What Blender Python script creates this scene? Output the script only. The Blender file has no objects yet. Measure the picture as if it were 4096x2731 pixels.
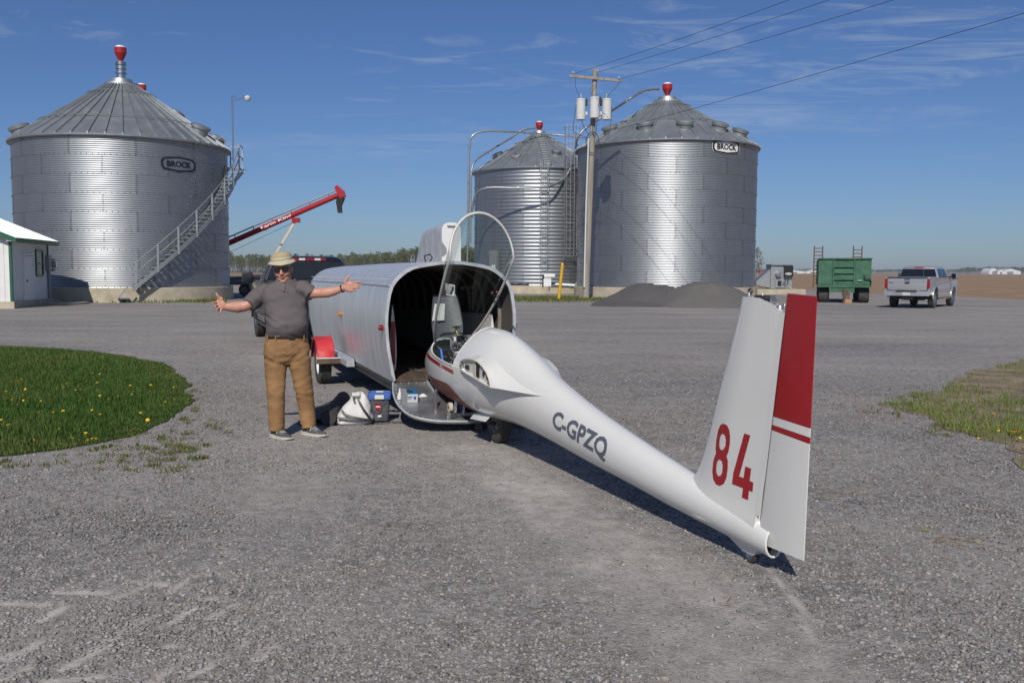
import bpy, bmesh, math, random
import numpy as np
from mathutils import Vector, Matrix, noise as mnoise
from mathutils.geometry import tessellate_polygon
random.seed(7); rng = np.random.default_rng(7)
scn = bpy.context.scene
COL = scn.collection
PI = math.pi

# ------------------------------------------------------------------ camera
F_PX, CAM_H = 3700.0, 1.63                     # focal length in pixels of the 4096 wide photograph, eye height
PITCH = math.atan((1365.5 - 1086.0) / F_PX); ROLL = math.radians(0.2)
_fwd = np.array([0, math.cos(PITCH), -math.sin(PITCH)]); _r0 = np.array([1., 0, 0]); _u0 = np.cross(_r0, _fwd)
_right = math.cos(ROLL) * _r0 + math.sin(ROLL) * _u0; _up = math.cos(ROLL) * _u0 - math.sin(ROLL) * _r0
cam_d = bpy.data.cameras.new('camera'); cam = bpy.data.objects.new('camera', cam_d); COL.objects.link(cam)
cam_d.sensor_width = 36.0; cam_d.lens = 36.0 * F_PX / 4096.0; cam_d.clip_start = 0.05; cam_d.clip_end = 20000
cam.matrix_world = Matrix(((_right[0], _up[0], -_fwd[0], 0), (_right[1], _up[1], -_fwd[1], 0), (_right[2], _up[2], -_fwd[2], CAM_H), (0, 0, 0, 1)))
scn.camera = cam
# ------------------------------------------------------------------ sun, sky, exposure
SUN_AZ, SUN_EL = math.radians(6.0), math.radians(40.0)      # sun behind the camera, a little to the left
sun_d = bpy.data.lights.new('sun', 'SUN'); sun = bpy.data.objects.new('sun', sun_d); COL.objects.link(sun)
sun_d.energy = 3.85; sun_d.angle = math.radians(0.53); sun_d.color = (1.0, 0.94, 0.845)
_sd = Vector((math.sin(SUN_AZ) * math.cos(SUN_EL), math.cos(SUN_AZ) * math.cos(SUN_EL), -math.sin(SUN_EL)))
sun.rotation_euler = _sd.to_track_quat('-Z', 'Y').to_euler(); sun.location = (-10, -40, 40)
world = bpy.data.worlds.new('World'); scn.world = world; world.use_nodes = True
def build_world():
    nt = world.node_tree; nt.nodes.clear(); N = nt.nodes.new; L = nt.links.new
    out = N('ShaderNodeOutputWorld'); bg = N('ShaderNodeBackground'); sky = N('ShaderNodeTexSky')
    sky.sky_type = 'NISHITA'; sky.sun_disc = False; sky.sun_elevation = SUN_EL
    sky.sun_rotation = PI + SUN_AZ; sky.altitude = 50; sky.air_density = 1.0; sky.dust_density = 0.38; sky.ozone_density = 3.0
    bg.inputs['Strength'].default_value = 0.061
    tc = N('ShaderNodeTexCoord'); sep = N('ShaderNodeSeparateXYZ'); L(tc.outputs['Generated'], sep.inputs[0])
    zc = N('ShaderNodeMath'); zc.operation = 'MAXIMUM'; zc.inputs[1].default_value = 0.03; L(sep.outputs['Z'], zc.inputs[0])
    dv = N('ShaderNodeVectorMath'); dv.operation = 'DIVIDE'; L(tc.outputs['Generated'], dv.inputs[0])
    cb = N('ShaderNodeCombineXYZ'); [L(zc.outputs[0], cb.inputs[i]) for i in range(3)]; L(cb.outputs[0], dv.inputs[1])
    mp = N('ShaderNodeMapping'); mp.inputs['Rotation'].default_value = (0, 0, math.radians(-30)); mp.inputs['Scale'].default_value = (0.55, 0.95, 0.0); mp.inputs['Location'].default_value = (2.9, 1.3, 0)
    L(dv.outputs[0], mp.inputs[0])
    n1 = N('ShaderNodeTexNoise'); n1.inputs['Scale'].default_value = 2.1; n1.inputs['Detail'].default_value = 8; n1.inputs['Roughness'].default_value = 0.66; n1.inputs['Distortion'].default_value = 1.6
    L(mp.outputs[0], n1.inputs['Vector'])
    n2 = N('ShaderNodeTexNoise'); n2.inputs['Scale'].default_value = 0.55; n2.inputs['Detail'].default_value = 2
    L(mp.outputs[0], n2.inputs['Vector'])
    mu = N('ShaderNodeMath'); mu.operation = 'MULTIPLY'; L(n1.outputs['Fac'], mu.inputs[0]); L(n2.outputs['Fac'], mu.inputs[1])
    rp = N('ShaderNodeMapRange'); rp.inputs['From Min'].default_value = 0.25; rp.inputs['From Max'].default_value = 0.44; rp.inputs['To Max'].default_value = 0.62
    L(mu.outputs[0], rp.inputs['Value'])
    fd = N('ShaderNodeMapRange'); fd.inputs['From Min'].default_value = 0.09; fd.inputs['From Max'].default_value = 0.26; L(sep.outputs['Z'], fd.inputs['Value'])
    m2 = N('ShaderNodeMath'); m2.operation = 'MULTIPLY'; L(rp.outputs[0], m2.inputs[0]); L(fd.outputs[0], m2.inputs[1])
    mix = N('ShaderNodeMix'); mix.data_type = 'RGBA'; L(m2.outputs[0], mix.inputs['Factor']); tn = N('ShaderNodeVectorMath'); tn.operation = 'MULTIPLY'; L(sky.outputs[0], tn.inputs[0]); tn.inputs[1].default_value = (0.61, 0.785, 1.14); L(tn.outputs[0], mix.inputs['A']); mix.inputs['B'].default_value = (8.5, 9.3, 10.2, 1)
    L(mix.outputs['Result'], bg.inputs[0]); L(bg.outputs[0], out.inputs[0])
build_world()
vs = scn.view_settings; vs.view_transform = 'Standard'; vs.look = 'None'; vs.exposure = 0.0; vs.gamma = 1.0; vs.use_curve_mapping = False
scn.cycles.max_bounces = 8; scn.cycles.transparent_max_bounces = 12; scn.cycles.caustics_reflective = False; scn.cycles.caustics_refractive = False

# ------------------------------------------------------------------ pixel (in a 2352 x 1568 view of the photograph) to place
_K = 4096.0 / 2352.0
def ray(x, y): return _fwd + _right * ((x * _K - 2048) / F_PX) - _up * ((y * _K - 1365.5) / F_PX)
def G(x, y, z=0.0):                                    # where the line of sight meets a level plane
    d = ray(x, y); t = (z - CAM_H) / d[2]; return Vector((d[0] * t, d[1] * t, z))
def AY(x, y, Y):                                       # where it reaches depth Y
    d = ray(x, y); t = Y / d[1]; return Vector((d[0] * t, Y, CAM_H + d[2] * t))

# ------------------------------------------------------------------ materials
MATS = {}
def srgb(r, g, b):
    f = lambda c: (c / 255 / 12.92) if c / 255 <= 0.04045 else ((c / 255 + 0.055) / 1.055) ** 2.4
    return (f(r), f(g), f(b))
def material(name, col, rough=0.6, metal=0.0, var=0.12, scale=6.0, bump=0.0, bscale=40.0, coat=0.0, spec=0.5, detail=4, col2=None, perobj=0.0, stretch=None, rvar=0.0, dist=0.002):
    m = bpy.data.materials.new(name); m.use_nodes = True; nt = m.node_tree; N = nt.nodes.new; L = nt.links.new
    b = nt.nodes['Principled BSDF']; b.inputs['Metallic'].default_value = metal; b.inputs['Roughness'].default_value = rough
    b.inputs['Specular IOR Level'].default_value = spec
    if coat: b.inputs['Coat Weight'].default_value = coat; b.inputs['Coat Roughness'].default_value = 0.08
    tc = N('ShaderNodeTexCoord'); vec = tc.outputs['Object']
    oi = N('ShaderNodeObjectInfo')
    ad = N('ShaderNodeVectorMath'); ad.operation = 'ADD'; L(vec, ad.inputs[0])
    sc_ = N('ShaderNodeMath'); sc_.operation = 'MULTIPLY'; sc_.inputs[1].default_value = 37.0; L(oi.outputs['Random'], sc_.inputs[0])
    L(sc_.outputs[0], ad.inputs[1]); vec = ad.outputs[0]
    if stretch:
        mp = N('ShaderNodeMapping'); mp.inputs['Scale'].default_value = stretch; L(vec, mp.inputs[0]); vec = mp.outputs[0]
    n = N('ShaderNodeTexNoise'); n.inputs['Scale'].default_value = scale; n.inputs['Detail'].default_value = detail; n.inputs['Roughness'].default_value = 0.6; L(vec, n.inputs['Vector'])
    mr = N('ShaderNodeMapRange'); mr.inputs['From Min'].default_value = 0.28; mr.inputs['From Max'].default_value = 0.72; L(n.outputs['Fac'], mr.inputs['Value'])
    mix = N('ShaderNodeMix'); mix.data_type = 'RGBA'; L(mr.outputs[0], mix.inputs['Factor'])
    c1 = tuple(c * (1 - var) for c in col); c2 = col2 if col2 else tuple(min(1, c * (1 + var)) for c in col)
    mix.inputs['A'].default_value = (*c1, 1); mix.inputs['B'].default_value = (*c2, 1)
    cout = mix.outputs['Result']
    if perobj:
        hv = N('ShaderNodeHueSaturation'); pr = N('ShaderNodeMapRange'); pr.inputs['To Min'].default_value = 1 - perobj; pr.inputs['To Max'].default_value = 1 + perobj
        L(oi.outputs['Random'], pr.inputs['Value']); L(pr.outputs[0], hv.inputs['Value']); L(cout, hv.inputs['Color']); cout = hv.outputs[0]
    L(cout, b.inputs['Base Color'])
    if rvar:
        rr = N('ShaderNodeMapRange'); rr.inputs['To Min'].default_value = max(0.02, rough - rvar); rr.inputs['To Max'].default_value = min(1, rough + rvar); L(n.outputs['Fac'], rr.inputs['Value']); L(rr.outputs[0], b.inputs['Roughness'])
    if bump:
        nb = N('ShaderNodeTexNoise'); nb.inputs['Scale'].default_value = bscale; nb.inputs['Detail'].default_value = 3; L(vec, nb.inputs['Vector'])
        bp = N('ShaderNodeBump'); bp.inputs['Strength'].default_value = bump; bp.inputs['Distance'].default_value = dist; L(nb.outputs['Fac'], bp.inputs['Height']); L(bp.outputs[0], b.inputs['Normal'])
    MATS[name] = m; return m
def glass(name, col, trans=0.75, rough=0.02, milky=None):
    m = bpy.data.materials.new(name); m.use_nodes = True; nt = m.node_tree; N = nt.nodes.new; L = nt.links.new
    nt.nodes.remove(nt.nodes['Principled BSDF']); out = nt.nodes['Material Output']
    tr = N('ShaderNodeBsdfTransparent'); tr.inputs[0].default_value = (*col, 1); gl = N('ShaderNodeBsdfGlossy'); gl.inputs['Roughness'].default_value = rough
    nz = N('ShaderNodeTexNoise'); nz.inputs['Scale'].default_value = 3.0
    fr = N('ShaderNodeFresnel'); fr.inputs['IOR'].default_value = 1.17
    ma = N('ShaderNodeMath'); ma.operation = 'MULTIPLY_ADD'; f3 = N('ShaderNodeMath'); f3.operation = 'MULTIPLY_ADD'; L(fr.outputs[0], f3.inputs[0]); f3.inputs[1].default_value = 0.30; f3.inputs[2].default_value = 0.035; L(nz.outputs['Fac'], ma.inputs[0]); ma.inputs[1].default_value = 0.03; L(f3.outputs[0], ma.inputs[2])
    mx = N('ShaderNodeMixShader'); L(ma.outputs[0], mx.inputs[0]); L(tr.outputs[0], mx.inputs[1]); L(gl.outputs[0], mx.inputs[2]); last = mx.outputs[0]
    if milky:
        df = N('ShaderNodeBsdfDiffuse'); df.inputs[0].default_value = (*milky, 1); m3 = N('ShaderNodeMixShader'); m3.inputs[0].default_value = 0.5; L(last, m3.inputs[1]); L(df.outputs[0], m3.inputs[2]); last = m3.outputs[0]
    L(last, out.inputs[0])
    MATS[name] = m; return m

material('galv', (0.355, 0.375, 0.395), 0.43, 0.88, 0.045, 1.6, 0.0, perobj=0.010, rvar=0.03, stretch=(1, 1, 0.4))
material('galv_roof', (0.40, 0.43, 0.44), 0.50, 0.8, 0.12, 1.2, 0.0, perobj=0.06, rvar=0.08)
material('galv_trim', (0.36, 0.38, 0.39), 0.5, 0.75, 0.15, 5.0)
material('steel', (0.52, 0.52, 0.52), 0.32, 1.0, 0.2, 8.0)
material('chrome', (0.75, 0.75, 0.75), 0.12, 1.0, 0.05, 3.0)
material('dark_metal', (0.06, 0.06, 0.062), 0.5, 0.4, 0.3, 12.0)
material('concrete', srgb(178, 168, 148), 0.9, 0, 0.22, 1.8, 0.5, 30, detail=8)
material('red', (0.36, 0.012, 0.018), 0.35, 0, 0.10, 4.0, coat=0.3)
material('red_dull', (0.30, 0.03, 0.025), 0.5, 0, 0.25, 6.0, col2=(0.42, 0.045, 0.035))
material('red_fender', (0.52, 0.035, 0.04), 0.55, 0, 0.22, 5.0, bump=0.2)
material('black_rubber', (0.022, 0.022, 0.023), 0.8, 0, 0.3, 20, 0.3, 60)
material('tyre', (0.045, 0.043, 0.041), 0.85, 0, 0.35, 14, 0.3, 80, col2=(0.085, 0.08, 0.072))
material('black', (0.012, 0.012, 0.013), 0.45, 0, 0.2, 8)
material('white_print', (0.72, 0.72, 0.70), 0.5, 0, 0.08, 5)
material('grey_print', (0.10, 0.115, 0.14), 0.45, 0, 0.1, 8)
material('gelcoat', (0.72, 0.715, 0.68), 0.22, 0, 0.025, 1.5, coat=0.5, rvar=0.05)
material('cream_edge', (0.55, 0.50, 0.38), 0.4, 0, 0.15, 9)
material('glider_red', (0.34, 0.008, 0.014), 0.28, 0, 0.06, 3, coat=0.4)
material('belly_red', (0.22, 0.035, 0.022), 0.45, 0, 0.35, 9, col2=(0.30, 0.06, 0.035))
material('alu', (0.69, 0.72, 0.745), 0.42, 0.62, 0.15, 2.6, 0.15, 1.0, rvar=0.10, stretch=(3.5, 3.5, 0.6), dist=0.02)
material('alu_white', (0.52, 0.54, 0.56), 0.5, 0.3, 0.22, 7.0, 0.1, 8)
material('alu_dark', (0.38, 0.39, 0.40), 0.42, 0.8, 0.30, 5.0, rvar=0.12)
material('white_paint', (0.74, 0.745, 0.74), 0.45, 0, 0.04, 4)
material('white_siding', (0.70, 0.70, 0.68), 0.5, 0, 0.05, 3)
material('green_trim', (0.012, 0.11, 0.06), 0.45, 0, 0.15, 4)
material('wagon_green', (0.035, 0.12, 0.065), 0.6, 0, 0.3, 2.2, col2=(0.055, 0.17, 0.095), rvar=0.1)
material('rust', (0.12, 0.07, 0.045), 0.8, 0.1, 0.4, 9, col2=(0.17, 0.12, 0.08))
material('wood_pole', (0.26, 0.235, 0.195), 0.9, 0, 0.25, 7, 0.6, 30, stretch=(1, 1, 0.08), col2=(0.36, 0.33, 0.28))
material('timber', (0.40, 0.24, 0.13), 0.8, 0, 0.25, 9, stretch=(1, 6, 6))
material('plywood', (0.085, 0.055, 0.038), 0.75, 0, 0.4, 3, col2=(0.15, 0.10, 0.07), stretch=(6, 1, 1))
material('trafo', (0.60, 0.61, 0.60), 0.4, 0, 0.05, 3)
material('porcelain', (0.45, 0.45, 0.45), 0.3, 0, 0.1, 5)
material('yellow', (0.62, 0.36, 0.015), 0.5, 0, 0.12, 5)
material('yellow_plastic', (0.70, 0.33, 0.01), 0.35, 0, 0.06, 5)
material('blue_plastic', (0.012, 0.10, 0.42), 0.35, 0, 0.06, 5)
material('brass', (0.42, 0.30, 0.11), 0.35, 0.9, 0.15, 9)
material('silver_paint', (0.50, 0.51, 0.53), 0.3, 0.55, 0.02, 2, coat=0.7)
material('black_paint', (0.012, 0.013, 0.014), 0.25, 0.0, 0.1, 2, coat=0.8)
material('dark_glass', (0.012, 0.014, 0.016), 0.06, 0.0, 0.1, 2, spec=0.6)
material('window_glass', (0.05, 0.07, 0.09), 0.05, 0.0, 0.2, 1, spec=0.8)
material('lamp_red', (0.26, 0.007, 0.010), 0.15, 0, 0.1, 9, coat=0.6)
material('lamp_amber', (0.50, 0.20, 0.02), 0.2, 0, 0.1, 9, coat=0.5)
material('lens_white', (0.7, 0.7, 0.7), 0.15, 0, 0.1, 9, coat=0.5)
material('skin', (0.50, 0.235, 0.165), 0.5, 0, 0.10, 18, 0.15, 90, col2=(0.58, 0.30, 0.22))
material('lips', (0.42, 0.14, 0.11), 0.45, 0, 0.1, 20)
material('shirt', (0.125, 0.109, 0.111), 0.85, 0, 0.07, 7, 0.12, 260, spec=0.2)
material('trousers', (0.27, 0.150, 0.068), 0.9, 0, 0.20, 5, 0.2, 200, col2=(0.35, 0.205, 0.098), spec=0.2)
material('hat', (0.40, 0.335, 0.215), 0.95, 0, 0.12, 14, 0.2, 200, spec=0.15)
material('hat_band', (0.46, 0.415, 0.30), 0.95, 0, 0.06, 14, 0.2, 200, spec=0.15)
material('belt', (0.02, 0.012, 0.009), 0.5, 0, 0.2, 9)
material('shoe_grey', (0.085, 0.085, 0.088), 0.75, 0, 0.2, 30, 0.3, 200)
material('shoe_sole', (0.55, 0.53, 0.47), 0.7, 0, 0.12, 15)
material('lace', (0.62, 0.60, 0.56), 0.8, 0, 0.1, 20)
material('canvas', (0.62, 0.62, 0.60), 0.75, 0, 0.06, 8, 0.25, 25, dist=0.01)
material('mat_roll', (0.045, 0.043, 0.042), 0.95, 0, 0.3, 40, 0.5, 150)
material('tub_lid', (0.07, 0.14, 0.42), 0.35, 0, 0.06, 8)
material('tub_latch', (0.62, 0.66, 0.55), 0.4, 0, 0.06, 8)
material('card_white', (0.66, 0.68, 0.70), 0.6, 0, 0.05, 8)
material('card_blue', (0.012, 0.11, 0.24), 0.5, 0, 0.08, 8)
material('duct_tape', (0.33, 0.34, 0.35), 0.45, 0.3, 0.1, 8)
material('cloth_white', (0.70, 0.69, 0.66), 0.9, 0, 0.05, 12, 0.3, 60)
material('panel_grey', (0.23, 0.235, 0.24), 0.5, 0.2, 0.15, 60)
material('seat_grey', (0.11, 0.118, 0.12), 0.45, 0.1, 0.35, 70)
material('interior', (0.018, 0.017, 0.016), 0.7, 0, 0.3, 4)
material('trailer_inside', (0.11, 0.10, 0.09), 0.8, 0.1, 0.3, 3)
material('rib', (0.24, 0.21, 0.17), 0.7, 0, 0.2, 5)
material('paper', (0.60, 0.60, 0.58), 0.8, 0, 0.04, 10)
material('grey_box', (0.24, 0.26, 0.27), 0.5, 0.3, 0.08, 5)
material('cream_strut', (0.55, 0.51, 0.40), 0.55, 0, 0.12, 5)
material('cable', (0.025, 0.025, 0.027), 0.6, 0, 0.1, 5)
material('mirror', (0.6, 0.62, 0.64), 0.05, 1.0, 0.02, 2)
material('far_wall', (0.62, 0.63, 0.64), 0.7, 0, 0.05, 2)
glass('canopy_glass', (0.82, 0.88, 0.87)); glass('tub_plastic', (0.62, 0.66, 0.72), rough=0.25, milky=(0.14, 0.155, 0.18))

# ------------------------------------------------------------------ mesh building
class B:
    def __init__(s): s.v = []; s.f = []
    def add(s, vs, fs):
        o = len(s.v); s.v += [tuple(v) for v in vs]; s.f += [tuple(i + o for i in f) for f in fs]; return s
    def box(s, c, size, M=None):
        x, y, z = (q / 2 for q in size); vs = [Vector((sx * x, sy * y, sz * z)) for sx in (-1, 1) for sy in (-1, 1) for sz in (-1, 1)]
        c = Vector(c); vs = [(M @ v if M else v) + c for v in vs]
        return s.add(vs, [(0, 1, 3, 2), (4, 6, 7, 5), (0, 4, 5, 1), (2, 3, 7, 6), (0, 2, 6, 4), (1, 5, 7, 3)])
    def bar(s, p0, p1, w, h, up=(0, 0, 1)):            # rectangular bar between two points
        p0, p1 = Vector(p0), Vector(p1); d = (p1 - p0); l = d.length; d.normalize(); a = d.cross(Vector(up))
        if a.length < 1e-4: a = d.cross(Vector((1, 0, 0)))
        a.normalize(); b = a.cross(d); M = Matrix((a, d, b)).transposed()
        return s.box((p0 + p1) / 2, (w, l, h), M)
    def tube(s, pts, r, n=8, caps=True, closed=False, squash=None):
        pts = [Vector(p) for p in pts]; m = len(pts); rs = r if isinstance(r, (list, tuple)) else [r] * m; rings = []; ref = None
        for i, p in enumerate(pts):
            a = pts[(i - 1) % m] if (i > 0 or closed) else p; b = pts[(i + 1) % m] if (i < m - 1 or closed) else p
            d = (b - a).normalized()
            if ref is None:
                ref = Vector((0, 0, 1)) if abs(d.z) < 0.9 else Vector((1, 0, 0))
            u = (ref - d * ref.dot(d))
            if u.length < 1e-5: u = d.orthogonal()
            u.normalize(); ref = u; w = d.cross(u); k = squash if squash else 1.0
            rings.append([p + (u * math.cos(t) * k + w * math.sin(t)) * rs[i] for t in (2 * PI * j / n for j in range(n))])
        return s.loft(rings, caps=caps and not closed, wrap=closed)
    def loft(s, rings, caps=True, wrap=False, closed=True):
        n = len(rings[0]); o = len(s.v); m = len(rings)
        for r in rings: s.v += [tuple(p) for p in r]
        for i in range(m if wrap else m - 1):
            i2 = (i + 1) % m
            for j in range(n if closed else n - 1):
                j2 = (j + 1) % n; s.f.append((o + i * n + j, o + i * n + j2, o + i2 * n + j2, o + i2 * n + j))
        if caps and not wrap:
            s.f.append(tuple(o + j for j in reversed(range(n)))); s.f.append(tuple(o + (m - 1) * n + j for j in range(n)))
        return s
    def lathe(s, prof, n=20, c=(0, 0, 0), axis='Z', caps=False):
        rings = []
        for r, h in prof:
            ring = []
            for j in range(n):
                t = 2 * PI * j / n; a, b = r * math.cos(t), r * math.sin(t)
                p = {'Z': (a, b, h), 'X': (h, a, b), 'Y': (a, h, b)}[axis]; ring.append((p[0] + c[0], p[1] + c[1], p[2] + c[2]))
            rings.append(ring)
        return s.loft(rings, caps=caps)
    def prism(s, poly, t, M=None, holes=()):           # 2D outline (x, z) extruded along y by t, then M
        loops = [list(poly)] + [list(h) for h in holes]; flat = [p for l in loops for p in l]; n = len(flat)
        tris = tessellate_polygon([[Vector((p[0], p[1], 0)) for p in l] for l in loops])
        vs = [Vector((p[0], 0, p[1])) for p in flat] + [Vector((p[0], t, p[1])) for p in flat]; fs = []
        for a in tris: fs += [tuple(a), tuple(i + n for i in reversed(a))]
        o = 0
        for l in loops:
            k = len(l)
            for i in range(k): j = (i + 1) % k; fs.append((o + i, o + j, o + j + n, o + i + n))
            o += k
        if M: vs = [M @ v for v in vs]
        return s.add(vs, fs)
    def sphere(s, c, r, nu=12, nv=8, M=None):
        rx, ry, rz = r if isinstance(r, (tuple, list)) else (r, r, r); rings = []
        for i in range(nv + 1):
            a = -PI / 2 + PI * i / nv; rr = max(math.cos(a), 0.02); 
            rings.append([(Vector((rx * rr * math.cos(2 * PI * j / nu), ry * rr * math.sin(2 * PI * j / nu), rz * math.sin(a)))) for j in range(nu)])
        c = Vector(c); rings = [[(M @ p if M else p) + c for p in r_] for r_ in rings]
        return s.loft(rings)
    def xf(s, M): s.v = [tuple(M @ Vector(v)) for v in s.v]; return s
    def mesh(s, name, mat, smooth=30, bevel=0, fixn=True):
        me = bpy.data.meshes.new(name); me.from_pydata(s.v, [], s.f)
        if fixn or bevel:
            bm = bmesh.new(); bm.from_mesh(me)
            if bevel:
                bm.normal_update(); es = [e for e in bm.edges if len(e.link_faces) == 2 and e.calc_face_angle(0) > 0.6]
                bmesh.ops.bevel(bm, geom=es, offset=bevel, segments=2, affect='EDGES', profile=0.6, clamp_overlap=True)
            if fixn: bmesh.ops.recalc_face_normals(bm, faces=bm.faces)
            bm.to_mesh(me); bm.free()
        me.materials.append(MATS[mat] if isinstance(mat, str) else mat)
        if smooth: me.shade_smooth(); me.set_sharp_from_angle(angle=math.radians(smooth))
        return me
    def build(s, name, mat, parent=None, smooth=30, bevel=0, fixn=True, loc=None, rot=None):
        return link(name, s.mesh(name, mat, smooth, bevel, fixn), parent, loc, rot)
def link(name, me, parent=None, loc=None, rot=None):
    o = bpy.data.objects.new(name, me); COL.objects.link(o)
    if parent: o.parent = parent
    if loc is not None: o.location = loc
    if rot is not None: o.rotation_euler = rot
    return o
def tag(o, label=None, cat=None, group=None, kind=None):
    if label: o['label'] = label
    if cat: o['category'] = cat
    if group: o['group'] = group
    if kind: o['kind'] = kind
    return o
def thing(name, label, cat, loc=(0, 0, 0), rz=0.0, group=None):
    o = bpy.data.objects.new(name, None); COL.objects.link(o); o.location = loc; o.rotation_euler = (0, 0, rz); o.empty_display_size = 0.2
    return tag(o, label, cat, group)
def copy_tree(o, parent=None):
    c = o.copy(); COL.objects.link(c); c.parent = parent
    for ch in list(o.children): copy_tree(ch, c)
    return c
def text_mesh(txt, height, width=None, bold=0.0, shear=0.0, seg=3):   # flat lettering as (verts, tris): x right, y up
    cu = bpy.data.curves.new('t', 'FONT'); cu.body = txt; cu.size = 1.0; cu.offset = bold; cu.shear = shear; cu.resolution_u = seg; cu.fill_mode = 'FRONT'
    ob = bpy.data.objects.new('t', cu); COL.objects.link(ob); dg = bpy.context.evaluated_depsgraph_get(); me = bpy.data.meshes.new_from_object(ob.evaluated_get(dg))
    bm = bmesh.new(); bm.from_mesh(me); bmesh.ops.triangulate(bm, faces=bm.faces); bm.verts.ensure_lookup_table()
    for _ in range(2):
        es = [e for e in bm.edges if e.calc_length() > 0.22]
        if es: bmesh.ops.subdivide_edges(bm, edges=es, cuts=1); bmesh.ops.triangulate(bm, faces=bm.faces)
    bm.verts.index_update(); v = np.array([x.co[:2] for x in bm.verts]); f = [tuple(x.index for x in fc.verts) for fc in bm.faces]; bm.free()
    bpy.data.objects.remove(ob); bpy.data.curves.remove(cu); bpy.data.meshes.remove(me)
    mn, mx = v.min(0), v.max(0); v = (v - mn); k = height / (mx[1] - mn[1]); kx = (width / (mx[0] - mn[0])) if width else k
    v[:, 0] = v[:, 0] * kx - (mx[0] - mn[0]) * kx / 2; v[:, 1] = v[:, 1] * k - height / 2
    return v, f
def smoothstep(a, b, x): t = min(1, max(0, (x - a) / (b - a))); return t * t * (3 - 2 * t)
def interp(tab, x, k):                                  # smooth (monotone-ish) interpolation in a station table
    xs = [r[0] for r in tab]
    if x <= xs[0]: return tab[0][k]
    if x >= xs[-1]: return tab[-1][k]
    i = max(j for j in range(len(xs) - 1) if xs[j] <= x); h = xs[i + 1] - xs[i]; t = (x - xs[i]) / h
    def sl(j):
        if j <= 0: return (tab[1][k] - tab[0][k]) / (xs[1] - xs[0])
        if j >= len(xs) - 1: return (tab[-1][k] - tab[-2][k]) / (xs[-1] - xs[-2])
        return (tab[j + 1][k] - tab[j - 1][k]) / (xs[j + 1] - xs[j - 1])
    m0, m1 = sl(i) * h, sl(i + 1) * h; y0, y1 = tab[i][k], tab[i + 1][k]
    return (2*t**3 - 3*t*t + 1) * y0 + (t**3 - 2*t*t + t) * m0 + (-2*t**3 + 3*t*t) * y1 + (t**3 - t*t) * m1
def RZ(a): return Matrix.Rotation(a, 4, 'Z')
def T(x, y=None, z=None): return Matrix.Translation(x if y is None else (x, y, z))
# ================================================================== the ground
def seg_dist(px, py, a, b):
    ax, ay = a; bx, by = b; dx, dy = bx - ax, by - ay; t = np.clip(((px - ax) * dx + (py - ay) * dy) / (dx * dx + dy * dy + 1e-9), 0, 1)
    return np.hypot(px - ax - t * dx, py - ay - t * dy)
def fbm(x, y, sc, seed=0.0, oct=3):
    out = np.zeros(x.shape); a = 1.0; tot = 0
    for o in range(oct):
        s = sc * 2 ** o
        out += a * np.array([mnoise.noise((float(p) * s + seed, float(q) * s - seed, seed)) for p, q in zip(x.ravel(), y.ravel())]).reshape(x.shape); tot += a; a *= 0.5
    return out / tot
def g2(x, y): p = G(x, y); return (p.x, p.y)
TRACKS = [([(1080, 1035), (1250, 1150), (1500, 1340), (1830, 1640)], 0.42, 0.95), ([(960, 1050), (1150, 1180), (1330, 1330)], 0.30, 0.5),
          ([(1690, 1250), (1800, 1340), (1850, 1420), (1900, 1560)], 0.035, 1.0), ([(700, 790), (1000, 1010), (1100, 1060)], 0.5, 0.5), ([(430, 760), (640, 830), (700, 1040), (640, 1180)], 0.3, 0.45)]
c6 = lambda x, y: (x / 1.3067 / 1.7415, (1900 + y / 1.3067) / 1.7415)
STROKES = [((0, 670), (230, 680)), ((290, 610), (550, 615)), ((660, 550), (860, 570)), ((0, 960), (150, 900)), ((200, 870), (60, 960)), ((330, 1010), (540, 900)), ((560, 860), (760, 750)), ((830, 800), (1010, 690)),
           ((880, 610), (1010, 530)), ((800, 1075), (1000, 940)), ((1000, 1050), (1280, 870)), ((600, 640), (760, 580)), ((1330, 960), (1450, 890)), ((1030, 640), (1250, 650)), ((160, 820), (370, 810)), ((200, 760), (330, 690)),
           ((0, 1060), (130, 1010)), ((230, 1080), (520, 1050)), ((870, 890), (1130, 900)), ((1100, 740), (1250, 660)), ((1320, 700), (1420, 640))]
def packed_at(x, y):
    x = np.asarray(x, float); y = np.asarray(y, float); v = np.zeros(x.shape); TN = fbm(x, y, 0.9, 21.0, 3); TF = fbm(x, y, 5.0, 31.0, 2)
    for pts, w, s in TRACKS:
        q = [g2(*p) for p in pts]; d = np.min([seg_dist(x, y, q[i], q[i + 1]) for i in range(len(q) - 1)], axis=0)
        v = np.maximum(v, s * np.clip(1.5 - d / w, 0, 1) * np.clip(0.95 + 0.8 * TN, 0.25, 1.15))
    c = g2(330, 1400); v = np.maximum(v, 0.30 * np.clip(1.4 - np.hypot((x - c[0]) / 1.3, (y - c[1]) / 0.9), 0, 1))
    for a, b in STROKES:
        d = seg_dist(x, y, g2(*c6(*a)), g2(*c6(*b))); v = np.maximum(v, np.clip(1.5 - d / 0.036, 0, 1) * np.clip(1.05 + 0.9 * TF + 0.5 * TN, 0.2, 1.3))
    return v
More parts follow.
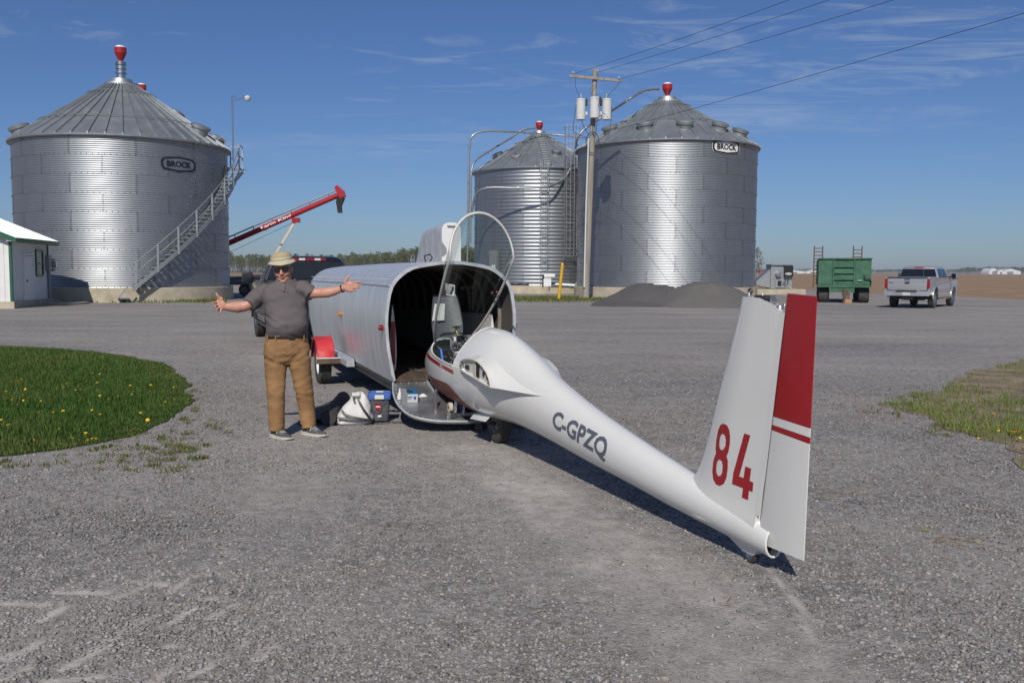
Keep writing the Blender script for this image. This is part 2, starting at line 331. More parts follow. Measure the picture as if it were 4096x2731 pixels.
def build_ground():
    # ploughed field to the horizon
    f = B(); R = 3600
    xs = [-R, -1500, -600, -200, -60, 0, 30, 60, 120, 300, 900, 1800, R]; ys = [-300, -60, 30, 60, 90, 130, 200, 320, 520, 900, 1800, 2600, R]
    for y in ys:
        for x in xs: f.v.append((x, y, -0.03 if y < 95 and x < 25 else -0.004 + 0))
    n = len(xs)
    for j in range(len(ys) - 1):
        for i in range(n - 1): f.f.append((j * n + i, j * n + i + 1, (j + 1) * n + i + 1, (j + 1) * n + i))
    m = bpy.data.materials.new('field_soil'); m.use_nodes = True; nt = m.node_tree; N = nt.nodes.new; L = nt.links.new; b = nt.nodes['Principled BSDF']; b.inputs['Roughness'].default_value = 1; b.inputs['Specular IOR Level'].default_value = 0.1
    tc = N('ShaderNodeTexCoord'); n1 = N('ShaderNodeTexNoise'); n1.inputs['Scale'].default_value = 0.9; n1.inputs['Detail'].default_value = 9; n1.inputs['Roughness'].default_value = 0.7
    mp = N('ShaderNodeMapping'); mp.inputs['Scale'].default_value = (0.35, 1, 1); L(tc.outputs['Object'], mp.inputs[0]); L(mp.outputs[0], n1.inputs['Vector'])
    cr = N('ShaderNodeValToRGB'); L(n1.outputs['Fac'], cr.inputs[0]); e = cr.color_ramp.elements; e[0].position = 0.3; e[0].color = (0.17, 0.115, 0.075, 1); e[1].position = 0.72; e[1].color = (0.40, 0.285, 0.19, 1)
    L(cr.outputs[0], b.inputs['Base Color']); bp = N('ShaderNodeBump'); bp.inputs['Strength'].default_value = 0.8; bp.inputs['Distance'].default_value = 0.15; L(n1.outputs['Fac'], bp.inputs['Height']); L(bp.outputs[0], b.inputs['Normal'])
    o = f.build('field', m, smooth=0, fixn=False); tag(o, kind='structure')
    # gravel yard: fine grid near the camera inside a wide sheet
    xs = np.concatenate([np.linspace(-14, -5, 30)[:-1], np.linspace(-5, -2.6, 41)[:-1], np.linspace(-2.6, 0.1, 130)[:-1], np.linspace(0.1, 5.2, 86)[:-1], np.linspace(5.2, 14, 30)])
    ys = np.concatenate([np.linspace(-4, 2.6, 14)[:-1], np.linspace(2.6, 3.0, 8)[:-1], np.linspace(3.0, 4.8, 90)[:-1], np.linspace(4.8, 9.6, 82)[:-1], np.linspace(9.6, 22, 60)])
    X, Y = np.meshgrid(xs, ys); fade = np.clip((14 - np.abs(X)) / 2, 0, 1) * np.clip((22 - Y) / 4, 0, 1) * np.clip((Y + 4) / 3, 0, 1)
    P = packed_at(X, Y) * fade; nz = fbm(X, Y, 1.1, 3.0, 3); Zg = 0.008 * fade * nz - 0.006 * np.clip(P, 0, 1) * fade
    P = np.clip(P + 0.22 * nz * fade, 0, 1.4)
    nx, ny = len(xs), len(ys); V = np.stack([X.ravel(), Y.ravel(), Zg.ravel()], 1); idx = np.arange(nx * ny).reshape(ny, nx)
    Fq = np.stack([idx[:-1, :-1].ravel(), idx[:-1, 1:].ravel(), idx[1:, 1:].ravel(), idx[1:, :-1].ravel()], 1).tolist()
    outer = [(-160, -40), (60, -40), (62, 15), (46, 36)] + [g2(x / 1.7415, y / 1.7415) for x, y in ((4300, 1207), (4095, 1199), (3950, 1191), (3815, 1186), (3640, 1181), (3459, 1174), (3300, 1164), (3174, 1157))] + [(8, 98), (-30, 104), (-160, 110)]
    inner = [(-14, -4), (-14, 22), (14, 22), (14, -4)]; loops = [outer, inner]; flat = outer + inner
    tri = tessellate_polygon([[Vector((*p, 0)) for p in l] for l in loops]); base = len(V); V = V.tolist() + [(*p, 0.0) for p in flat]
    Fq += [tuple(i + base for i in (t if ((Vector(flat[t[1]]) - Vector(flat[t[0]])).cross(Vector(flat[t[2]]) - Vector(flat[t[0]])) > 0) else t[::-1])) for t in tri]
    me = bpy.data.meshes.new('gravel_yard'); me.from_pydata(V, [], Fq); me.shade_smooth()
    at = me.attributes.new('packed', 'FLOAT', 'POINT'); at.data.foreach_set('value', np.concatenate([P.ravel(), np.full(len(flat), 0.15)]).astype(np.float32))
    m = bpy.data.materials.new('gravel'); m.use_nodes = True; nt = m.node_tree; N = nt.nodes.new; L = nt.links.new; b = nt.nodes['Principled BSDF']; b.inputs['Roughness'].default_value = 0.9; b.inputs['Specular IOR Level'].default_value = 0.25
    tc = N('ShaderNodeTexCoord'); vo = N('ShaderNodeTexVoronoi'); vo.inputs['Scale'].default_value = 48; L(tc.outputs['Object'], vo.inputs['Vector'])
    vb = N('ShaderNodeTexVoronoi'); vb.inputs['Scale'].default_value = 17; L(tc.outputs['Object'], vb.inputs['Vector'])
    sepc = N('ShaderNodeSeparateColor'); L(vo.outputs['Color'], sepc.inputs[0]); sepb = N('ShaderNodeSeparateColor'); L(vb.outputs['Color'], sepb.inputs[0])
    av = N('ShaderNodeMath'); av.operation = 'MULTIPLY_ADD'; L(sepb.outputs[0], av.inputs[0]); av.inputs[1].default_value = 0.35
    a2 = N('ShaderNodeMath'); a2.operation = 'MULTIPLY'; a2.inputs[1].default_value = 0.65; L(sepc.outputs[0], a2.inputs[0]); L(a2.outputs[0], av.inputs[2])
    cr = N('ShaderNodeValToRGB'); L(av.outputs[0], cr.inputs[0]); e = cr.color_ramp.elements; e[0].position = 0.1; e[0].color = (0.105, 0.100, 0.098, 1); e[1].position = 0.9; e[1].color = (0.345, 0.330, 0.322, 1)
    big = N('ShaderNodeTexNoise'); big.inputs['Scale'].default_value = 0.35; big.inputs['Detail'].default_value = 6; big.inputs['Roughness'].default_value = 0.65
    mpb = N('ShaderNodeMapping'); mpb.inputs['Scale'].default_value = (0.45, 1.0, 1); mpb.inputs['Rotation'].default_value = (0, 0, 0.35); L(tc.outputs['Object'], mpb.inputs[0]); L(mpb.outputs[0], big.inputs['Vector'])
    fine = N('ShaderNodeTexNoise'); fine.inputs['Scale'].default_value = 60; fine.inputs['Detail'].default_value = 4; L(tc.outputs['Object'], fine.inputs['Vector'])
    dc = N('ShaderNodeValToRGB'); L(fine.outputs['Fac'], dc.inputs[0]); e = dc.color_ramp.elements; e[0].position = 0.3; e[0].color = (0.235, 0.218, 0.20, 1); e[1].position = 0.7; e[1].color = (0.39, 0.362, 0.335, 1)
    atn = N('ShaderNodeAttribute'); atn.attribute_name = 'packed'
    s1 = N('ShaderNodeMapRange'); s1.inputs['From Min'].default_value = 0.38; s1.inputs['From Max'].default_value = 0.64; s1.inputs['To Max'].default_value = 0.95; L(big.outputs['Fac'], s1.inputs['Value'])
    s2 = N('ShaderNodeMath'); s2.operation = 'ADD'; s2.use_clamp = True; L(atn.outputs['Fac'], s2.inputs[0]); L(s1.outputs[0], s2.inputs[1])
    s3 = N('ShaderNodeMath'); s3.operation = 'MULTIPLY'; s3.inputs[1].default_value = 0.85; L(s2.outputs[0], s3.inputs[0])
    mx0 = N('ShaderNodeMix'); mx0.data_type = 'RGBA'; L(s3.outputs[0], mx0.inputs['Factor']); L(cr.outputs[0], mx0.inputs['A']); L(dc.outputs[0], mx0.inputs['B'])
    s4 = N('ShaderNodeMapRange'); s4.inputs['From Min'].default_value = 0.62; s4.inputs['From Max'].default_value = 1.15; s4.inputs['To Max'].default_value = 0.85; L(atn.outputs['Fac'], s4.inputs['Value'])
    mx = N('ShaderNodeMix'); mx.data_type = 'RGBA'; L(s4.outputs[0], mx.inputs['Factor']); L(mx0.outputs['Result'], mx.inputs['A']); mx.inputs['B'].default_value = (0.47, 0.44, 0.405, 1)
    # brown soil stains
    st = N('ShaderNodeTexNoise'); st.inputs['Scale'].default_value = 0.8; st.inputs['Detail'].default_value = 7; L(mpb.outputs[0], st.inputs['Vector'])
    sm = N('ShaderNodeMapRange'); sm.inputs['From Min'].default_value = 0.60; sm.inputs['From Max'].default_value = 0.78; sm.inputs['To Max'].default_value = 0.55; L(st.outputs['Fac'], sm.inputs['Value'])
    mx2 = N('ShaderNodeMix'); mx2.data_type = 'RGBA'; L(sm.outputs[0], mx2.inputs['Factor']); L(mx.outputs['Result'], mx2.inputs['A']); mx2.inputs['B'].default_value = (0.235, 0.19, 0.15, 1)
    lg = N('ShaderNodeTexNoise'); lg.inputs['Scale'].default_value = 0.16; lg.inputs['Detail'].default_value = 5; lg.inputs['Roughness'].default_value = 0.7; L(mpb.outputs[0], lg.inputs['Vector'])
    lv = N('ShaderNodeMapRange'); lv.inputs['From Min'].default_value = 0.3; lv.inputs['From Max'].default_value = 0.7; lv.inputs['To Min'].default_value = 0.78; lv.inputs['To Max'].default_value = 1.16; L(lg.outputs['Fac'], lv.inputs['Value'])
    gr = N('ShaderNodeTexNoise'); gr.inputs['Scale'].default_value = 7.0; gr.inputs['Detail'].default_value = 9; gr.inputs['Roughness'].default_value = 0.78; L(tc.outputs['Object'], gr.inputs['Vector'])
    gm = N('ShaderNodeMapRange'); gm.inputs['From Min'].default_value = 0.3; gm.inputs['From Max'].default_value = 0.7; gm.inputs['To Min'].default_value = 0.66; gm.inputs['To Max'].default_value = 1.32; L(gr.outputs['Fac'], gm.inputs['Value'])
    gv = N('ShaderNodeMath'); gv.operation = 'MULTIPLY'; L(lv.outputs[0], gv.inputs[0]); L(gm.outputs[0], gv.inputs[1])
    vs_ = N('ShaderNodeVectorMath'); vs_.operation = 'SCALE'; L(mx2.outputs['Result'], vs_.inputs[0]); L(gv.outputs[0], vs_.inputs['Scale']); L(vs_.outputs[0], b.inputs['Base Color'])
    bp = N('ShaderNodeBump'); bp.inputs['Strength'].default_value = 0.55; bp.inputs['Distance'].default_value = 0.012; bp.invert = True
    bs = N('ShaderNodeMapRange'); bs.inputs['To Min'].default_value = 0.6; bs.inputs['To Max'].default_value = 0.28; L(s2.outputs[0], bs.inputs['Value']); L(bs.outputs[0], bp.inputs['Strength'])
    L(vo.outputs['Distance'], bp.inputs['Height']); bp2 = N('ShaderNodeBump'); bp2.inputs['Strength'].default_value = 0.14; bp2.inputs['Distance'].default_value = 0.012; L(fine.outputs['Fac'], bp2.inputs['Height']); L(bp.outputs[0], bp2.inputs['Normal']); L(bp2.outputs[0], b.inputs['Normal'])
    me.materials.append(m); MATS['gravel'] = m
    o = link('gravel_yard', me); tag(o, kind='structure')
build_ground()

def bulk_mesh(name, V, Fc, mat, cols=None, attr='tint'):
    me = bpy.data.meshes.new(name); k = Fc.shape[1]
    me.vertices.add(len(V)); me.vertices.foreach_set('co', V.astype(np.float32).ravel()); me.loops.add(Fc.size); me.loops.foreach_set('vertex_index', Fc.astype(np.int32).ravel())
    me.polygons.add(len(Fc)); me.polygons.foreach_set('loop_start', np.arange(0, Fc.size, k, dtype=np.int32)); me.update(calc_edges=True)
    if cols is not None:
        a = me.attributes.new(attr, 'FLOAT_COLOR', 'POINT'); c = np.concatenate([cols, np.ones((len(cols), 1))], 1); a.data.foreach_set('color', c.astype(np.float32).ravel())
    me.materials.append(mat); return link(name, me)
def tint_material(name, rough=0.9, trans=0.0, spec=0.2):
    m = bpy.data.materials.new(name); m.use_nodes = True; nt = m.node_tree; b = nt.nodes['Principled BSDF']; b.inputs['Roughness'].default_value = rough; b.inputs['Specular IOR Level'].default_value = spec
    a = nt.nodes.new('ShaderNodeAttribute'); a.attribute_name = 'tint'
    n = nt.nodes.new('ShaderNodeTexNoise'); n.inputs['Scale'].default_value = 35; tc = nt.nodes.new('ShaderNodeTexCoord'); nt.links.new(tc.outputs['Object'], n.inputs['Vector'])
    mr = nt.nodes.new('ShaderNodeMapRange'); mr.inputs['To Min'].default_value = 0.75; mr.inputs['To Max'].default_value = 1.25; nt.links.new(n.outputs['Fac'], mr.inputs['Value'])
    mx = nt.nodes.new('ShaderNodeVectorMath'); mx.operation = 'SCALE'; nt.links.new(a.outputs['Color'], mx.inputs[0]); nt.links.new(mr.outputs[0], mx.inputs['Scale']); nt.links.new(mx.outputs[0], b.inputs['Base Color'])
    if trans:
        t = nt.nodes.new('ShaderNodeBsdfTranslucent'); nt.links.new(mx.outputs[0], t.inputs[0]); ms = nt.nodes.new('ShaderNodeMixShader'); ms.inputs[0].default_value = trans
        nt.links.new(b.outputs[0], ms.inputs[1]); nt.links.new(t.outputs[0], ms.inputs[2]); nt.links.new(ms.outputs[0], nt.nodes['Material Output'].inputs[0])
    MATS[name] = m; return m
tint_material('stone', 0.85); tint_material('leaf', 0.6, 0.3); tint_material('straw', 0.8)

def in_poly(px, py, poly):
    ins = np.zeros(px.shape, bool); n = len(poly)
    for i in range(n):
        x0, y0 = poly[i]; x1, y1 = poly[(i + 1) % n]; c = ((y0 > py) != (y1 > py)) & (px < (x1 - x0) * (py - y0) / (y1 - y0 + 1e-12) + x0); ins ^= c
    return ins
LAWN_L = [g2(x, y) for x, y in ((-330, 1085), (-150, 1072), (0, 1052), (90, 1040), (170, 1028), (240, 1016), (310, 1003), (370, 975), (408, 945), (432, 918), (436, 893), (428, 868), (405, 850), (370, 834), (300, 819), (230, 809), (130, 800), (0, 796), (-200, 792), (-700, 786))]
LAWN_R = [g2(x, y) for x, y in ((2046, 930), (2090, 918), (2120, 905), (2170, 890), (2215, 868), (2265, 848), (2310, 835), (2380, 818), (2560, 790), (2900, 800), (2900, 1180), (2600, 1140), (2440, 1090), (2352, 1060), (2300, 1030), (2262, 1008), (2215, 990), (2160, 972), (2105, 955), (2060, 938))]
def rough_poly(poly, amp, step):
    out = []; n = len(poly)
    for i in range(n):
        a, b = Vector(poly[i]), Vector(poly[(i + 1) % n]); k = max(1, min(60, int((b - a).length / step))); nr = Vector((-(b - a).y, (b - a).x)).normalized()
        for j in range(k): p = a.lerp(b, j / k); out.append(tuple(p + nr * amp * (mnoise.noise((p.x * 1.1, p.y * 1.1, 2.0)) + 0.7 * mnoise.noise((p.x * 3.7, p.y * 3.7, 5.0)))))
    return out
LAWN_L, LAWN_R = rough_poly(LAWN_L, 0.13, 0.12), rough_poly(LAWN_R, 0.30, 0.12)
def stones():
    n = 250000; y = 2.9 + (15.5 - 2.9) * rng.random(n) ** 1.9; half = y * (2048 / F_PX) + 1.2; x = (rng.random(n) * 2 - 1) * half
    pk = packed_at(x, y); nz = fbm(x, y, 0.55, 9.0, 2); dens = np.clip(0.60 + 0.6 * nz - 0.62 * pk, 0.07, 1) * np.clip(1.5 - y / 16, 0.2, 1)
    lawn = in_poly(x, y, LAWN_L) | in_poly(x, y, LAWN_R); keep = (rng.random(n) < dens) & ~lawn; x, y, pk = x[keep], y[keep], pk[keep]; n = len(x)
    size = 0.0042 + 0.0062 * rng.random(n) ** 1.6; big = rng.random(n) < 0.035; size[big] *= 1.6; size *= (0.85 + 0.05 * np.clip(y, 3, 12)) * (1 - 0.25 * np.clip(pk, 0, 1))
    t = (1 + 5 ** 0.5) / 2; ico = np.array([(-1, t, 0), (1, t, 0), (-1, -t, 0), (1, -t, 0), (0, -1, t), (0, 1, t), (0, -1, -t), (0, 1, -t), (t, 0, -1), (t, 0, 1), (-t, 0, -1), (-t, 0, 1)], float); ico /= np.linalg.norm(ico[0])
    icf = np.array([(0, 11, 5), (0, 5, 1), (0, 1, 7), (0, 7, 10), (0, 10, 11), (1, 5, 9), (5, 11, 4), (11, 10, 2), (10, 7, 6), (7, 1, 8), (3, 9, 4), (3, 4, 2), (3, 2, 6), (3, 6, 8), (3, 8, 9), (4, 9, 5), (2, 4, 11), (6, 2, 10), (8, 6, 7), (9, 8, 1)])
    octa = np.array([(1, 0, 0), (0, 1, 0), (-1, 0, 0), (0, -1, 0), (0, 0, 1), (0, 0, -1)], float); ocf = np.array([(0, 1, 4), (1, 2, 4), (2, 3, 4), (3, 0, 4), (1, 0, 5), (2, 1, 5), (3, 2, 5), (0, 3, 5)])
    near = (y < 5.2)
    Vs, Fs, Cs, off = [], [], [], 0
    for sel, base, fc in ((near, ico, icf), (~near, octa, ocf)):
        k = sel.sum(); nv = len(base); P = base[None] * (0.72 + 0.5 * rng.random((k, nv, 1))) + 0.16 * rng.standard_normal((k, nv, 3))
        sc = size[sel][:, None, None] * np.stack([0.8 + 0.7 * rng.random(k), 0.8 + 0.5 * rng.random(k), 0.55 + 0.3 * rng.random(k)], 1)[:, None]; P = P * sc
        a = rng.random(k) * 2 * PI; ca, sa = np.cos(a)[:, None], np.sin(a)[:, None]; P[..., 0], P[..., 1] = P[..., 0] * ca - P[..., 1] * sa, P[..., 0] * sa + P[..., 1] * ca
        P[..., 0] += x[sel][:, None]; P[..., 1] += y[sel][:, None]; P[..., 2] += (size[sel] * (0.28 - 0.34 * np.clip(pk[sel], 0, 1)) - 0.001)[:, None]
        Vs.append(P.reshape(-1, 3)); Fs.append((fc[None] + (np.arange(k) * nv)[:, None, None] + off).reshape(-1, 3)); off += k * nv
        g = 0.13 + 0.21 * rng.random(k) ** 1.3 + 0.07 * np.clip(pk[sel], 0, 1); w = rng.random(k); c = np.stack([g * (0.99 + 0.10 * w), g * (0.985 + 0.02 * w), g * (1.00 - 0.12 * w)], 1); Cs.append(np.repeat(c, nv, 0))
    o = bulk_mesh('gravel_stones', np.concatenate(Vs), np.concatenate(Fs), MATS['stone'], np.concatenate(Cs)); tag(o, 'loose grey crushed stone lying on the gravel yard', 'gravel', kind='stuff')
stones()
def blades(name, x, y, h, w, cols, label, cat, lean=0.5, z0=0.0):
    n = len(x); a = rng.random(n) * 2 * PI; dx, dy = np.cos(a), np.sin(a); le = h * lean * rng.random(n); b = rng.random(n) * 2 * PI; lx, ly = np.cos(b) * le, np.sin(b) * le
    V = np.zeros((n, 5, 3)); hw = w / 2
    V[:, 0] = np.stack([x - dx * hw, y - dy * hw, np.full(n, z0)], 1); V[:, 1] = np.stack([x + dx * hw, y + dy * hw, np.full(n, z0)], 1)
    V[:, 2] = np.stack([x + dx * hw * .8 + lx * .35, y + dy * hw * .8 + ly * .35, z0 + h * .6], 1); V[:, 3] = np.stack([x - dx * hw * .8 + lx * .35, y - dy * hw * .8 + ly * .35, z0 + h * .6], 1)
    V[:, 4] = np.stack([x + lx, y + ly, z0 + h], 1)
    f = np.array([(0, 1, 2), (0, 2, 3), (3, 2, 4)]); Fc = (f[None] + (np.arange(n) * 5)[:, None, None]).reshape(-1, 3)
    o = bulk_mesh(name, V.reshape(-1, 3), Fc, MATS['leaf'], np.repeat(cols, 5, 0)); tag(o, label, cat, kind='stuff'); return o
def lawn_sheet(name, poly, col, col2, mname):
    material(mname, col, 1.0, 0, 0.3, 2.5, 0.8, 40, col2=col2, spec=0.1, dist=0.02)
    tri = tessellate_polygon([[Vector((*p, 0)) for p in poly]]); b = B(); b.v = [(*p, 0.006) for p in poly]; b.f = [tuple(t) for t in tri]; o = b.build(name, mname, smooth=0); tag(o, kind='structure'); return o
def grass_cols(n, nz, green=(0.062, 0.135, 0.024), dry=(0.16, 0.19, 0.055)):
    t = np.clip(0.35 + 0.6 * nz + 0.25 * rng.standard_normal(n), 0, 1)[:, None]; c = (np.array(green) * (1 - t) + np.array(dry) * t) * (0.75 + 0.5 * rng.random((n, 1))); d = rng.random(n) < 0.018; c[d] = np.array((0.22, 0.20, 0.10)); return c
def lawns():
    lawn_sheet('lawn', LAWN_L, (0.030, 0.055, 0.012), (0.05, 0.075, 0.02), 'lawn_soil')
    lawn_sheet('grass_verge', LAWN_R, (0.19, 0.15, 0.105), (0.33, 0.265, 0.19), 'verge_soil')
    P = np.array(LAWN_L); n = 330000; x = P[:, 0].min() + np.ptp(P[:, 0]) * rng.random(n); y = P[:, 1].min() + np.ptp(P[:, 1]) * rng.random(n)
    x = np.maximum(x, -y * 0.66 - 0.8); k = in_poly(x, y, LAWN_L) & (x > -y * 0.62 - 0.6) & (rng.random(n) < np.clip(11 / y, 0.35, 1)); x, y = x[k], y[k]; n = len(x); nz = fbm(x, y, 0.9, 5, 2)
    edge = np.min([seg_dist(x, y, LAWN_L[i], LAWN_L[(i + 1) % len(LAWN_L)]) for i in range(0, len(LAWN_L), 3) if LAWN_L[i][0] > -12], axis=0); e = np.clip(edge / 0.7, 0, 1)
    h = (0.04 + 0.05 * rng.random(n)) * (0.45 + 0.55 * e) * (1 + 0.35 * nz); big_ = fbm(x, y, 0.28, 44, 2); c = grass_cols(n, nz * 0.8 + 1.0 * big_ + 0.95 * (1 - e) - 0.30)
    blades('lawn_grass', x, y, h, 0.006 + 0.005 * rng.random(n), c, 'short green lawn grass dotted with dandelions', 'grass', 0.7)
    P = np.array(LAWN_R); n = 230000; x = P[:, 0].min() + np.ptp(P[:, 0]) * rng.random(n); y = P[:, 1].min() + np.ptp(P[:, 1]) * rng.random(n)
    k = in_poly(x, y, LAWN_R) & (x < y * 0.62 + 0.6); x, y = x[k], y[k]; nz = fbm(x, y, 0.55, 15, 3)
    bare = g2(2352, 870); d = np.hypot((x - bare[0]) / 2.2, (y - bare[1]) / 3.0); far = np.clip(1.25 - d, 0, 1)
    k = rng.random(len(x)) < np.clip(0.62 + 1.9 * nz - 1.2 * far, 0.06, 1); x, y, nz = x[k], y[k], nz[k]; n = len(x)
    blades('verge_grass', x, y, (0.03 + 0.05 * rng.random(n)) * (1 + 0.5 * nz), 0.006 + 0.005 * rng.random(n), grass_cols(n, nz + 0.2, (0.11, 0.20, 0.032), (0.25, 0.27, 0.085)), 'patchy green grass on the bare brown verge', 'grass', 0.9)
    # sparse weeds creeping out over the gravel
    xs, ys = [], []
    for (cx, cy, rx, ry, k) in ((350, 1010, 130, 25, 30), (420, 1040, 70, 18, 26), (330, 1072, 110, 14, 16), (470, 985, 60, 20, 12), (250, 1045, 120, 15, 14), (440, 930, 25, 40, 16), (120, 1068, 130, 8, 12), (2030, 945, 40, 14, 10), (2180, 990, 60, 14, 14), (2075, 915, 40, 18, 14)):
        for _ in range(k):
            q = G(cx + rx * random.uniform(-1, 1), cy + ry * random.uniform(-1, 1)); m = random.randint(6, 26); s = random.uniform(0.015, 0.05)
            xs += [q.x + random.gauss(0, s) for _ in range(m)]; ys += [q.y + random.gauss(0, s) for _ in range(m)]
    for (x0, x1, yv, m) in ((130, 520, 692, 2600), (1180, 1420, 690, 1500), (1180, 1330, 686, 900)):
        for _ in range(m): q = G(random.uniform(x0, x1), yv + random.gauss(0, 1.6)); xs.append(q.x); ys.append(q.y)
    x, y = np.array(xs), np.array(ys); n = len(x); far = y > 25
    blades('weed_tufts', x, y, np.where(far, 0.10, 0.018) + np.where(far, 0.08, 0.03) * rng.random(n), np.where(far, 0.05, 0.006) + 0.004 * rng.random(n), grass_cols(n, np.full(n, 0.35), (0.09, 0.15, 0.03), (0.20, 0.19, 0.06)), 'sparse weeds creeping over the gravel', 'weeds', 1.0)
    # straw and dead stalks on the gravel
    xs = []
    for (cx, cy, rx, ry, k) in ((1910, 1128, 50, 6, 9), (1960, 1140, 60, 8, 14), (2185, 1245, 60, 10, 30), (2110, 1220, 10, 3, 8), (1990, 945, 25, 8, 30), (1655, 1388, 18, 5, 4), (1740, 1348, 8, 2, 2), (330, 1130, 300, 60, 14), (300, 1300, 300, 120, 8), (1200, 1400, 200, 120, 5), (2250, 1265, 90, 30, 10)):
        for _ in range(k): xs.append((G(cx + rx * random.uniform(-1, 1), cy + ry * random.uniform(-1, 1)), random.uniform(0.02, 0.09)))
    b = B(); cols = []
    for q, l in xs:
        a = random.gauss(0.2, 0.7); d = Vector((math.cos(a), math.sin(a), 0)) * l; n0 = len(b.v); b.tube([q + Vector((0, 0, 0.010)), q + d * 0.5 + Vector((0, 0, 0.014)), q + d + Vector((0, 0, 0.009))], 0.0018, 3); cols += [random.choice(((0.30, 0.24, 0.14), (0.16, 0.11, 0.06), (0.20, 0.13, 0.07)))] * (len(b.v) - n0)
    me = b.mesh('straw', 'straw', 0); a = me.attributes.new('tint', 'FLOAT_COLOR', 'POINT'); a.data.foreach_set('color', np.array([(*c, 1) for c in cols], np.float32).ravel())
    o = link('straw', me); tag(o, 'dry straw and dead stalks scattered on the gravel', 'straw', kind='stuff')
    # dandelions
    fl = B(); fl.lathe([(0.002, 0.0), (0.012, 0.004), (0.021, 0.010), (0.019, 0.014), (0.008, 0.016), (0.001, 0.0155)], 12); st = B(); st.tube([(0, 0, -0.10), (0.004, 0, -0.05), (0, 0, 0.002)], 0.0022, 5)
    material('dandelion', (0.72, 0.42, 0.004), 0.7, 0, 0.15, 60); material('stem', (0.10, 0.17, 0.04), 0.6, 0, 0.1, 9)
    fm = fl.mesh('flower_head', 'dandelion', 40); sm = st.mesh('stem', 'stem', 40)
    z4 = lambda x, y: (x / 1.68 / 1.7415, (1300 + y / 1.68) / 1.7415); z5 = lambda x, y: ((3200 + x / 2.24) / 1.7415, (1300 + y / 2.24) / 1.7415)
    spots = [z4(*p) for p in ((145, 370), (172, 434), (417, 222), (122, 382), (72, 380), (390, 338), (418, 416), (430, 424), (452, 398), (508, 440), (544, 434), (624, 324), (672, 332), (654, 390), (40, 448), (155, 467), (84, 508), (158, 508), (122, 538), (278, 513), (672, 478), (734, 499), (794, 482), (886, 468), (876, 408), (1012, 406), (1170, 420), (1108, 518), (1175, 500), (618, 574), (674, 603), (260, 592), (360, 590), (426, 580), (8, 640), (58, 676), (398, 702), (576, 729), (490, 764), (592, 776), (618, 768), (646, 768), (228, 776), (944, 594), (992, 640))]
    spr = [z5(*p) for p in ((1730, 798), (1780, 948), (1895, 962), (1925, 964), (1955, 962), (1970, 1015), (1600, 1020))]
    for i, p in enumerate(spots + spr):
        lawnside = i < len(spots); z = random.uniform(0.05, 0.085) if lawnside else 0.045; q = G(*p, z); o = thing('dandelion', 'yellow dandelion in bloom on the left lawn' if lawnside else 'yellow dandelion in bloom on the patchy right verge', 'flower', q, random.uniform(0, 6), 'dandelions in the lawn' if lawnside else 'dandelions in the verge')
        s = random.uniform(0.6, 1.05); h = link('flower_head', fm, o); h.scale = (s, s, s); h.rotation_euler = (random.gauss(0.35, 0.25), random.gauss(0, 0.25), 0); link('stem', sm, o)
lawns()
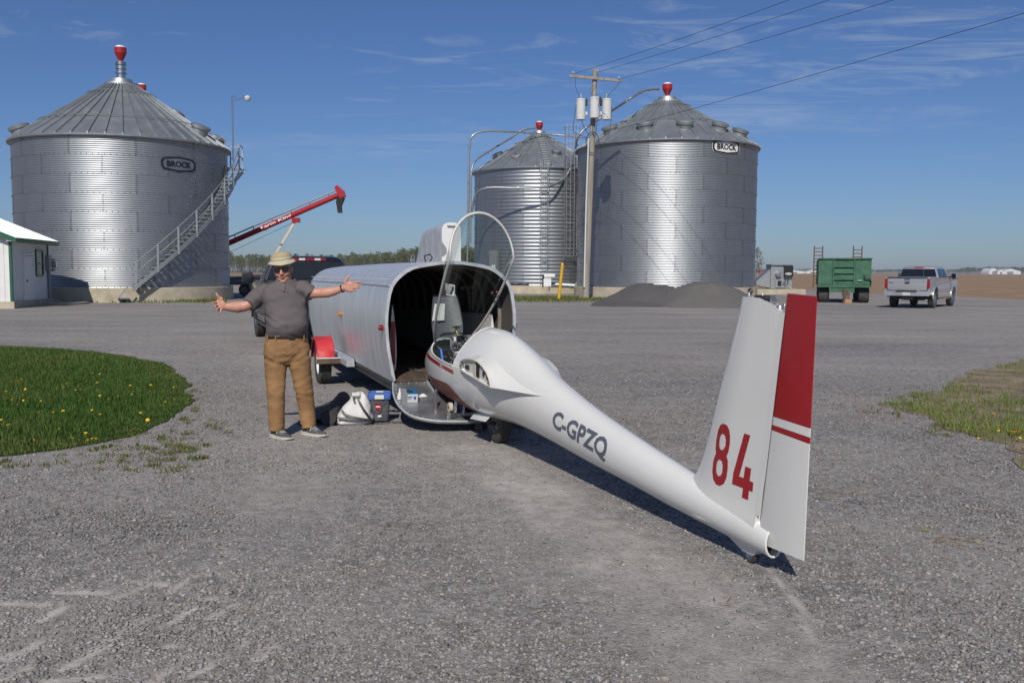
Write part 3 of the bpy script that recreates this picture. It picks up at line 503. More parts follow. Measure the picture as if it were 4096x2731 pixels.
# ================================================================== grain bins
def corr_sheet(R, a, h, pitch, depth=0.013, seg=9, lap=0.012):
    b = B(); nper = max(2, round(h / pitch)); nz = nper * 6; rows = []
    for i in range(nz + 1):
        z = h * i / nz; r = R + depth * math.cos(2 * PI * nper * i / nz)
        rows.append([(r * math.cos(t), r * math.sin(t), z) for t in (a * (k / seg - 0.5) * 1.004 for k in range(seg + 1))])
    b.loft(rows, caps=False, closed=False)
    # lap edge and bolts down the side seam and along the bottom
    t = a * 0.5
    return b
def grain_bin(label, cx, cy, R, base_h, eave_h, rings, nsheet, nroof, cap_r, cap_h, pitch, guard=(0.35, 0.75), label_group='corrugated steel grain bins'):
    az = math.atan2(-cy, -cx)                                   # local +X faces the camera
    o = thing('grain_bin', label, 'grain bin', (cx, cy, 0), az, label_group)
    rh = (eave_h - base_h) / rings; a = 2 * PI / nsheet; me = corr_sheet(R, a, rh, pitch).mesh('wall_sheet', 'galv', 50, fixn=False)
    me2 = corr_sheet(R + 0.005, a, rh, pitch).mesh('wall_sheet', 'galv', 50, fixn=False)
    for i in range(rings):
        for j in range(nsheet):
            w = link('wall_sheet', me if (i + j) % 2 else me2, o, (0, 0, base_h + i * rh), (0, 0, a * (j + 0.5 * (i % 2) + 0.18)))
    # bolts along every seam, visible half
    bo = B()
    for i in range(rings):
        for j in range(nsheet):
            t = a * (j + 0.5 * (i % 2) + 0.18 + 0.5)
            if math.cos(t) > -0.2:
                for k in range(int(rh / 0.085)):
                    for dt in (-0.018, 0.018): bo.box(((R + 0.034) * math.cos(t + dt / R * 1.6), (R + 0.034) * math.sin(t + dt / R * 1.6), base_h + i * rh + 0.04 + 0.085 * k), (0.02, 0.02, 0.02))
        for k in range(int(2 * PI * R / 0.28)):
            t = k * 0.28 / R
            if math.cos(t) > -0.2: bo.box(((R + 0.03) * math.cos(t), (R + 0.03) * math.sin(t), base_h + i * rh + 0.02), (0.024, 0.024, 0.03))
    tag(bo.build('bolts', 'dark_metal', o, 0, fixn=False), kind='stuff')
    b = B(); b.lathe([(R - 0.05, -0.1), (R + 0.20, -0.1), (R + 0.20, base_h - 0.02), (R + 0.18, base_h), (R - 0.05, base_h)], 72); f = b.build('foundation', 'concrete', o, 40)
    b = B(); b.lathe([(R - 0.05, eave_h - 0.02), (R + 0.05, eave_h - 0.01), (R + 0.20, eave_h - 0.02), (R + 0.21, eave_h + 0.07), (R + 0.10, eave_h + 0.10)], 72); b.build('eave_ring', 'galv_trim', o, 40)
    # roof panels, one mesh shared
    Ro = R + 0.17; zr = lambda r: eave_h + 0.06 + (cap_h - eave_h - 0.06) * (Ro - r) / (Ro - cap_r)
    ar = 2 * PI / nroof; b = B(); r0, r1 = cap_r, Ro; st = 10
    rows = []
    for r in (r0, r1): rows.append([(r * math.cos(t), r * math.sin(t), zr(r)) for t in (ar * (-0.5 + k / 4) for k in range(5))])
    b.loft(rows, caps=False, closed=False)
    t = ar * 0.5; rb = 0.035
    p0 = Vector((r0 * math.cos(t), r0 * math.sin(t), zr(r0) + 0.02)); p1 = Vector((r1 * math.cos(t), r1 * math.sin(t), zr(r1) + 0.03)); b.bar(p0, p1, 0.07, 0.13); b.box((p1.x, p1.y, p1.z - 0.01), (0.08, 0.08, 0.14), Matrix.Rotation(t, 3, 'Z'))
    pm = b.mesh('roof_panel', 'galv_roof', 30)
    for j in range(nroof): link('roof_panel', pm, o, (0, 0, 0), (0, 0, ar * j + 0.07))
    for g in guard:
        r = Ro + (cap_r - Ro) * g; b = B(); n = nroof
        b.tube([(r * math.cos(2 * PI * k / (n * 2)), r * math.sin(2 * PI * k / (n * 2)), zr(r) + 0.16) for k in range(n * 2)], 0.022, 5, closed=True)
        for k in range(n): t = ar * (k + 0.5) + 0.07; b.bar((r * math.cos(t), r * math.sin(t), zr(r) + 0.02), ((r - 0.1) * math.cos(t), (r - 0.1) * math.sin(t), zr(r) + 0.2), 0.04, 0.04)
        b.build('roof_ring', 'galv_trim', o, 40)
    b = B(); b.lathe([(cap_r + 0.12, cap_h - 0.05), (cap_r + 0.10, cap_h + 0.10), (cap_r * 0.8, cap_h + 0.16), (cap_r * 0.72, cap_h + 0.34), (cap_r * 0.15, cap_h + 0.42)], 32, caps=True); b.build('peak_cap', 'galv_roof', o, 35)
    o['_zr'] = 0; del o['_zr']
    return o, zr, az
def roof_vent(o, zr, R, r, t, s=1.0, name='roof_vent'):
    p = Vector((r * math.cos(t), r * math.sin(t), zr(r)))
    slope = math.atan2(zr(r - 1) - zr(r), 1.0); e = bpy.data.objects.new(name, None)
    v = B(); v.lathe([(0.40 * s, -0.1), (0.40 * s, 0.16 * s)], 18); h = v.build(name, 'galv_trim', o, 40, loc=p, rot=(0, slope * 0.6, t))
    l = B(); l.lathe([(0.30 * s, 0.16 * s), (0.46 * s, 0.17 * s), (0.48 * s, 0.30 * s), (0.40 * s, 0.36 * s), (0.02, 0.40 * s)], 20, caps=True); l.build('lid', 'galv_roof', h, 35)
def funnel(o, z, h, s=1.0, name='fill_funnel'):
    b = B(); b.lathe([(0.16 * s, 0), (0.17 * s, 0.16 * s), (0.40 * s, 0.62 * s), (0.40 * s, 0.98 * s), (0.36 * s, 1.0 * s), (0.02, 1.02 * s)], 24, caps=True); f = b.build(name, 'red', o, 22, loc=(0, 0, z))
    c = B(); c.lathe([(0.33 * s, 0.99 * s), (0.30 * s, 1.10 * s), (0.02, 1.12 * s)], 20, caps=True); c.build('lid', 'white_paint', f, 35); return f
HEX = [(-1.0, 0.30), (-0.90, 0.72), (0, 1.0), (0.90, 0.72), (1.0, 0.30), (1.0, -0.30), (0.90, -0.72), (0, -1.0), (-0.90, -0.72), (-1.0, -0.30)]
def badge(o, R, ang, z, w, h, filled):
    sgn = o.rotation_euler.z
    cyl = lambda x, y, off: ((R + off) * math.cos(ang + x / R), (R + off) * math.sin(ang + x / R), z + y)   # +x along increasing angle: to the right seen from outside
    def strip(scale0, scale1, off, mat, name, par):
        b = B(); n = len(HEX); P = []
        for i in range(n):
            a, c = Vector(HEX[i]), Vector(HEX[(i + 1) % n])
            for k in range(6): P.append(a.lerp(c, k / 6))
        sy = 1 - (1 - scale1) * w / h * 0.85 if scale1 > 0.5 else 0; r0 = [cyl(p.x * w / 2 * scale0, p.y * h / 2 * scale0, off) for p in P]; r1 = [cyl(p.x * w / 2 * scale1, p.y * h / 2 * sy, off + 0.004) for p in P]
        b.loft([r0, r1], caps=False); return b.build(name, mat, par, 0)
    base = strip(1.02, 0.0, 0.035, 'white_print' if filled else 'galv', 'badge', o)
    strip(1.0, 0.89, 0.045, 'black', 'badge_border', base) if not filled else strip(0.99, 0.87, 0.045, 'black', 'badge_border', base)
    v, f = text_mesh('BROCK', h * 0.38, w * 0.70, bold=0.03)
    b = B(); b.add([cyl(p[0], p[1], 0.052) for p in v], f); b.build('lettering', 'black', base, 0)
def polar(px, py, Dc): az = math.atan((px * _K - 2048) / F_PX); return Dc * math.sin(az), Dc * math.cos(az)
# ---- bin with the stairs
LX, LY = polar(292.6, 0, 56.4); LR = 5.53
zL = lambda y, Y: AY(273, y, Y).z
binL, zrL, azL = grain_bin('wide corrugated steel grain bin with an outside staircase and tall red-topped chimney', LX, LY, LR, zL(660.5, 46.9), zL(311, 46.8), 8, 11, 44, 0.80, AY(270, 194, LY).z - 0.1, 0.1016, (0.30, 0.80))
PKL = AY(270, 194, LY).z
pipe = B().lathe([(0.24, PKL), (0.24, PKL + 1.12), (0.27, PKL + 1.14), (0.27, PKL + 1.2)], 20).build('fill_pipe', 'steel', binL, 40)
for k, zz in enumerate((0.55, 0.8, 1.02)): B().lathe([(0.25, PKL + zz), (0.31, PKL + zz + 0.02), (0.31, PKL + zz + 0.07), (0.25, PKL + zz + 0.09)], 20).build('pipe_clamp', 'steel', pipe, 40)
funnel(binL, PKL + 1.18, 0, 0.80)
ff = funnel(binL, 0, 0, 0.62); wq = RZ(-azL) @ (AY(326, 221, LY + 1.5) - Vector((LX, LY, 0))); ff.location = wq; B().tube([Vector((0, 0, 0.1)), Vector((0, 0, -1.2))], 0.10, 10).build('funnel_pipe', 'galv_trim', ff, 40)
for r, dg, s in ((4.6, 57, 1.0), (5.0, -85, 1.0), (4.9, 92, 1.0), (2.9, 110, 1.0)): roof_vent(binL, zrL, LR, r, math.radians(dg), s * 1.15)
# position the badge by pixel: angle on the cylinder
def cyl_angle(px, cx, cy, R, az):
    d = Vector((ray(px, 400)[0], ray(px, 400)[1])).normalized(); c = Vector((cx, cy)); b = d.dot(c); disc = b * b - (c.length_squared - R * R); t = b - math.sqrt(max(disc, 0)); p = d * t; return math.atan2(p.y - cy, p.x - cx) - az, p
aL, pL = cyl_angle(412, LX, LY, LR, azL); badge(binL, LR, aL, AY(412, 378, pL.y).z, 1.98, 0.80, False)
# ---- stairs around the bin
def bin_stairs():
    st = B(); inner, outer = LR + 0.10, LR + 0.70; pts = []
    path = [(300, 662), (340, 625), (385, 578), (430, 528), (475, 470), (505, 415), (520, 372)]          # outer stringer foot in the view
    # climb by angle: from the foot at angle a0 to the platform at a1
    a0, _ = cyl_angle(298, LX, LY, LR + 0.70, azL); a1 = math.radians(74); z0, z1 = zL(661, 46) , AY(520, 378, LY - 1).z
    n = 30; spt = lambda r, t: Vector((r * math.cos(a0 + (a1 - a0) * t), r * math.sin(a0 + (a1 - a0) * t), z0 + (z1 - z0) * t))
    root = bpy.data.objects.new('staircase', None); COL.objects.link(root); root.parent = binL
    for r in (inner, outer):
        b = B()
        rows = [[spt(r, i / 40) + Vector((0, 0, dz)) for dz in (-0.22, 0.03)] for i in range(41)]
        rows2 = [[spt(r + 0.05, i / 40) + Vector((0, 0, dz)) for dz in (0.03, -0.22)] for i in range(41)]
        b.loft([a + c for a, c in zip(rows, rows2)]); b.build('stringer', 'galv_trim', root, 30)
    for i in range(n):
        t = (i + 0.5) / n; c = (spt(inner, t) + spt(outer, t)) / 2; ang = a0 + (a1 - a0) * t
        b = B(); b.box((0, 0, 0), (outer - inner, 0.26, 0.045)); b.build('tread', 'galv_trim', root, 30, loc=c, rot=(0, 0, ang))
    for hh in (0.62, 1.12):
        B().tube([spt(outer + 0.02, i / 30) + Vector((0, 0, hh)) for i in range(31)], 0.028, 6).build('handrail', 'galv_trim', root, 40)
    for i in range(8):
        t = 0.02 + 0.96 * i / 7; p = spt(outer + 0.03, t); b = B(); b.bar(p + Vector((0, 0, -0.25)), p + Vector((0, 0, 1.13)), 0.09, 0.06); b.build('post', 'galv_trim', root, 30)
    for i in range(9):
        t = 0.05 + 0.9 * i / 8; b = B(); b.bar(spt(inner - 0.1, t) + Vector((0, 0, -0.75)), spt(outer, t) + Vector((0, 0, -0.2)), 0.05, 0.05); b.build('bracket', 'galv_trim', root, 30)
    # platform
    p = spt((inner + outer) / 2, 1.0); ang = a1; M = Matrix.Rotation(ang, 3, 'Z')
    b = B(); b.box((0, 0.55, 0), (0.7, 1.1, 0.06)); pf = b.build('platform', 'galv_trim', root, 30, loc=p, rot=(0, 0, ang))
    b = B()
    for x, y in ((0.33, 0.05), (0.33, 1.1), (-0.33, 1.1)): b.bar((x, y, 0), (x, y, 1.3), 0.06, 0.06)
    for z in (0.65, 1.3): b.bar((0.33, 0.05, z), (0.33, 1.1, z), 0.05, 0.05); b.bar((0.33, 1.1, z), (-0.33, 1.1, z), 0.05, 0.05)
    b.bar((0.5, 0.6, 0), (-0.42, 0.6, -1.1), 0.05, 0.07); b.bar((0.5, 1.05, 0), (-0.42, 1.05, -1.1), 0.05, 0.07)
    b.build('platform_rail', 'galv_trim', root, 30, loc=p, rot=(0, 0, ang))
    b = B(); b.tube([(-0.5, 0.5, 0.2), (-0.5, 0.5, 1.55), (-0.62, 0.5, 1.75), (-0.8, 0.5, 1.75), (-0.92, 0.5, 1.55), (-0.92, 0.5, 1.0)], 0.03, 6); b.build('hoop', 'galv_trim', root, 40, loc=p, rot=(0, 0, ang))
    # foot landing
    q = spt((inner + outer) / 2, -0.012); b = B(); b.box((0, -0.35, -0.45), (0.9, 0.55, 0.05)); b.bar((0.45, -0.1, 0.2), (0.45, -0.6, -0.45), 0.06, 0.06); b.bar((-0.40, -0.1, 0.0), (-0.40, -0.6, -0.45), 0.06, 0.06); b.build('landing', 'galv_trim', root, 30, loc=q, rot=(0, 0, a0))
    return p, ang
PLAT, PANG = bin_stairs()
# yard lamp on the platform
def yard_lamp():
    w = binL.matrix_basis @ (PLAT); p = AY(536, 370, LY - 1.2); top = AY(534, 226, LY - 1.2)
    o = thing('yard_lamp', 'pole-mounted yard lamp above the bin staircase platform', 'lamp', (p.x, p.y, p.z - 0.4))
    h = top.z - p.z + 0.4
    B().tube([(0, 0, 0), (0, 0, h)], 0.045, 8).build('pole', 'steel', o, 40)
    B().tube([(0, 0, h - 0.15), (0.35, -0.05, h - 0.05), (0.7, -0.1, h + 0.02)], 0.03, 6).build('arm', 'steel', o, 40)
    B().lathe([(0.10, h - 0.16), (0.16, h - 0.10), (0.17, h + 0.02), (0.10, h + 0.10), (0.02, h + 0.13)], 16, (0.86, -0.12, 0), caps=True).build('lamp_head', 'trafo', o, 40)
    B().tube([(-0.03, 0, h - 0.25), (-0.02, 0, h + 0.08), (0.12, 0, h + 0.12), (0.22, -0.03, h - 0.02)], 0.012, 5).build('cable', 'cable', o, 40)
yard_lamp()
# ---- right bin
RX, RY = polar(1524.7, 0, 66.0); RR = 6.14
zR = lambda y, Y: AY(1530, y, Y).z
binR, zrR, azR = grain_bin('wide corrugated steel grain bin with a white badge behind the utility pole', RX, RY, RR, zR(661, 59.0), zR(320, 58.9), 9, 11, 40, 0.85, AY(1526, 236, RY).z, 0.1016, (0.46, 0.86))
PKR = AY(1526, 236, RY).z
funnel(binR, PKR + 0.38, 0, 0.86)
for px in (1400, 1466, 1571, 1660, 1690):
    d = {1400: -52, 1466: -17, 1571: 14, 1660: 46, 1690: 66}[px]; roof_vent(binR, zrR, RR, 4.7 if px != 1690 else 5.2, math.radians(d), 1.2)
aR, pR = cyl_angle(1668, RX, RY, RR, azR); badge(binR, RR, aR, AY(1668, 338, pR.y).z, 2.25, 0.95, True)
# ---- middle bin
MX, MY = polar(1236.3, 0, 73.5); MR = 5.07
zM = lambda y, Y: AY(1237, y, Y).z
binM, zrM, azM = grain_bin('smaller steel grain bin with a caged ladder and red fill funnel', MX, MY, MR, zM(656, 68.4), zM(385, 68.4), 8, 9, 26, 0.62, AY(1236, 312, MY).z, 0.245, (0.72,))
PKM = AY(1236, 312, MY).z
funnel(binM, PKM + 0.3, 0, 0.72)
roof_vent(binM, zrM, MR, 3.4, math.radians(22), 0.85); roof_vent(binM, zrM, MR, 3.4, math.radians(-68), 0.9); roof_vent(binM, zrM, MR, 3.4, math.radians(-100), 0.8)
# hatch on roof
def mid_details():
    t = math.radians(-28); r = 3.7; slope = math.atan2(zrM(2.7) - zrM(3.7), 1); b = B(); b.lathe([(0.44, 0), (0.44, 0.08), (0.40, 0.11), (0.02, 0.13)], 20, caps=True); h = b.build('roof_hatch', 'galv_trim', binM, 35, loc=(r * math.cos(t), r * math.sin(t), zrM(r) + 0.03), rot=(0, slope, t)); B().box((0, 0, 0.15), (0.14, 0.2, 0.06)).build('handle', 'steel', h, 0)
    # roof ladder
    t = math.radians(7); b = B(); ca, sa = math.cos(t), math.sin(t); px = Vector((-sa, ca, 0))
    P = lambda r, s: Vector((r * ca, r * sa, zrM(r) + 0.08)) + px * s
    lad = bpy.data.objects.new('roof_ladder', None); COL.objects.link(lad); lad.parent = binM
    for s in (-0.25, 0.25): B().bar(P(5.15, s), P(1.2, s), 0.05, 0.07).build('rail', 'galv_trim', lad, 0)
    for k in range(12): B().bar(P(5.0 - 0.33 * k, -0.25), P(5.0 - 0.33 * k, 0.25), 0.05, 0.05).build('rung', 'galv_trim', lad, 0)
    # wall ladder with hoops
    def wall_ladder(t, z0, z1, off, cage, name, mat='galv_trim', w=0.23, zc0=None):
        ca, sa = math.cos(t), math.sin(t); px = Vector((-sa, ca, 0)); er = Vector((ca, sa, 0)); lad = bpy.data.objects.new(name, None); COL.objects.link(lad); lad.parent = binM
        for s in (-w, w): B().bar(er * (MR + off) + px * s + Vector((0, 0, z0)), er * (MR + off) + px * s + Vector((0, 0, z1)), 0.045, 0.045, up=er).build('rail', mat, lad, 0)
        k = 0; z = z0 + 0.15
        while z < z1: B().bar(er * (MR + off) - px * w + Vector((0, 0, z)), er * (MR + off) + px * w + Vector((0, 0, z)), 0.03, 0.03).build('rung', mat, lad, 0); z += 0.31
        z = zc0 if zc0 else z0 + 2.4
        while cage and z < z1 + 0.2:
            B().tube([er * (MR + off + 0.75 * cage * math.sin(PI * q / 10)) + px * (-(w + 0.1 * 1) * math.cos(PI * q / 10) * 1.15) + Vector((0, 0, z)) for q in range(11)], 0.018, 5).build('cage_hoop', mat, lad, 40); z += 0.62
        if cage:
            for q in (2, 3.5, 5, 6.5, 8): B().bar(er * (MR + off + 0.75 * cage * math.sin(PI * q / 10)) + px * (-(w + 0.1) * 1.15 * math.cos(PI * q / 10)) + Vector((0, 0, zc0 if zc0 else z0 + 2.4)), er * (MR + off + 0.75 * cage * math.sin(PI * q / 10)) + px * (-(w + 0.1) * 1.15 * math.cos(PI * q / 10)) + Vector((0, 0, z1 + 0.1)), 0.022, 0.012).build('cage_strap', mat, lad, 0)
        return lad
    bz, ez = zM(656, 68.4), zM(385, 68.4)
    wall_ladder(math.radians(4), bz + 0.1, ez + 0.25, 0.16, 0.9, 'wall_ladder', zc0=zM(600, 68))
    # the ladder tower between the bins
    a, _ = cyl_angle(1311, MX, MY, MR + 0.5, azM); wall_ladder(a, bz + 1.9, AY(1311, 300, MY - 3).z, 0.35, 1.0, 'ladder_tower', w=0.40, zc0=AY(1311, 590, MY - 3).z)
    # electric cabinet, conduits, discharge auger
    t, _ = cyl_angle(1140, MX, MY, MR, azM); ca, sa = math.cos(t), math.sin(t)
    cb = B().box((0, 0, 0), (0.35, 0.75, 1.5)).build('electric_cabinet', 'grey_box', binM, 0, bevel=0.02, loc=((MR + 0.2) * ca, (MR + 0.2) * sa, AY(1136, 598, MY - 4).z), rot=(0, 0, t))
    for y, z in ((-0.02, -0.42), (0.17, -0.42), (-0.02, -0.6), (0.17, -0.6)): B().box((0.18, y, z), (0.01, 0.14, 0.15)).build('sticker', 'white_print', cb, 0)
    B().tube([((MR + 0.1) * math.cos(t + 0.02 * k), (MR + 0.1) * math.sin(t + 0.02 * k), bz + 0.28 - 0.2 * smoothstep(0, 10, k) + 0.03 * math.sin(k)) for k in range(28)], 0.05, 6).build('conduit', 'cable', binM, 40)
    # unloading auger with motor, low on the wall
    q = AY(1265, 648, 66.3); o = thing('discharge_auger', 'short grey unloading auger with a motor at the foot of the caged-ladder bin', 'auger', (q.x, q.y, 0))
    B().tube([(-0.2, 0.6, 0.72), (1.75, 0.3, 0.62)], 0.19, 12).build('tube', 'galv_trim', o, 40); B().box((-0.25, -0.05, 0.85), (0.55, 0.5, 0.55)).build('gear_housing', 'white_paint', o, 0, bevel=0.02)
    B().lathe([(0.02, -0.5), (0.19, -0.48), (0.19, 0.28), (0.12, 0.32), (0.02, 0.33)], 14, (0, -0.05, 1.3), 'X', caps=True).build('motor', 'trafo', o, 40); B().box((-0.55, -0.05, 0.95), (0.12, 0.25, 0.85)).build('belt_guard', 'black', o, 0, bevel=0.01)
    B().bar((-0.1, 0.1, 0), (-0.1, 0.1, 0.6), 0.08, 0.08).build('stand', 'galv_trim', o, 0)
    b = B(); b.loft([[(1.75, -0.2, 0.45), (1.75, 0.5, 0.45), (1.75, 0.5, 0.80), (1.75, -0.2, 0.80)], [(2.3, -0.25, 0.30), (2.3, 0.55, 0.30), (2.3, 0.55, 1.15), (2.3, -0.25, 1.15)]]); b.build('hopper', 'galv_trim', o, 0)
mid_details()
# ---- conveying pipes between the bins
def pipe_run(name, label, pts, r, group='grain conveying pipes'):
    P = [Vector(p) for p in pts]; c = sum(P, Vector()) / len(P); sm = []
    for i in range(len(P) - 1):
        p0, p1, p2, p3 = P[max(i - 1, 0)], P[i], P[i + 1], P[min(i + 2, len(P) - 1)]
        for k in range(6):
            t = k / 6; sm.append(0.5 * ((2 * p1) + (-p0 + p2) * t + (2 * p0 - 5 * p1 + 4 * p2 - p3) * t * t + (-p0 + 3 * p1 - 3 * p2 + p3) * t ** 3))
    sm.append(P[-1]); o = thing(name, label, 'pipe', P[0], 0, group); b = B(); b.tube([p - P[0] for p in sm], r, 8); b.build('tube', 'galv_trim', o, 60)
    for p in P[1:-1]:
        i = min(range(1, len(sm)), key=lambda j: (sm[j] - p).length); d = (sm[i] - sm[i - 1]).normalized(); B().tube([p - P[0] - d * 0.06, p - P[0] + d * 0.06], r * 1.3, 8).build('coupling', 'galv_trim', o, 40)
    return o
Y1 = 68.6
pipe_run('grain_pipe', 'galvanised pipe rising beside the smaller bin and crossing level above its roof', [AY(1072, 655, Y1 + 1), AY(1074, 560, Y1 + 1), AY(1076, 420, Y1 + 1), AY(1078, 340, Y1 + 1), AY(1086, 312, Y1 + 1), AY(1112, 302, Y1 + 1.3), AY(1160, 302.5, Y1 + 2), AY(1205, 305, Y1 + 3), AY(1280, 310.5, Y1 + 4), AY(1352, 317, Y1 + 3)], 0.075)
pipe_run('grain_pipe', 'galvanised pipe sloping up to the red funnel of the smaller bin', [AY(1080, 560, Y1 + .6), AY(1081, 440, Y1 + .6), AY(1083, 395, Y1 + .6), AY(1092, 370, Y1 + 1), AY(1120, 350, Y1 + 2), AY(1175, 316, MY - 1), AY(1200, 299, MY - .5), AY(1232, 293.5, MY)], 0.075)
pipe_run('grain_pipe', 'galvanised pipe climbing from the ladder tower to the funnel of the badge bin', [AY(1083, 500, Y1 - .8), AY(1092, 450, Y1 - 1.2), AY(1120, 432, Y1 - 1.6), AY(1190, 432, Y1 - 1.7), AY(1260, 428, Y1 - 1.4), AY(1300, 405, Y1), AY(1318, 360, Y1), AY(1326, 320, Y1 - 1), AY(1345, 295, Y1 - 1), AY(1390, 265, Y1), AY(1440, 232, RY - 3), AY(1472, 212, RY - 1), AY(1490, 206, RY - .5), AY(1514, 205, RY)], 0.085)
# ================================================================== utility pole and lines
def utility_pole():
    base = G(1345, 686); Y = base.y; top = AY(1367, 160, Y); o = thing('utility_pole', 'weathered wooden utility pole carrying three grey transformers and a crossarm', 'utility pole', (base.x, base.y, 0))
    L = lambda x, y, dy=0: AY(x, y, Y + dy) - base
    tp = top - base; n = 9
    B().tube([tp * (k / n) + Vector((0, 0, -0.2 if k == 0 else 0)) for k in range(n + 1)], [0.215 - 0.075 * k / n for k in range(n + 1)], 14).build('shaft', 'wood_pole', o, 40)
    a, c = L(1307, 175, -0.2), L(1428, 186, -0.2); B().bar(a, c, 0.11, 0.16).build('crossarm', 'wood_pole', o, 0, bevel=0.01)
    ins = []
    for x, y in ((1318, 170), (1374, 166), (1423, 182)):
        p = L(x, y, -0.25); b = B(); b.lathe([(0.02, -0.02), (0.06, 0.0), (0.03, 0.04), (0.06, 0.07), (0.03, 0.11), (0.05, 0.14), (0.01, 0.17)], 10, caps=True); i = b.build('insulator', 'porcelain', o, 40, loc=p, rot=(0.9, 0, -0.5)); ins.append(p + base)
    tr = []
    for k, (x, y) in enumerate(((1334, 252), (1365.5, 248), (1393.5, 252))):
        p = L(x, y, -0.42 if k == 1 else -0.25); b = B(); b.lathe([(0.02, -0.62), (0.275, -0.60), (0.28, -0.55), (0.28, 0.50), (0.295, 0.52), (0.295, 0.57), (0.24, 0.62), (0.02, 0.66)], 20, caps=True)
        t = b.build('transformer', 'trafo', o, 35, loc=p)
        h = B(); h.lathe([(0.05, 0.62), (0.09, 0.65), (0.05, 0.69), (0.085, 0.72), (0.045, 0.76), (0.075, 0.79), (0.04, 0.83), (0.065, 0.86), (0.02, 0.92)], 10, (0, 0.05, 0), caps=True); h.build('bushing', 'porcelain', t, 40)
        B().box((0.30 if k == 0 else -0.30 if k == 2 else 0, 0.15 if k != 1 else 0.3, -0.2), (0.22, 0.12, 0.18)).build('bracket', 'trafo', t, 0); B().box((0.34 if k < 2 else -0.34, 0.0, 0.42), (0.10, 0.14, 0.42)).build('cutout', 'black', t, 0)
        tr.append(p)
    def cab(name, pts, r=0.016): B().tube([L(x, y, d) for x, y, d in pts], r, 5).build(name, 'cable', o, 60)
    cab('jumper', [(1321, 176, -.25), (1322, 200, -.3), (1326, 213, -.3), (1333, 222, -.3)], 0.012); cab('jumper', [(1424, 186, -.25), (1418, 198, -.3), (1404, 212, -.3), (1394, 222, -.3)], 0.012); cab('jumper', [(1376, 172, -.25), (1368, 195, -.3), (1352, 207, -.4), (1360, 220, -.45)], 0.012)
    cab('drop_cable', [(1324, 240, -.3), (1320, 265, -.3), (1316, 290, -.3), (1318, 305, -.2), (1335, 312, -.2), (1352, 318, -.25)]); cab('drop_cable', [(1334, 270, -.3), (1340, 290, -.3), (1352, 310, -.25)]); cab('drop_cable', [(1405, 245, -.3), (1404, 275, -.3), (1398, 310, -.3), (1388, 330, -.3), (1372, 326, -.28), (1362, 305, -.25)]); cab('drop_cable', [(1362, 240, -.6), (1361, 280, -.5), (1362, 310, -.3)]); cab('drop_cable', [(1375, 240, -.6), (1372, 275, -.5), (1368, 315, -.3)])
    B().tube([L(1361, 318, -.28) + Vector((0.55 * math.cos(t) * 0.7, 0, 0.62 * math.sin(t) - 0.25)) for t in (2 * PI * k / 20 for k in range(20))], 0.025, 5, closed=True).build('cable_loop', 'cable', o, 60)
    B().tube([L(1352, 318, -.3), L(1346, 480, -.28), L(1342, 660, -.26)], 0.05, 8).build('conduit', 'trafo', o, 40)
    return ins, top, L, base
INS, PTOP, PL_, PB = utility_pole()
def wires():
    for i, (p, q, lab) in enumerate(((INS[0], (1770, 0), 'thin overhead power line from the far crossarm end to beyond the yard'), (INS[1], (1858, 0), 'thin overhead power line from the pole top over the yard'), (INS[2], (2000, 0), 'thin overhead power line from the near crossarm end over the yard'), (PB + PL_(1385, 306, -.3), (2352, 10), 'low overhead service line crossing in front of the badge bin roof'))):
        z = p.z + (0.15 if i < 3 else 0.6); t = None
        d = ray(*q); tt = (z - CAM_H) / d[2]; e = Vector((d[0] * tt, d[1] * tt, z)); v = e - p; end = p + v * 2.1; pts = []
        for k in range(25): s = k / 24; pts.append(p.lerp(end, s) + Vector((0, 0, -1.2 * 4 * s * (1 - s) * 0.25)) - p)
        o = thing('power_line', lab, 'power line', p); B().tube(pts, 0.011, 5).build('conductor', 'cable', o, 60)
wires()
# ================================================================== yellow marker post
q = G(1283, 689); o = thing('marker_post', 'leaning yellow marker post in the grass by the smaller bin', 'post', (q.x, q.y, 0)); tp = AY(1292, 607, q.y) - q
B().tube([Vector((0, 0, -.1)), tp], 0.095, 10).build('shaft', 'yellow', o, 40); B().sphere(tp, 0.093, 10, 6).build('cap', 'yellow', o, 40)
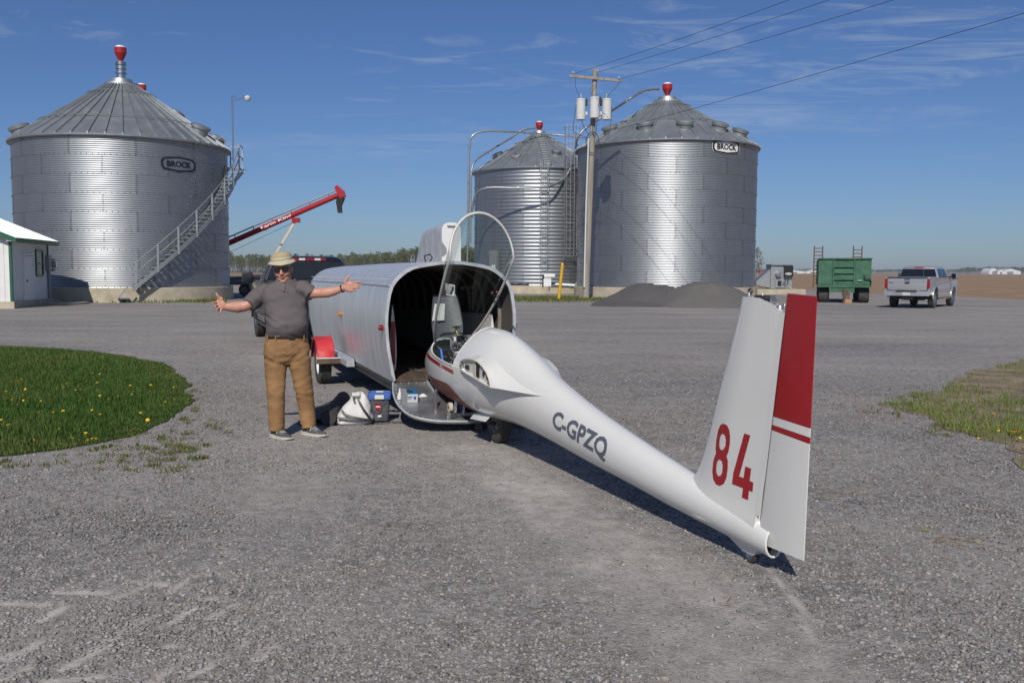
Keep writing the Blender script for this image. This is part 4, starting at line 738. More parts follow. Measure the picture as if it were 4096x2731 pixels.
# ================================================================== grain auger behind the stair bin
def grain_auger():
    Y = 60.5; h = AY(780, 447, Y); l = AY(515, 563, Y); d = (h - l); lo = l - d * 0.95; o = thing('grain_auger', 'long red portable grain auger raised on a cream strut behind the stair bin', 'auger', (lo.x, lo.y, 0)); b0 = Vector((lo.x, lo.y, 0))
    V = lambda p: p - b0; dn = d.normalized(); up = Vector((0, -1, 0)).cross(dn) * -1; up = up if up.z > 0 else -up
    tb = B().tube([V(lo), V(h)], 0.175, 16).build('tube', 'red', o, 40)
    B().tube([V(lo + up * 0.36), V(h + up * 0.34 - dn * 0.1)], 0.045, 8).build('drive_shaft', 'steel', o, 40)
    for k in range(12): p = V(lo + d * 1.95 * (k + .5) / 12); B().bar(p + up * 0.15, p + up * 0.38, 0.05, 0.05).build('shaft_bracket', 'red_dull', tb, 0)
    for s in (0.62, 1.30): p = V(lo + d * s); B().tube([p - dn * 0.05, p + dn * 0.05], 0.20, 16).build('flange', 'red_dull', tb, 40)
    B().loft([[V(h + dn * a + up * u + Vector((0, y, 0))) for a, u in ((-0.1, -0.25), (0.32, -0.30), (0.36, 0.1), (0.12, 0.62), (-0.1, 0.55))] for y in (-0.2, 0.2)]).build('head_hood', 'red', o, 0, bevel=0.03)
    sp = [(AY(783, 455, Y), 0.24), (AY(780, 466, Y), 0.20), (AY(779.5, 474, Y), 0.145), (AY(781, 489, Y), 0.14)]
    B().loft([[V(p) + Vector((sx * r, sy * r, 0)) for sx, sy in ((-1, -1), (1, -1), (1, 1), (-1, 1))] for p, r in sp]).build('spout', 'black_rubber', o, 30)
    s0, s1 = AY(678, 508, Y - .1), AY(591, 655, Y - .3); B().bar(V(s0), V(s1), 0.12, 0.16).build('strut', 'cream_strut', o, 0)
    B().box(V(AY(680, 506, Y)), (0.45, 0.5, 0.3)).build('strut_pivot', 'red', o, 0)
    B().tube([V(AY(672, 512, Y)), V(AY(535, 576, Y - .2))], 0.012, 4).build('stay_cable', 'cable', o, 0)
    v, f = text_mesh('Farm King', 0.26, 2.15, bold=0.02); tdir = dn; c = AY(642, 524, Y); n0 = Vector((0, -1, 0))
    b = B(); rr = 0.182
    for p in v:
        a = p[1] / rr; b.v.append(tuple(V(c) + tdir * p[0] + up * rr * math.sin(a) + n0 * rr * math.cos(a)))
    cy = V(c); b.f = f
    axis_pt = lo + dn * ((c - lo).dot(dn)); shift = V(axis_pt) - cy; b.v = [tuple(Vector(q) + shift) for q in b.v]
    b.build('lettering', 'white_print', tb, 0)
    # undercarriage
    ax = AY(563, 655, 59.6); wz = 0.40
    for yy in (0, 2.2):
        c = Vector((ax.x, ax.y + yy, wz)) - b0; w = B().lathe([(0.24, -0.12), (0.37, -0.12), (0.405, -0.07), (0.405, 0.07), (0.37, 0.12), (0.24, 0.12)], 24, (0, 0, 0), 'Y').build('wheel', 'tyre', o, 40, loc=c); B().lathe([(0.02, -0.10), (0.12, -0.10), (0.14, -0.07), (0.22, -0.08), (0.25, -0.12)], 20, (0, 0, 0), 'Y').build('rim', 'grey_box', w, 40)
    B().bar(V(Vector((ax.x, ax.y, 0.4))), V(Vector((ax.x, ax.y + 2.2, 0.4))), 0.1, 0.1).build('axle', 'red_dull', o, 0)
    B().bar(V(Vector((ax.x, ax.y + 1, 0.4))), V(s1) + Vector((0, 1, 0.1)), 0.12, 0.12).build('frame', 'red_dull', o, 0)
    # bin discharge tube with motor box, next to it
    q = AY(590, 640, 58.5); o2 = thing('discharge_auger', 'grey discharge tube with a bright motor box beside the stair bin foundation', 'auger', (q.x, q.y, 0)); g = lambda x, y: AY(x, y, 58.5) - Vector((q.x, q.y, 0))
    B().tube([g(505, 645), g(583, 644)], 0.27, 14).build('tube', 'galv_trim', o2, 40); B().box(g(589, 650), (0.75, 0.6, 0.75)).build('gear_housing', 'steel', o2, 0, bevel=0.02); B().lathe([(0.02, -0.3), (0.15, -0.28), (0.15, 0.3), (0.02, 0.32)], 14, tuple(g(590, 636)), 'X', caps=True).build('motor', 'trafo', o2, 40); B().tube([g(525, 641) + Vector((0, -.3, 0)), g(550, 640) + Vector((0, -.3, 0)), g(568, 636) + Vector((0, -.3, 0)), g(580, 631) + Vector((0, -.3, 0))], 0.035, 6).build('cable', 'cable', o2, 40); B().bar(g(588, 655), g(588, 655) * Vector((1, 1, 0)) if False else Vector((g(588, 655).x, g(588, 655).y, 0)), 0.1, 0.1).build('stand', 'galv_trim', o2, 0)
grain_auger()
# ================================================================== shed
def shed():
    c = G(27, 698, 0.19); far = G(112, 690, 0.19); d = (far - c); d.z = 0; Lw = d.length; ang = math.atan2(d.y, d.x) - PI / 2
    o = thing('shed', 'white metal-sided shed with green trim beside the stair bin', 'shed', (c.x, c.y, 0), ang)       # local +y along the door wall, +x outwards (towards the yard)
    Wd = 6.5; he = 3.0; ridge = he + 1.35
    B().box((-Wd / 2, Lw / 2, 0.04), (Wd + 0.3, Lw + 0.3, 0.5)).build('foundation', 'concrete', o, 0)
    wl = B().box((-Wd / 2, Lw / 2, 0.2 + (he - 0.2) / 2), (Wd - 0.06, Lw - 0.06, he - 0.2)).build('wall', 'white_siding', o, 0)
    B().prism([(-Wd + 0.03, he), (-0.03, he), (-Wd / 2, ridge - 0.06)], Lw - 0.1, T(0, 0.05, 0)).build('gable_wall', 'white_siding', o, 0)
    def sheet(w, h, mat='white_siding'):
        b = B(); P = []; x = 0.0
        while x < w - 1e-6:
            P += [(x, 0), (min(x + 0.16, w), 0), (min(x + 0.18, w), 0.02), (min(x + 0.21, w), 0.02), (min(x + 0.228, w), 0)]; x += 0.2286
        rows = [[(q[0], q[1], z) for q in P] for z in (0, h)]; b.loft(rows, caps=False, closed=False); return b.mesh('siding_panel', mat, 0, fixn=False)
    wp = 0.914; k = 0; y = 0.0
    me = sheet(wp, he - 0.22)
    while y < Lw - 0.05: link('siding_panel', me, o, (0.0, min(y, Lw - wp), 0.21), (0, 0, PI / 2)).scale = (1, -1, 1); y += wp
    for i in range(8): link('siding_panel', me, o, (-wp * (i + 1) if i else -wp, 0.0, 0.21), (0, 0, 0)).scale = (1, -1, 1)
    for y in (0.0, Lw): B().box((0.012, y + (0.02 if y == 0 else -0.02), 0.21 + (he - 0.2) / 2), (0.10, 0.11, he - 0.2)).build('corner_trim', 'green_trim', o, 0)
    ov = 0.42; sl = math.atan2(ridge - he, Wd / 2)
    for s in (1, -1):
        b = B(); ln = (Wd / 2 + ov) / math.cos(sl); np_ = 7
        for q in range(np_):
            y0 = -ov + (Lw + 2 * ov) * q / np_; y1 = -ov + (Lw + 2 * ov) * (q + 1) / np_; P = []; w = y1 - y0; m = 4
            for j in range(m): P += [(y0 + w * j / m, 0), (y0 + w * (j + .75) / m, 0), (y0 + w * (j + .8) / m, 0.025), (y0 + w * (j + .95) / m, 0.025)]
            P.append((y1, 0)); rows = []
            for x in (ov, -Wd / 2): xx = x if s > 0 else -Wd - x; rows.append([(xx, a, he + 0.12 - (x) * math.tan(sl) + h) for a, h in P])
            B().loft(rows, caps=False, closed=False).build('roof_panel', 'alu_white', o, 0)
    B().box((ov - 0.01, Lw / 2, he - 0.13), (0.03, Lw + 2 * ov, 0.20)).build('fascia', 'green_trim', o, 0); B().box((ov - 0.22, Lw / 2, he - 0.16), (0.40, Lw + 2 * ov - 0.06, 0.02)).build('soffit', 'white_siding', o, 0)
    for y in (-ov, Lw + ov): B().prism([(ov, he - 0.22), (ov, he + 0.0 - ov * math.tan(sl) + 0.10), (-Wd / 2, ridge + 0.09), (-Wd / 2, ridge - 0.20)], 0.03, T(0, y, 0)).build('barge_board', 'green_trim', o, 0)
    # door and window on the long wall, by pixel columns 160-240 and 260-335 of a view 1 px = 0.0024 of the frame
    yd = lambda f: Lw * f
    dr = B().box((0.035, yd(0.43), 1.22), (0.05, Lw * 0.24, 2.02)).build('door', 'white_paint', o, 0, bevel=0.008); B().sphere((0.09, yd(0.36), 1.15), 0.04, 8, 6).build('handle', 'dark_metal', dr, 40)
    b = B(); yy = (yd(0.30), yd(0.56)); [b.box((0.05, y, 1.27), (0.07, 0.08, 2.2)) for y in yy]; b.box((0.05, yd(0.43), 2.31), (0.07, yy[1] - yy[0] - 0.08, 0.08)); b.build('door_frame', 'white_paint', dr, 0)
    wn = B(); y0, y1, z0, z1 = yd(0.64), yd(0.835), 1.38, 2.52
    for y in (y0, y1): wn.box((0.045, y, (z0 + z1) / 2), (0.06, 0.07, z1 - z0))
    for z in (z0, (z0 + z1) / 2, z1): wn.box((0.045, (y0 + y1) / 2, z), (0.06, y1 - y0 - 0.07, 0.07))
    w = wn.build('window', 'green_trim', o, 0)
    for za, zb in ((z0, (z0 + z1) / 2), ((z0 + z1) / 2, z1)): B().box((0.03, (y0 + y1) / 2, (za + zb) / 2), (0.015, y1 - y0 - 0.07, zb - za - 0.07)).build('pane', 'window_glass', w, 0)
    mt = B().box((0.12, Lw * 0.955, 1.95), (0.16, 0.42, 0.72)).build('meter_box', 'grey_box', o, 0, bevel=0.015); B().box((0.12, Lw * 1.06, 1.85), (0.2, 0.35, 0.6)).build('meter_box', 'grey_box', o, 0, bevel=0.015); B().lathe([(0.02, 0.2), (0.12, 0.18), (0.13, 0.05)], 14, (0.12, Lw * 1.06, 1.9), 'X', caps=True).build('meter', 'steel', mt, 40)
    B().tube([(0.12, Lw * 0.955, 1.6), (0.12, Lw * 0.955, 0.35), (0.22, Lw * 0.95, 0.05)], 0.06, 8).build('conduit', 'grey_box', o, 40)
shed()
q = G(70, 697, 0.1); b = B(); b.box((0, 0, 0.05), (1.3, 2.2, 0.12)); o = b.build('doorstep', 'concrete', None, 0, bevel=0.02, loc=(q.x + 0.9, q.y + 1.4, 0)); tag(o, 'flat concrete doorstep slab in front of the shed door', 'doorstep')
# ================================================================== gravel heaps
def heap(label, cx, cy, rx, ry, h, tint, seed):
    n, m = 110, 40; rings = []
    for i in range(m + 1):
        t = i / m; ring = []
        for j in range(n):
            a = 2 * PI * j / n; w = 1 + 0.13 * mnoise.noise((math.cos(a) * 1.3 + seed, math.sin(a) * 1.3, seed)); x, y = rx * t * w * math.cos(a), ry * t * w * math.sin(a)
            z = h * (max(0, 1 - t) ** 1.0 * (1 - 0.25 * math.exp(-(t / 0.25) ** 2)) ) * (1 + 0.16 * mnoise.noise((x * 0.8 + seed, y * 0.8, 3))) + (0.10 * mnoise.noise((x * 2, y * 2, seed)) + 0.05 * mnoise.noise((x * 7, y * 7, seed))) * (1 - t) - 0.03 * (t > 0.98)
            ring.append((x, y, z))
        rings.append(ring)
    b = B(); b.loft(rings, caps=False); mt = material('heap%d' % seed, tint, 0.95, 0, 0.28, 22, 0.9, 26, detail=8, spec=0.2, dist=0.03); o = b.build('gravel_heap', mt, None, 60, loc=(cx, cy, 0)); tag(o, label, 'gravel heap', 'gravel heaps'); return o
p1_, p2_ = AY(1500, 700, 46), AY(1612, 700, 45.5)
heap('dark grey heap of crushed gravel at the foot of the badge bin', p1_.x, 46.2, 3.0, 2.9, 1.42, (0.105, 0.10, 0.10), 1); heap('paler brown-grey heap of gravel spilling towards the glider fin', p2_.x, 45.0, 3.1, 3.0, 1.56, (0.135, 0.127, 0.122), 2)
q = G(1430, 706); heap('low dark skirt of gravel beside the utility pole', q.x + 1.2, q.y + 2.0, 2.6, 1.6, 0.38, (0.10, 0.098, 0.10), 3)
# ================================================================== aeration fan
def fan():
    Y = 70.0; c = AY(1791, 663, Y); o = thing('aeration_fan', 'grey sheet-metal aeration fan with a black control box beside the badge bin', 'fan', (c.x, c.y, 0)); g = lambda x, y, dy=0.0: AY(x, y, Y + dy) - Vector((c.x, c.y, 0))
    z0, z1 = g(1791, 663).z, g(1791, 609).z; x0, x1 = g(1769, 640).x, g(1818, 640).x
    B().box(((x0 + x1) / 2 - .8, 0, z0 / 2 - .02), (x1 - x0 + 3.0, 2.6, z0)).build('pad', 'concrete', o, 0)
    B().box(((x0 + x1) / 2, 0.5, (z0 + z1) / 2), (x1 - x0, 1.4, z1 - z0)).build('housing', 'galv_trim', o, 0, bevel=0.02)
    B().box(((x0 + x1) / 2, 0.45, z1 + 0.03), (x1 - x0 + 0.08, 1.6, 0.06)).build('top_cap', 'galv_trim', o, 0)
    P = [(g(1737, 645).x, z0 + 0.25), (g(1737, 645).x, g(0, 640).z), (x0, g(1769, 618).z), (x0, z0 + 0.05)]; B().prism(P, 1.2, T(0, -0.05, 0)).build('duct', 'galv_trim', o, 0)
    cb = B().box(tuple(g(1811, 623, -0.35)), (g(1821, 0).x - g(1801, 0).x, 0.3, g(0, 611).z - g(0, 636).z)).build('control_box', 'black', o, 0, bevel=0.02)
    p = g(1811, 629, -0.515); B().lathe([(0.02, -0.008), (0.24, -0.008), (0.25, 0)], 20, (0, 0, 0), 'Y').xf(T(p) @ Matrix.Diagonal((1, 1, 0.34, 1))).build('logo', 'white_print', cb, 0)
    v, f = text_mesh('BROCK', 0.07, 0.36, 0.03); B().add([(p.x + a, p.y - 0.014, p.z + b_) for a, b_ in v], f).build('lettering', 'black', cb, 0)
    p = g(1788, 630, -0.3); B().lathe([(0.02, -0.2), (0.21, -0.18), (0.23, 0.0), (0.21, 0.1)], 18, tuple(p), 'Y').build('motor', 'steel', o, 40)
    p = g(1790, 651, -0.22); b = B(); b.box((p.x, p.y, p.z), (0.62, 0.12, 0.62)); sw = b.build('switch_plate', 'galv_trim', o, 0); B().box((p.x, p.y - 0.07, p.z), (0.28, 0.02, 0.40)).build('opening', 'black', sw, 0)
    B().tube([g(1806, 637, -.45), g(1804, 646, -.5), g(1798, 652, -.4)], 0.03, 5).build('cable', 'cable', o, 40); B().tube([g(1811, 637, -.45), g(1810, 650, -.5), g(1802, 656, -.4)], 0.03, 5).build('cable', 'cable', o, 40)
fan()
# ================================================================== wheels
def wheel(parent, loc, r, w, side, rim='steel', rim_r=0.6, name='wheel', axis='X', tread=True):
    n = 48; b = B(); hw = w / 2
    prof = [(r * rim_r, -hw * 0.8), (r * 0.80, -hw), (r * 0.94, -hw * 0.93), (r, -hw * 0.74), (r, hw * 0.74), (r * 0.94, hw * 0.93), (r * 0.80, hw), (r * rim_r, hw * 0.8)]
    b.lathe(prof, n, axis=axis)
    if tread:
        for k in range(n):
            a = 2 * PI * (k + .5) / n
            for j, f in enumerate((-0.58, -0.2, 0.2, 0.58)):
                M = Matrix.Rotation(a + (0.5 * PI / n if j % 2 else 0), 3, 'X') if axis == 'X' else Matrix.Rotation(-a, 3, 'Y'); c = M @ Vector((f * hw if axis == 'X' else 0, 0 if axis == 'X' else f * hw, r)); b.box(c, (hw * 0.30, 2 * PI * r / n * 0.72, 0.016) if axis == 'X' else (2 * PI * r / n * 0.72, hw * 0.30, 0.016), M)
    t = b.build(name, 'tyre', parent, 40, loc=loc)
    s = side; b = B(); q = [(0.02, s * hw * 0.55), (r * 0.14, s * hw * 0.58), (r * 0.16, s * hw * 0.40), (r * 0.42, s * hw * 0.38), (r * (rim_r - 0.05), s * hw * 0.72), (r * rim_r, s * hw * 0.82)]; b.lathe(q, 24, axis=axis); b.lathe([(r * rim_r, -hw * 0.7), (r * rim_r * 0.98, hw * 0.7)], 24, axis=axis)
    b.build('rim', rim, t, 40); return t
# ================================================================== green wagon
def wagon():
    c = G(1938, 695.5); o = thing('farm_wagon', 'green steel dump wagon with its drawbar jacked on a timber block', 'wagon', (c.x, c.y, 0), math.radians(-17)); W = 2.70; zb, zt = 0.92, 2.36; Ln = 5.6
    bd = B().box((0, Ln / 2, (zb + zt) / 2), (W, Ln, zt - zb)).build('body', 'wagon_green', o, 0)
    for x in (-W / 2 + 0.78, W / 2 - 0.86): B().box((x, -0.045, (zb + zt) / 2), (0.06, 0.09, zt - zb)).build('upright', 'wagon_green', o, 0)
    for z in (zb + 0.36, zb + 0.70, zb + 1.04): B().box((-0.04, -0.05, z), (1.13, 0.10, 0.07)).build('step_bar', 'wagon_green', o, 0)
    for s, w in ((-1, 0.78), (1, 0.86)): B().box((s * (W / 2 - w / 2 + 0.02), -0.012, (zb + zt) / 2 + 0.03), (w - 0.08, 0.024, zt - zb - 0.1)).build('end_panel', 'wagon_green', bd, 0)
    B().box((0, -0.03, zt + 0.03), (W + 0.06, 0.14, 0.07)).build('top_rail', 'wagon_green', o, 0); B().box((0, 0.0, zb - 0.03), (W + 0.04, 0.3, 0.10)).build('bottom_rail', 'wagon_green', o, 0)
    B().box((0, Ln / 2, zb - 0.10), (1.1, Ln, 0.2)).build('chassis', 'rust', o, 0); B().box((-0.12, 0.05, 0.72), (1.2, 0.3, 0.28)).build('hitch_frame', 'wagon_green', o, 0)
    for x in (-0.72, 0.48): B().box((x, -0.02, 0.76), (0.08, 0.2, 0.42)).build('frame_post', 'wagon_green', o, 0)
    B().tube([(1.0, -0.10, zt - 0.85), (1.0, -0.12, zt - 1.0), (1.05, -0.12, zt - 1.06), (1.3, -0.12, zt - 1.08), (1.34, -0.12, zt - 1.2), (1.34, -0.1, zb + 0.1)], 0.03, 6).build('hose', 'cable', o, 40)
    hd = B().box((0.78, -0.06, zb + 0.28), (0.26, 0.05, 0.07)).build('handle', 'chrome', o, 0, bevel=0.01)
    for s in (-1, 1):
        for k, y in enumerate((0.65, 4.4, 5.0)): wheel(o, (s * (W / 2 - 0.32), y, 0.46), 0.46, 0.55, s, 'rust', tread=False)
    jk = B().tube([(0.02, -0.35, 0.22), (0.02, -0.35, 0.75)], 0.09, 10).build('jack', 'rust', o, 40); B().box((0.02, -0.28, 0.55), (0.28, 0.22, 0.30)).build('coupling', 'rust', o, 0, bevel=0.03); B().box((0.22, -0.3, 0.40), (0.10, 0.16, 0.34)).build('jack_bracket', 'rust', o, 0); B().bar((0, -0.2, 0.62), (0, 1.2, 0.72), 0.16, 0.16).build('drawbar', 'wagon_green', o, 0)
    for x, zz, dy, lab in ((-W / 2 - 0.02, 0.8, 0.35, 'a'), (0.66, 0.9, 0.55, 'b')):
        r_ = bpy.data.objects.new('loading_ramp', None); COL.objects.link(r_); r_.parent = o; top = 3.08
        for dx in (-0.22, 0.22): B().bar((x + dx, dy + 0.2, zz), (x + dx, dy, top), 0.06, 0.08).build('rail', 'rust', r_, 0)
        k = 0
        while zz + 0.25 + 0.19 * k < top - 0.05: z = zz + 0.25 + 0.19 * k; B().bar((x - 0.22, dy + 0.2 * (top - z) / (top - zz), z), (x + 0.22, dy + 0.2 * (top - z) / (top - zz), z), 0.05, 0.05).build('rung', 'rust', r_, 0); k += 1
    bl = B().box((0, 0, 0.11), (0.38, 0.32, 0.21)).build('timber_block', 'timber', None, 0, bevel=0.01, loc=(c.x + 0.06, c.y - 0.35, 0), rot=(0, 0, 0.1)); tag(bl, 'small timber block under the wagon jack', 'block')
wagon()
# ================================================================== pickups
def pickup(label, loc, rz, paint, plate, kind):
    o = thing('pickup_truck', label, 'pickup truck', loc, rz); W = 1.0                    # local y forward from the rear bumper
    zr, zbelt, zt = 1.42, 1.40, 1.96; yc0, yc1 = 2.05, 4.45; yn = 5.85
    def arch(y, r, z0=0.62): return [(y + r * math.cos(a), 0.46 + r * math.sin(a)) for a in (PI - PI * k / 10 for k in range(11)) if 0.46 + r * math.sin(a) >= z0 - 0.14]
    ra, fa = 1.28, 4.95
    prof = [(0.16, 0.62)] + [(ra - 0.56, 0.62)] + arch(ra, 0.52) + [(ra + 0.56, 0.62), (ra + 0.62, 0.48), (fa - 0.62, 0.48), (fa - 0.56, 0.62)] + arch(fa, 0.52) + [(fa + 0.56, 0.62), (yn - 0.05, 0.60), (yn, 0.85), (yn - 0.06, 1.15), (yn - 0.35, 1.30), (yc1 + 0.2, 1.40), (yc0, zbelt + 0.02), (0.14, zr), (0.12, 0.9)]
    for s in (-1, 1):
        M = Matrix(((0, 1, 0, 0), (1, 0, 0, 0), (0, 0, 1, 0), (0, 0, 0, 1)))
        b = B(); b.prism(prof, 0.10, M); b.xf(T(s * W - (0.10 if s > 0 else 0), 0, 0)); 
        for i, v in enumerate(b.v):                                    # gentle tuck at the sill and shoulder
            x, y, z = v; k = 0.05 * max(0, (0.95 - z)) + 0.04 * max(0, z - 1.15) * 2; b.v[i] = (x - s * k, y, z)
        b.build('side_panel', paint, o, 30, bevel=0.022)
        for y in (ra, fa):
            fl = B(); fl.tube([(s * (W - 0.005), y + 0.545 * math.cos(a), 0.46 + 0.545 * math.sin(a)) for a in (PI * k / 14 for k in range(15))], 0.035, 6); fl.build('wheel_arch', paint, o, 40)
        wl = B().box((s * (W - 0.33), ra, 0.72), (0.46, 1.2, 0.5)).build('wheel_well', 'black', o, 0)
        for y in (ra, fa): wheel(o, (s * (W - 0.15), y, 0.40), 0.40, 0.27, s, 'steel' if kind == 'silver' else 'chrome', rim_r=0.62)
        # taillight
        B().box((s * (W - 0.075), 0.125, 1.14), (0.13, 0.06, 0.44)).build('taillight', 'lamp_red', o, 30, bevel=0.015)
        # side glass
        sg = B(); x = s * (W - 0.10)
        for ya, yb in ((yc0 + 0.22, yc0 + 1.02), (yc0 + 1.12, yc0 + 1.95)):
            sg = B(); sg.add([(x, ya, 1.43), (x, yb, 1.43), (x - s * 0.145, yb - (0.28 if yb > yc0 + 1.5 else 0), 1.83), (x - s * 0.145, ya + (0.08 if ya < yc0 + 0.5 else 0), 1.83)], [(0, 1, 2, 3)]); sg.v = [(v[0] + s * 0.012, v[1], v[2]) for v in sg.v]; sg.build('side_window', 'dark_glass', o, 0)
        h = B().box((s * (W + 0.0), yc0 + 0.9, 1.22), (0.03, 0.2, 0.04)).build('door_handle', paint, o, 0)
        mr = B().box((s * (W + 0.23), yc0 + 1.75, 1.47), (0.24, 0.14, 0.30 if kind == 'silver' else 0.25)).build('wing_mirror', 'black' if kind != 'silver' else 'chrome', o, 30, bevel=0.03); B().box((s * (W + 0.23), yc0 + 1.675, 1.47), (0.19, 0.012, 0.24 if kind == 'silver' else 0.2)).build('mirror_glass', 'dark_glass', mr, 0); B().bar((s * (W - 0.06), yc0 + 1.8, 1.43), (s * (W + 0.16), yc0 + 1.78, 1.45), 0.08, 0.06).build('mirror_arm', 'black', mr, 0)
        B().bar((s * (W - 0.08), ra + 0.75, 0.42), (s * (W - 0.08), fa - 0.75, 0.42), 0.14, 0.06).build('running_board', 'dark_metal' if kind != 'silver' else 'chrome', o, 0)
    # cab shell
    cs = []
    def ring(z, y0, y1, w): 
        c = 0.10; return [(-w + c, y0, z), (w - c, y0, z), (w, y0 + c, z), (w, y1 - c, z), (w - c, y1, z), (-w + c, y1, z), (-w, y1 - c, z), (-w, y0 + c, z)]
    B().loft([ring(0.6, yc0, yc1 + 0.1, W - 0.10), ring(zbelt, yc0, yc1 + 0.1, W - 0.10), ring(1.84, yc0 + 0.13, yc1 - 0.62, W - 0.245), ring(1.92, yc0 + 0.20, yc1 - 0.75, W - 0.30), ring(zt, yc0 + 0.36, yc1 - 0.95, W - 0.46)]).build('cab', paint, o, 40)
    wb = W - 0.17; B().add([(-wb, yc0 - 0.012 + 0.02, 1.46), (wb, yc0 + 0.008, 1.46), (wb - 0.12, yc0 + 0.108, 1.82), (-wb + 0.12, yc0 + 0.108, 1.82)], [(0, 1, 2, 3)]).xf(T(0, -0.012, 0)).build('rear_window', 'dark_glass', o, 0)
    if kind == 'silver':
        for x in (-0.24, 0.24): B().bar((x, yc0 - 0.006, 1.47), (x * 0.95, yc0 + 0.092, 1.81), 0.025, 0.02).build('window_divider', 'black', o, 0)
    B().add([(-wb, yc1 + 0.08, 1.44), (wb, yc1 + 0.08, 1.44), (wb - 0.12, yc1 - 0.60, 1.83), (-wb + 0.12, yc1 - 0.60, 1.83)], [(0, 1, 2, 3)]).xf(T(0, 0.02, 0.012)).build('windscreen', 'dark_glass', o, 0)
    bl = B().box((0, yc0 + 0.165, 1.885), (0.42 if kind == 'silver' else 0.72, 0.05, 0.06)).build('brake_lamp', 'lamp_red', o, 0, bevel=0.008)
    if kind != 'silver':
        for x in (-0.17, 0.17): B().box((x, yc0 + 0.137, 1.885), (0.13, 0.008, 0.045)).build('lens', 'lens_white', bl, 0)
    B().loft([[(-W + 0.08, y, z0), (W - 0.08, y, z0), (W - 0.08, y, z1), (-W + 0.08, y, z1)] for y, z0, z1 in ((yc1, 0.6, 1.40), (yn - 0.35, 0.6, 1.30), (yn - 0.03, 0.62, 1.14))]).build('bonnet', paint, o, 30, bevel=0.02)
    # bed, tailgate, bumper
    B().box((0, 1.1, 0.74), (2 * W - 0.22, 1.86, 0.10)).build('bed_floor', 'dark_metal', o, 0)
    tg = B().box((0, 0.15, 1.13), (2 * W - 0.27, 0.07, 0.60)).build('tailgate', paint, o, 30, bevel=0.018)
    B().box((0, 0.112, 1.29), (2 * W - 0.34, 0.02, 0.18)).build('gate_panel', paint, tg, 0, bevel=0.008); B().box((0, 0.12, 1.42), (2 * W - 0.26, 0.12, 0.035)).build('gate_cap', 'dark_metal', tg, 0)
    B().box((0, 0.10, 1.325), (0.26, 0.03, 0.08)).build('gate_handle', 'chrome' if kind == 'silver' else 'black', tg, 0, bevel=0.008)
    B().lathe([(0.01, -0.012), (0.11, -0.012), (0.12, 0.0)], 20, (0, 0, 0), 'Y').xf(T(0, 0.10, 1.18) @ Matrix.Diagonal((1, 1, 0.42, 1))).build('emblem', 'dark_metal' if kind == 'silver' else 'chrome', tg, 0)
    if kind == 'silver': B().box((-0.72, 0.11, 1.18), (0.20, 0.012, 0.035)).build('badge', 'lamp_red', tg, 0); B().box((-0.70, 0.11, 1.24), (0.13, 0.012, 0.02)).build('badge', 'dark_metal', tg, 0)
    bp = B(); bp.loft([[(x, 0.02 + 0.05 * (abs(x) / W) ** 3, z) for x in np.linspace(-W + 0.01, W - 0.01, 13)] for z in (0.58, 0.76, 0.80)], caps=False, closed=False); bp.loft([[(x, 0.02 + 0.05 * (abs(x) / W) ** 3, 0.80) for x in np.linspace(-W + 0.01, W - 0.01, 13)], [(x, 0.22, 0.81) for x in np.linspace(-W + 0.01, W - 0.01, 13)]], caps=False, closed=False); bpo = bp.build('rear_bumper', 'silver_paint' if kind == 'silver' else 'chrome', o, 30)
    B().box((0, 0.012, 0.80), (0.9, 0.1, 0.04)).build('step_pad', 'black', bpo, 0)
    pl = B().box((0, 0.012, 0.69), (0.31, 0.012, 0.155)).build('licence_plate', 'white_print', o, 0); v, f = text_mesh(plate, 0.07, 0.25, 0.01); B().add([(a, 0.003, 0.685 + b_) for a, b_ in v], f).build('lettering', 'grey_print', pl, 0)
    B().box((0, 0.4, 0.5), (0.5, 0.5, 0.16)).build('hitch', 'dark_metal', o, 0); B().bar((-0.5, ra, 0.42), (0.5, ra, 0.42), 0.14, 0.14).build('rear_axle', 'black', o, 0); B().box((0, 3.2, 0.5), (1.2, 4.6, 0.2)).build('chassis', 'black', o, 0)
    B().sphere((0, ra, 0.42), 0.19, 10, 8).build('differential', 'dark_metal', o, 40)
    return o
q0, q1 = G(3730 / 1.7415, 1232 / 1.7415), G(3800 / 1.7415, 1223.5 / 1.7415)
hd = math.atan2(q1.y - q0.y, q1.x - q0.x) - PI / 2
ax = Vector((-math.sin(hd), math.cos(hd), 0)); rt = Vector((math.cos(hd), math.sin(hd), 0)); rear = q0 - ax * 1.28 - rt * 0.87
pickup('silver pickup truck parked alone at the edge of the field', (rear.x, rear.y, 0), hd, 'silver_paint', '103 KJP', 'silver')
TR_A = math.radians(19.15); tfw = Vector((-math.sin(TR_A), math.cos(TR_A), 0)); trt = Vector((math.cos(TR_A), math.sin(TR_A), 0))
cab = Vector((-4.42, 20.5, 0)); p_ = cab - tfw * 2.05
pickup('black pickup truck hitched to the front of the aluminium glider trailer', (p_.x, p_.y, 0), math.radians(20), 'black_paint', '842 PVC', 'black')
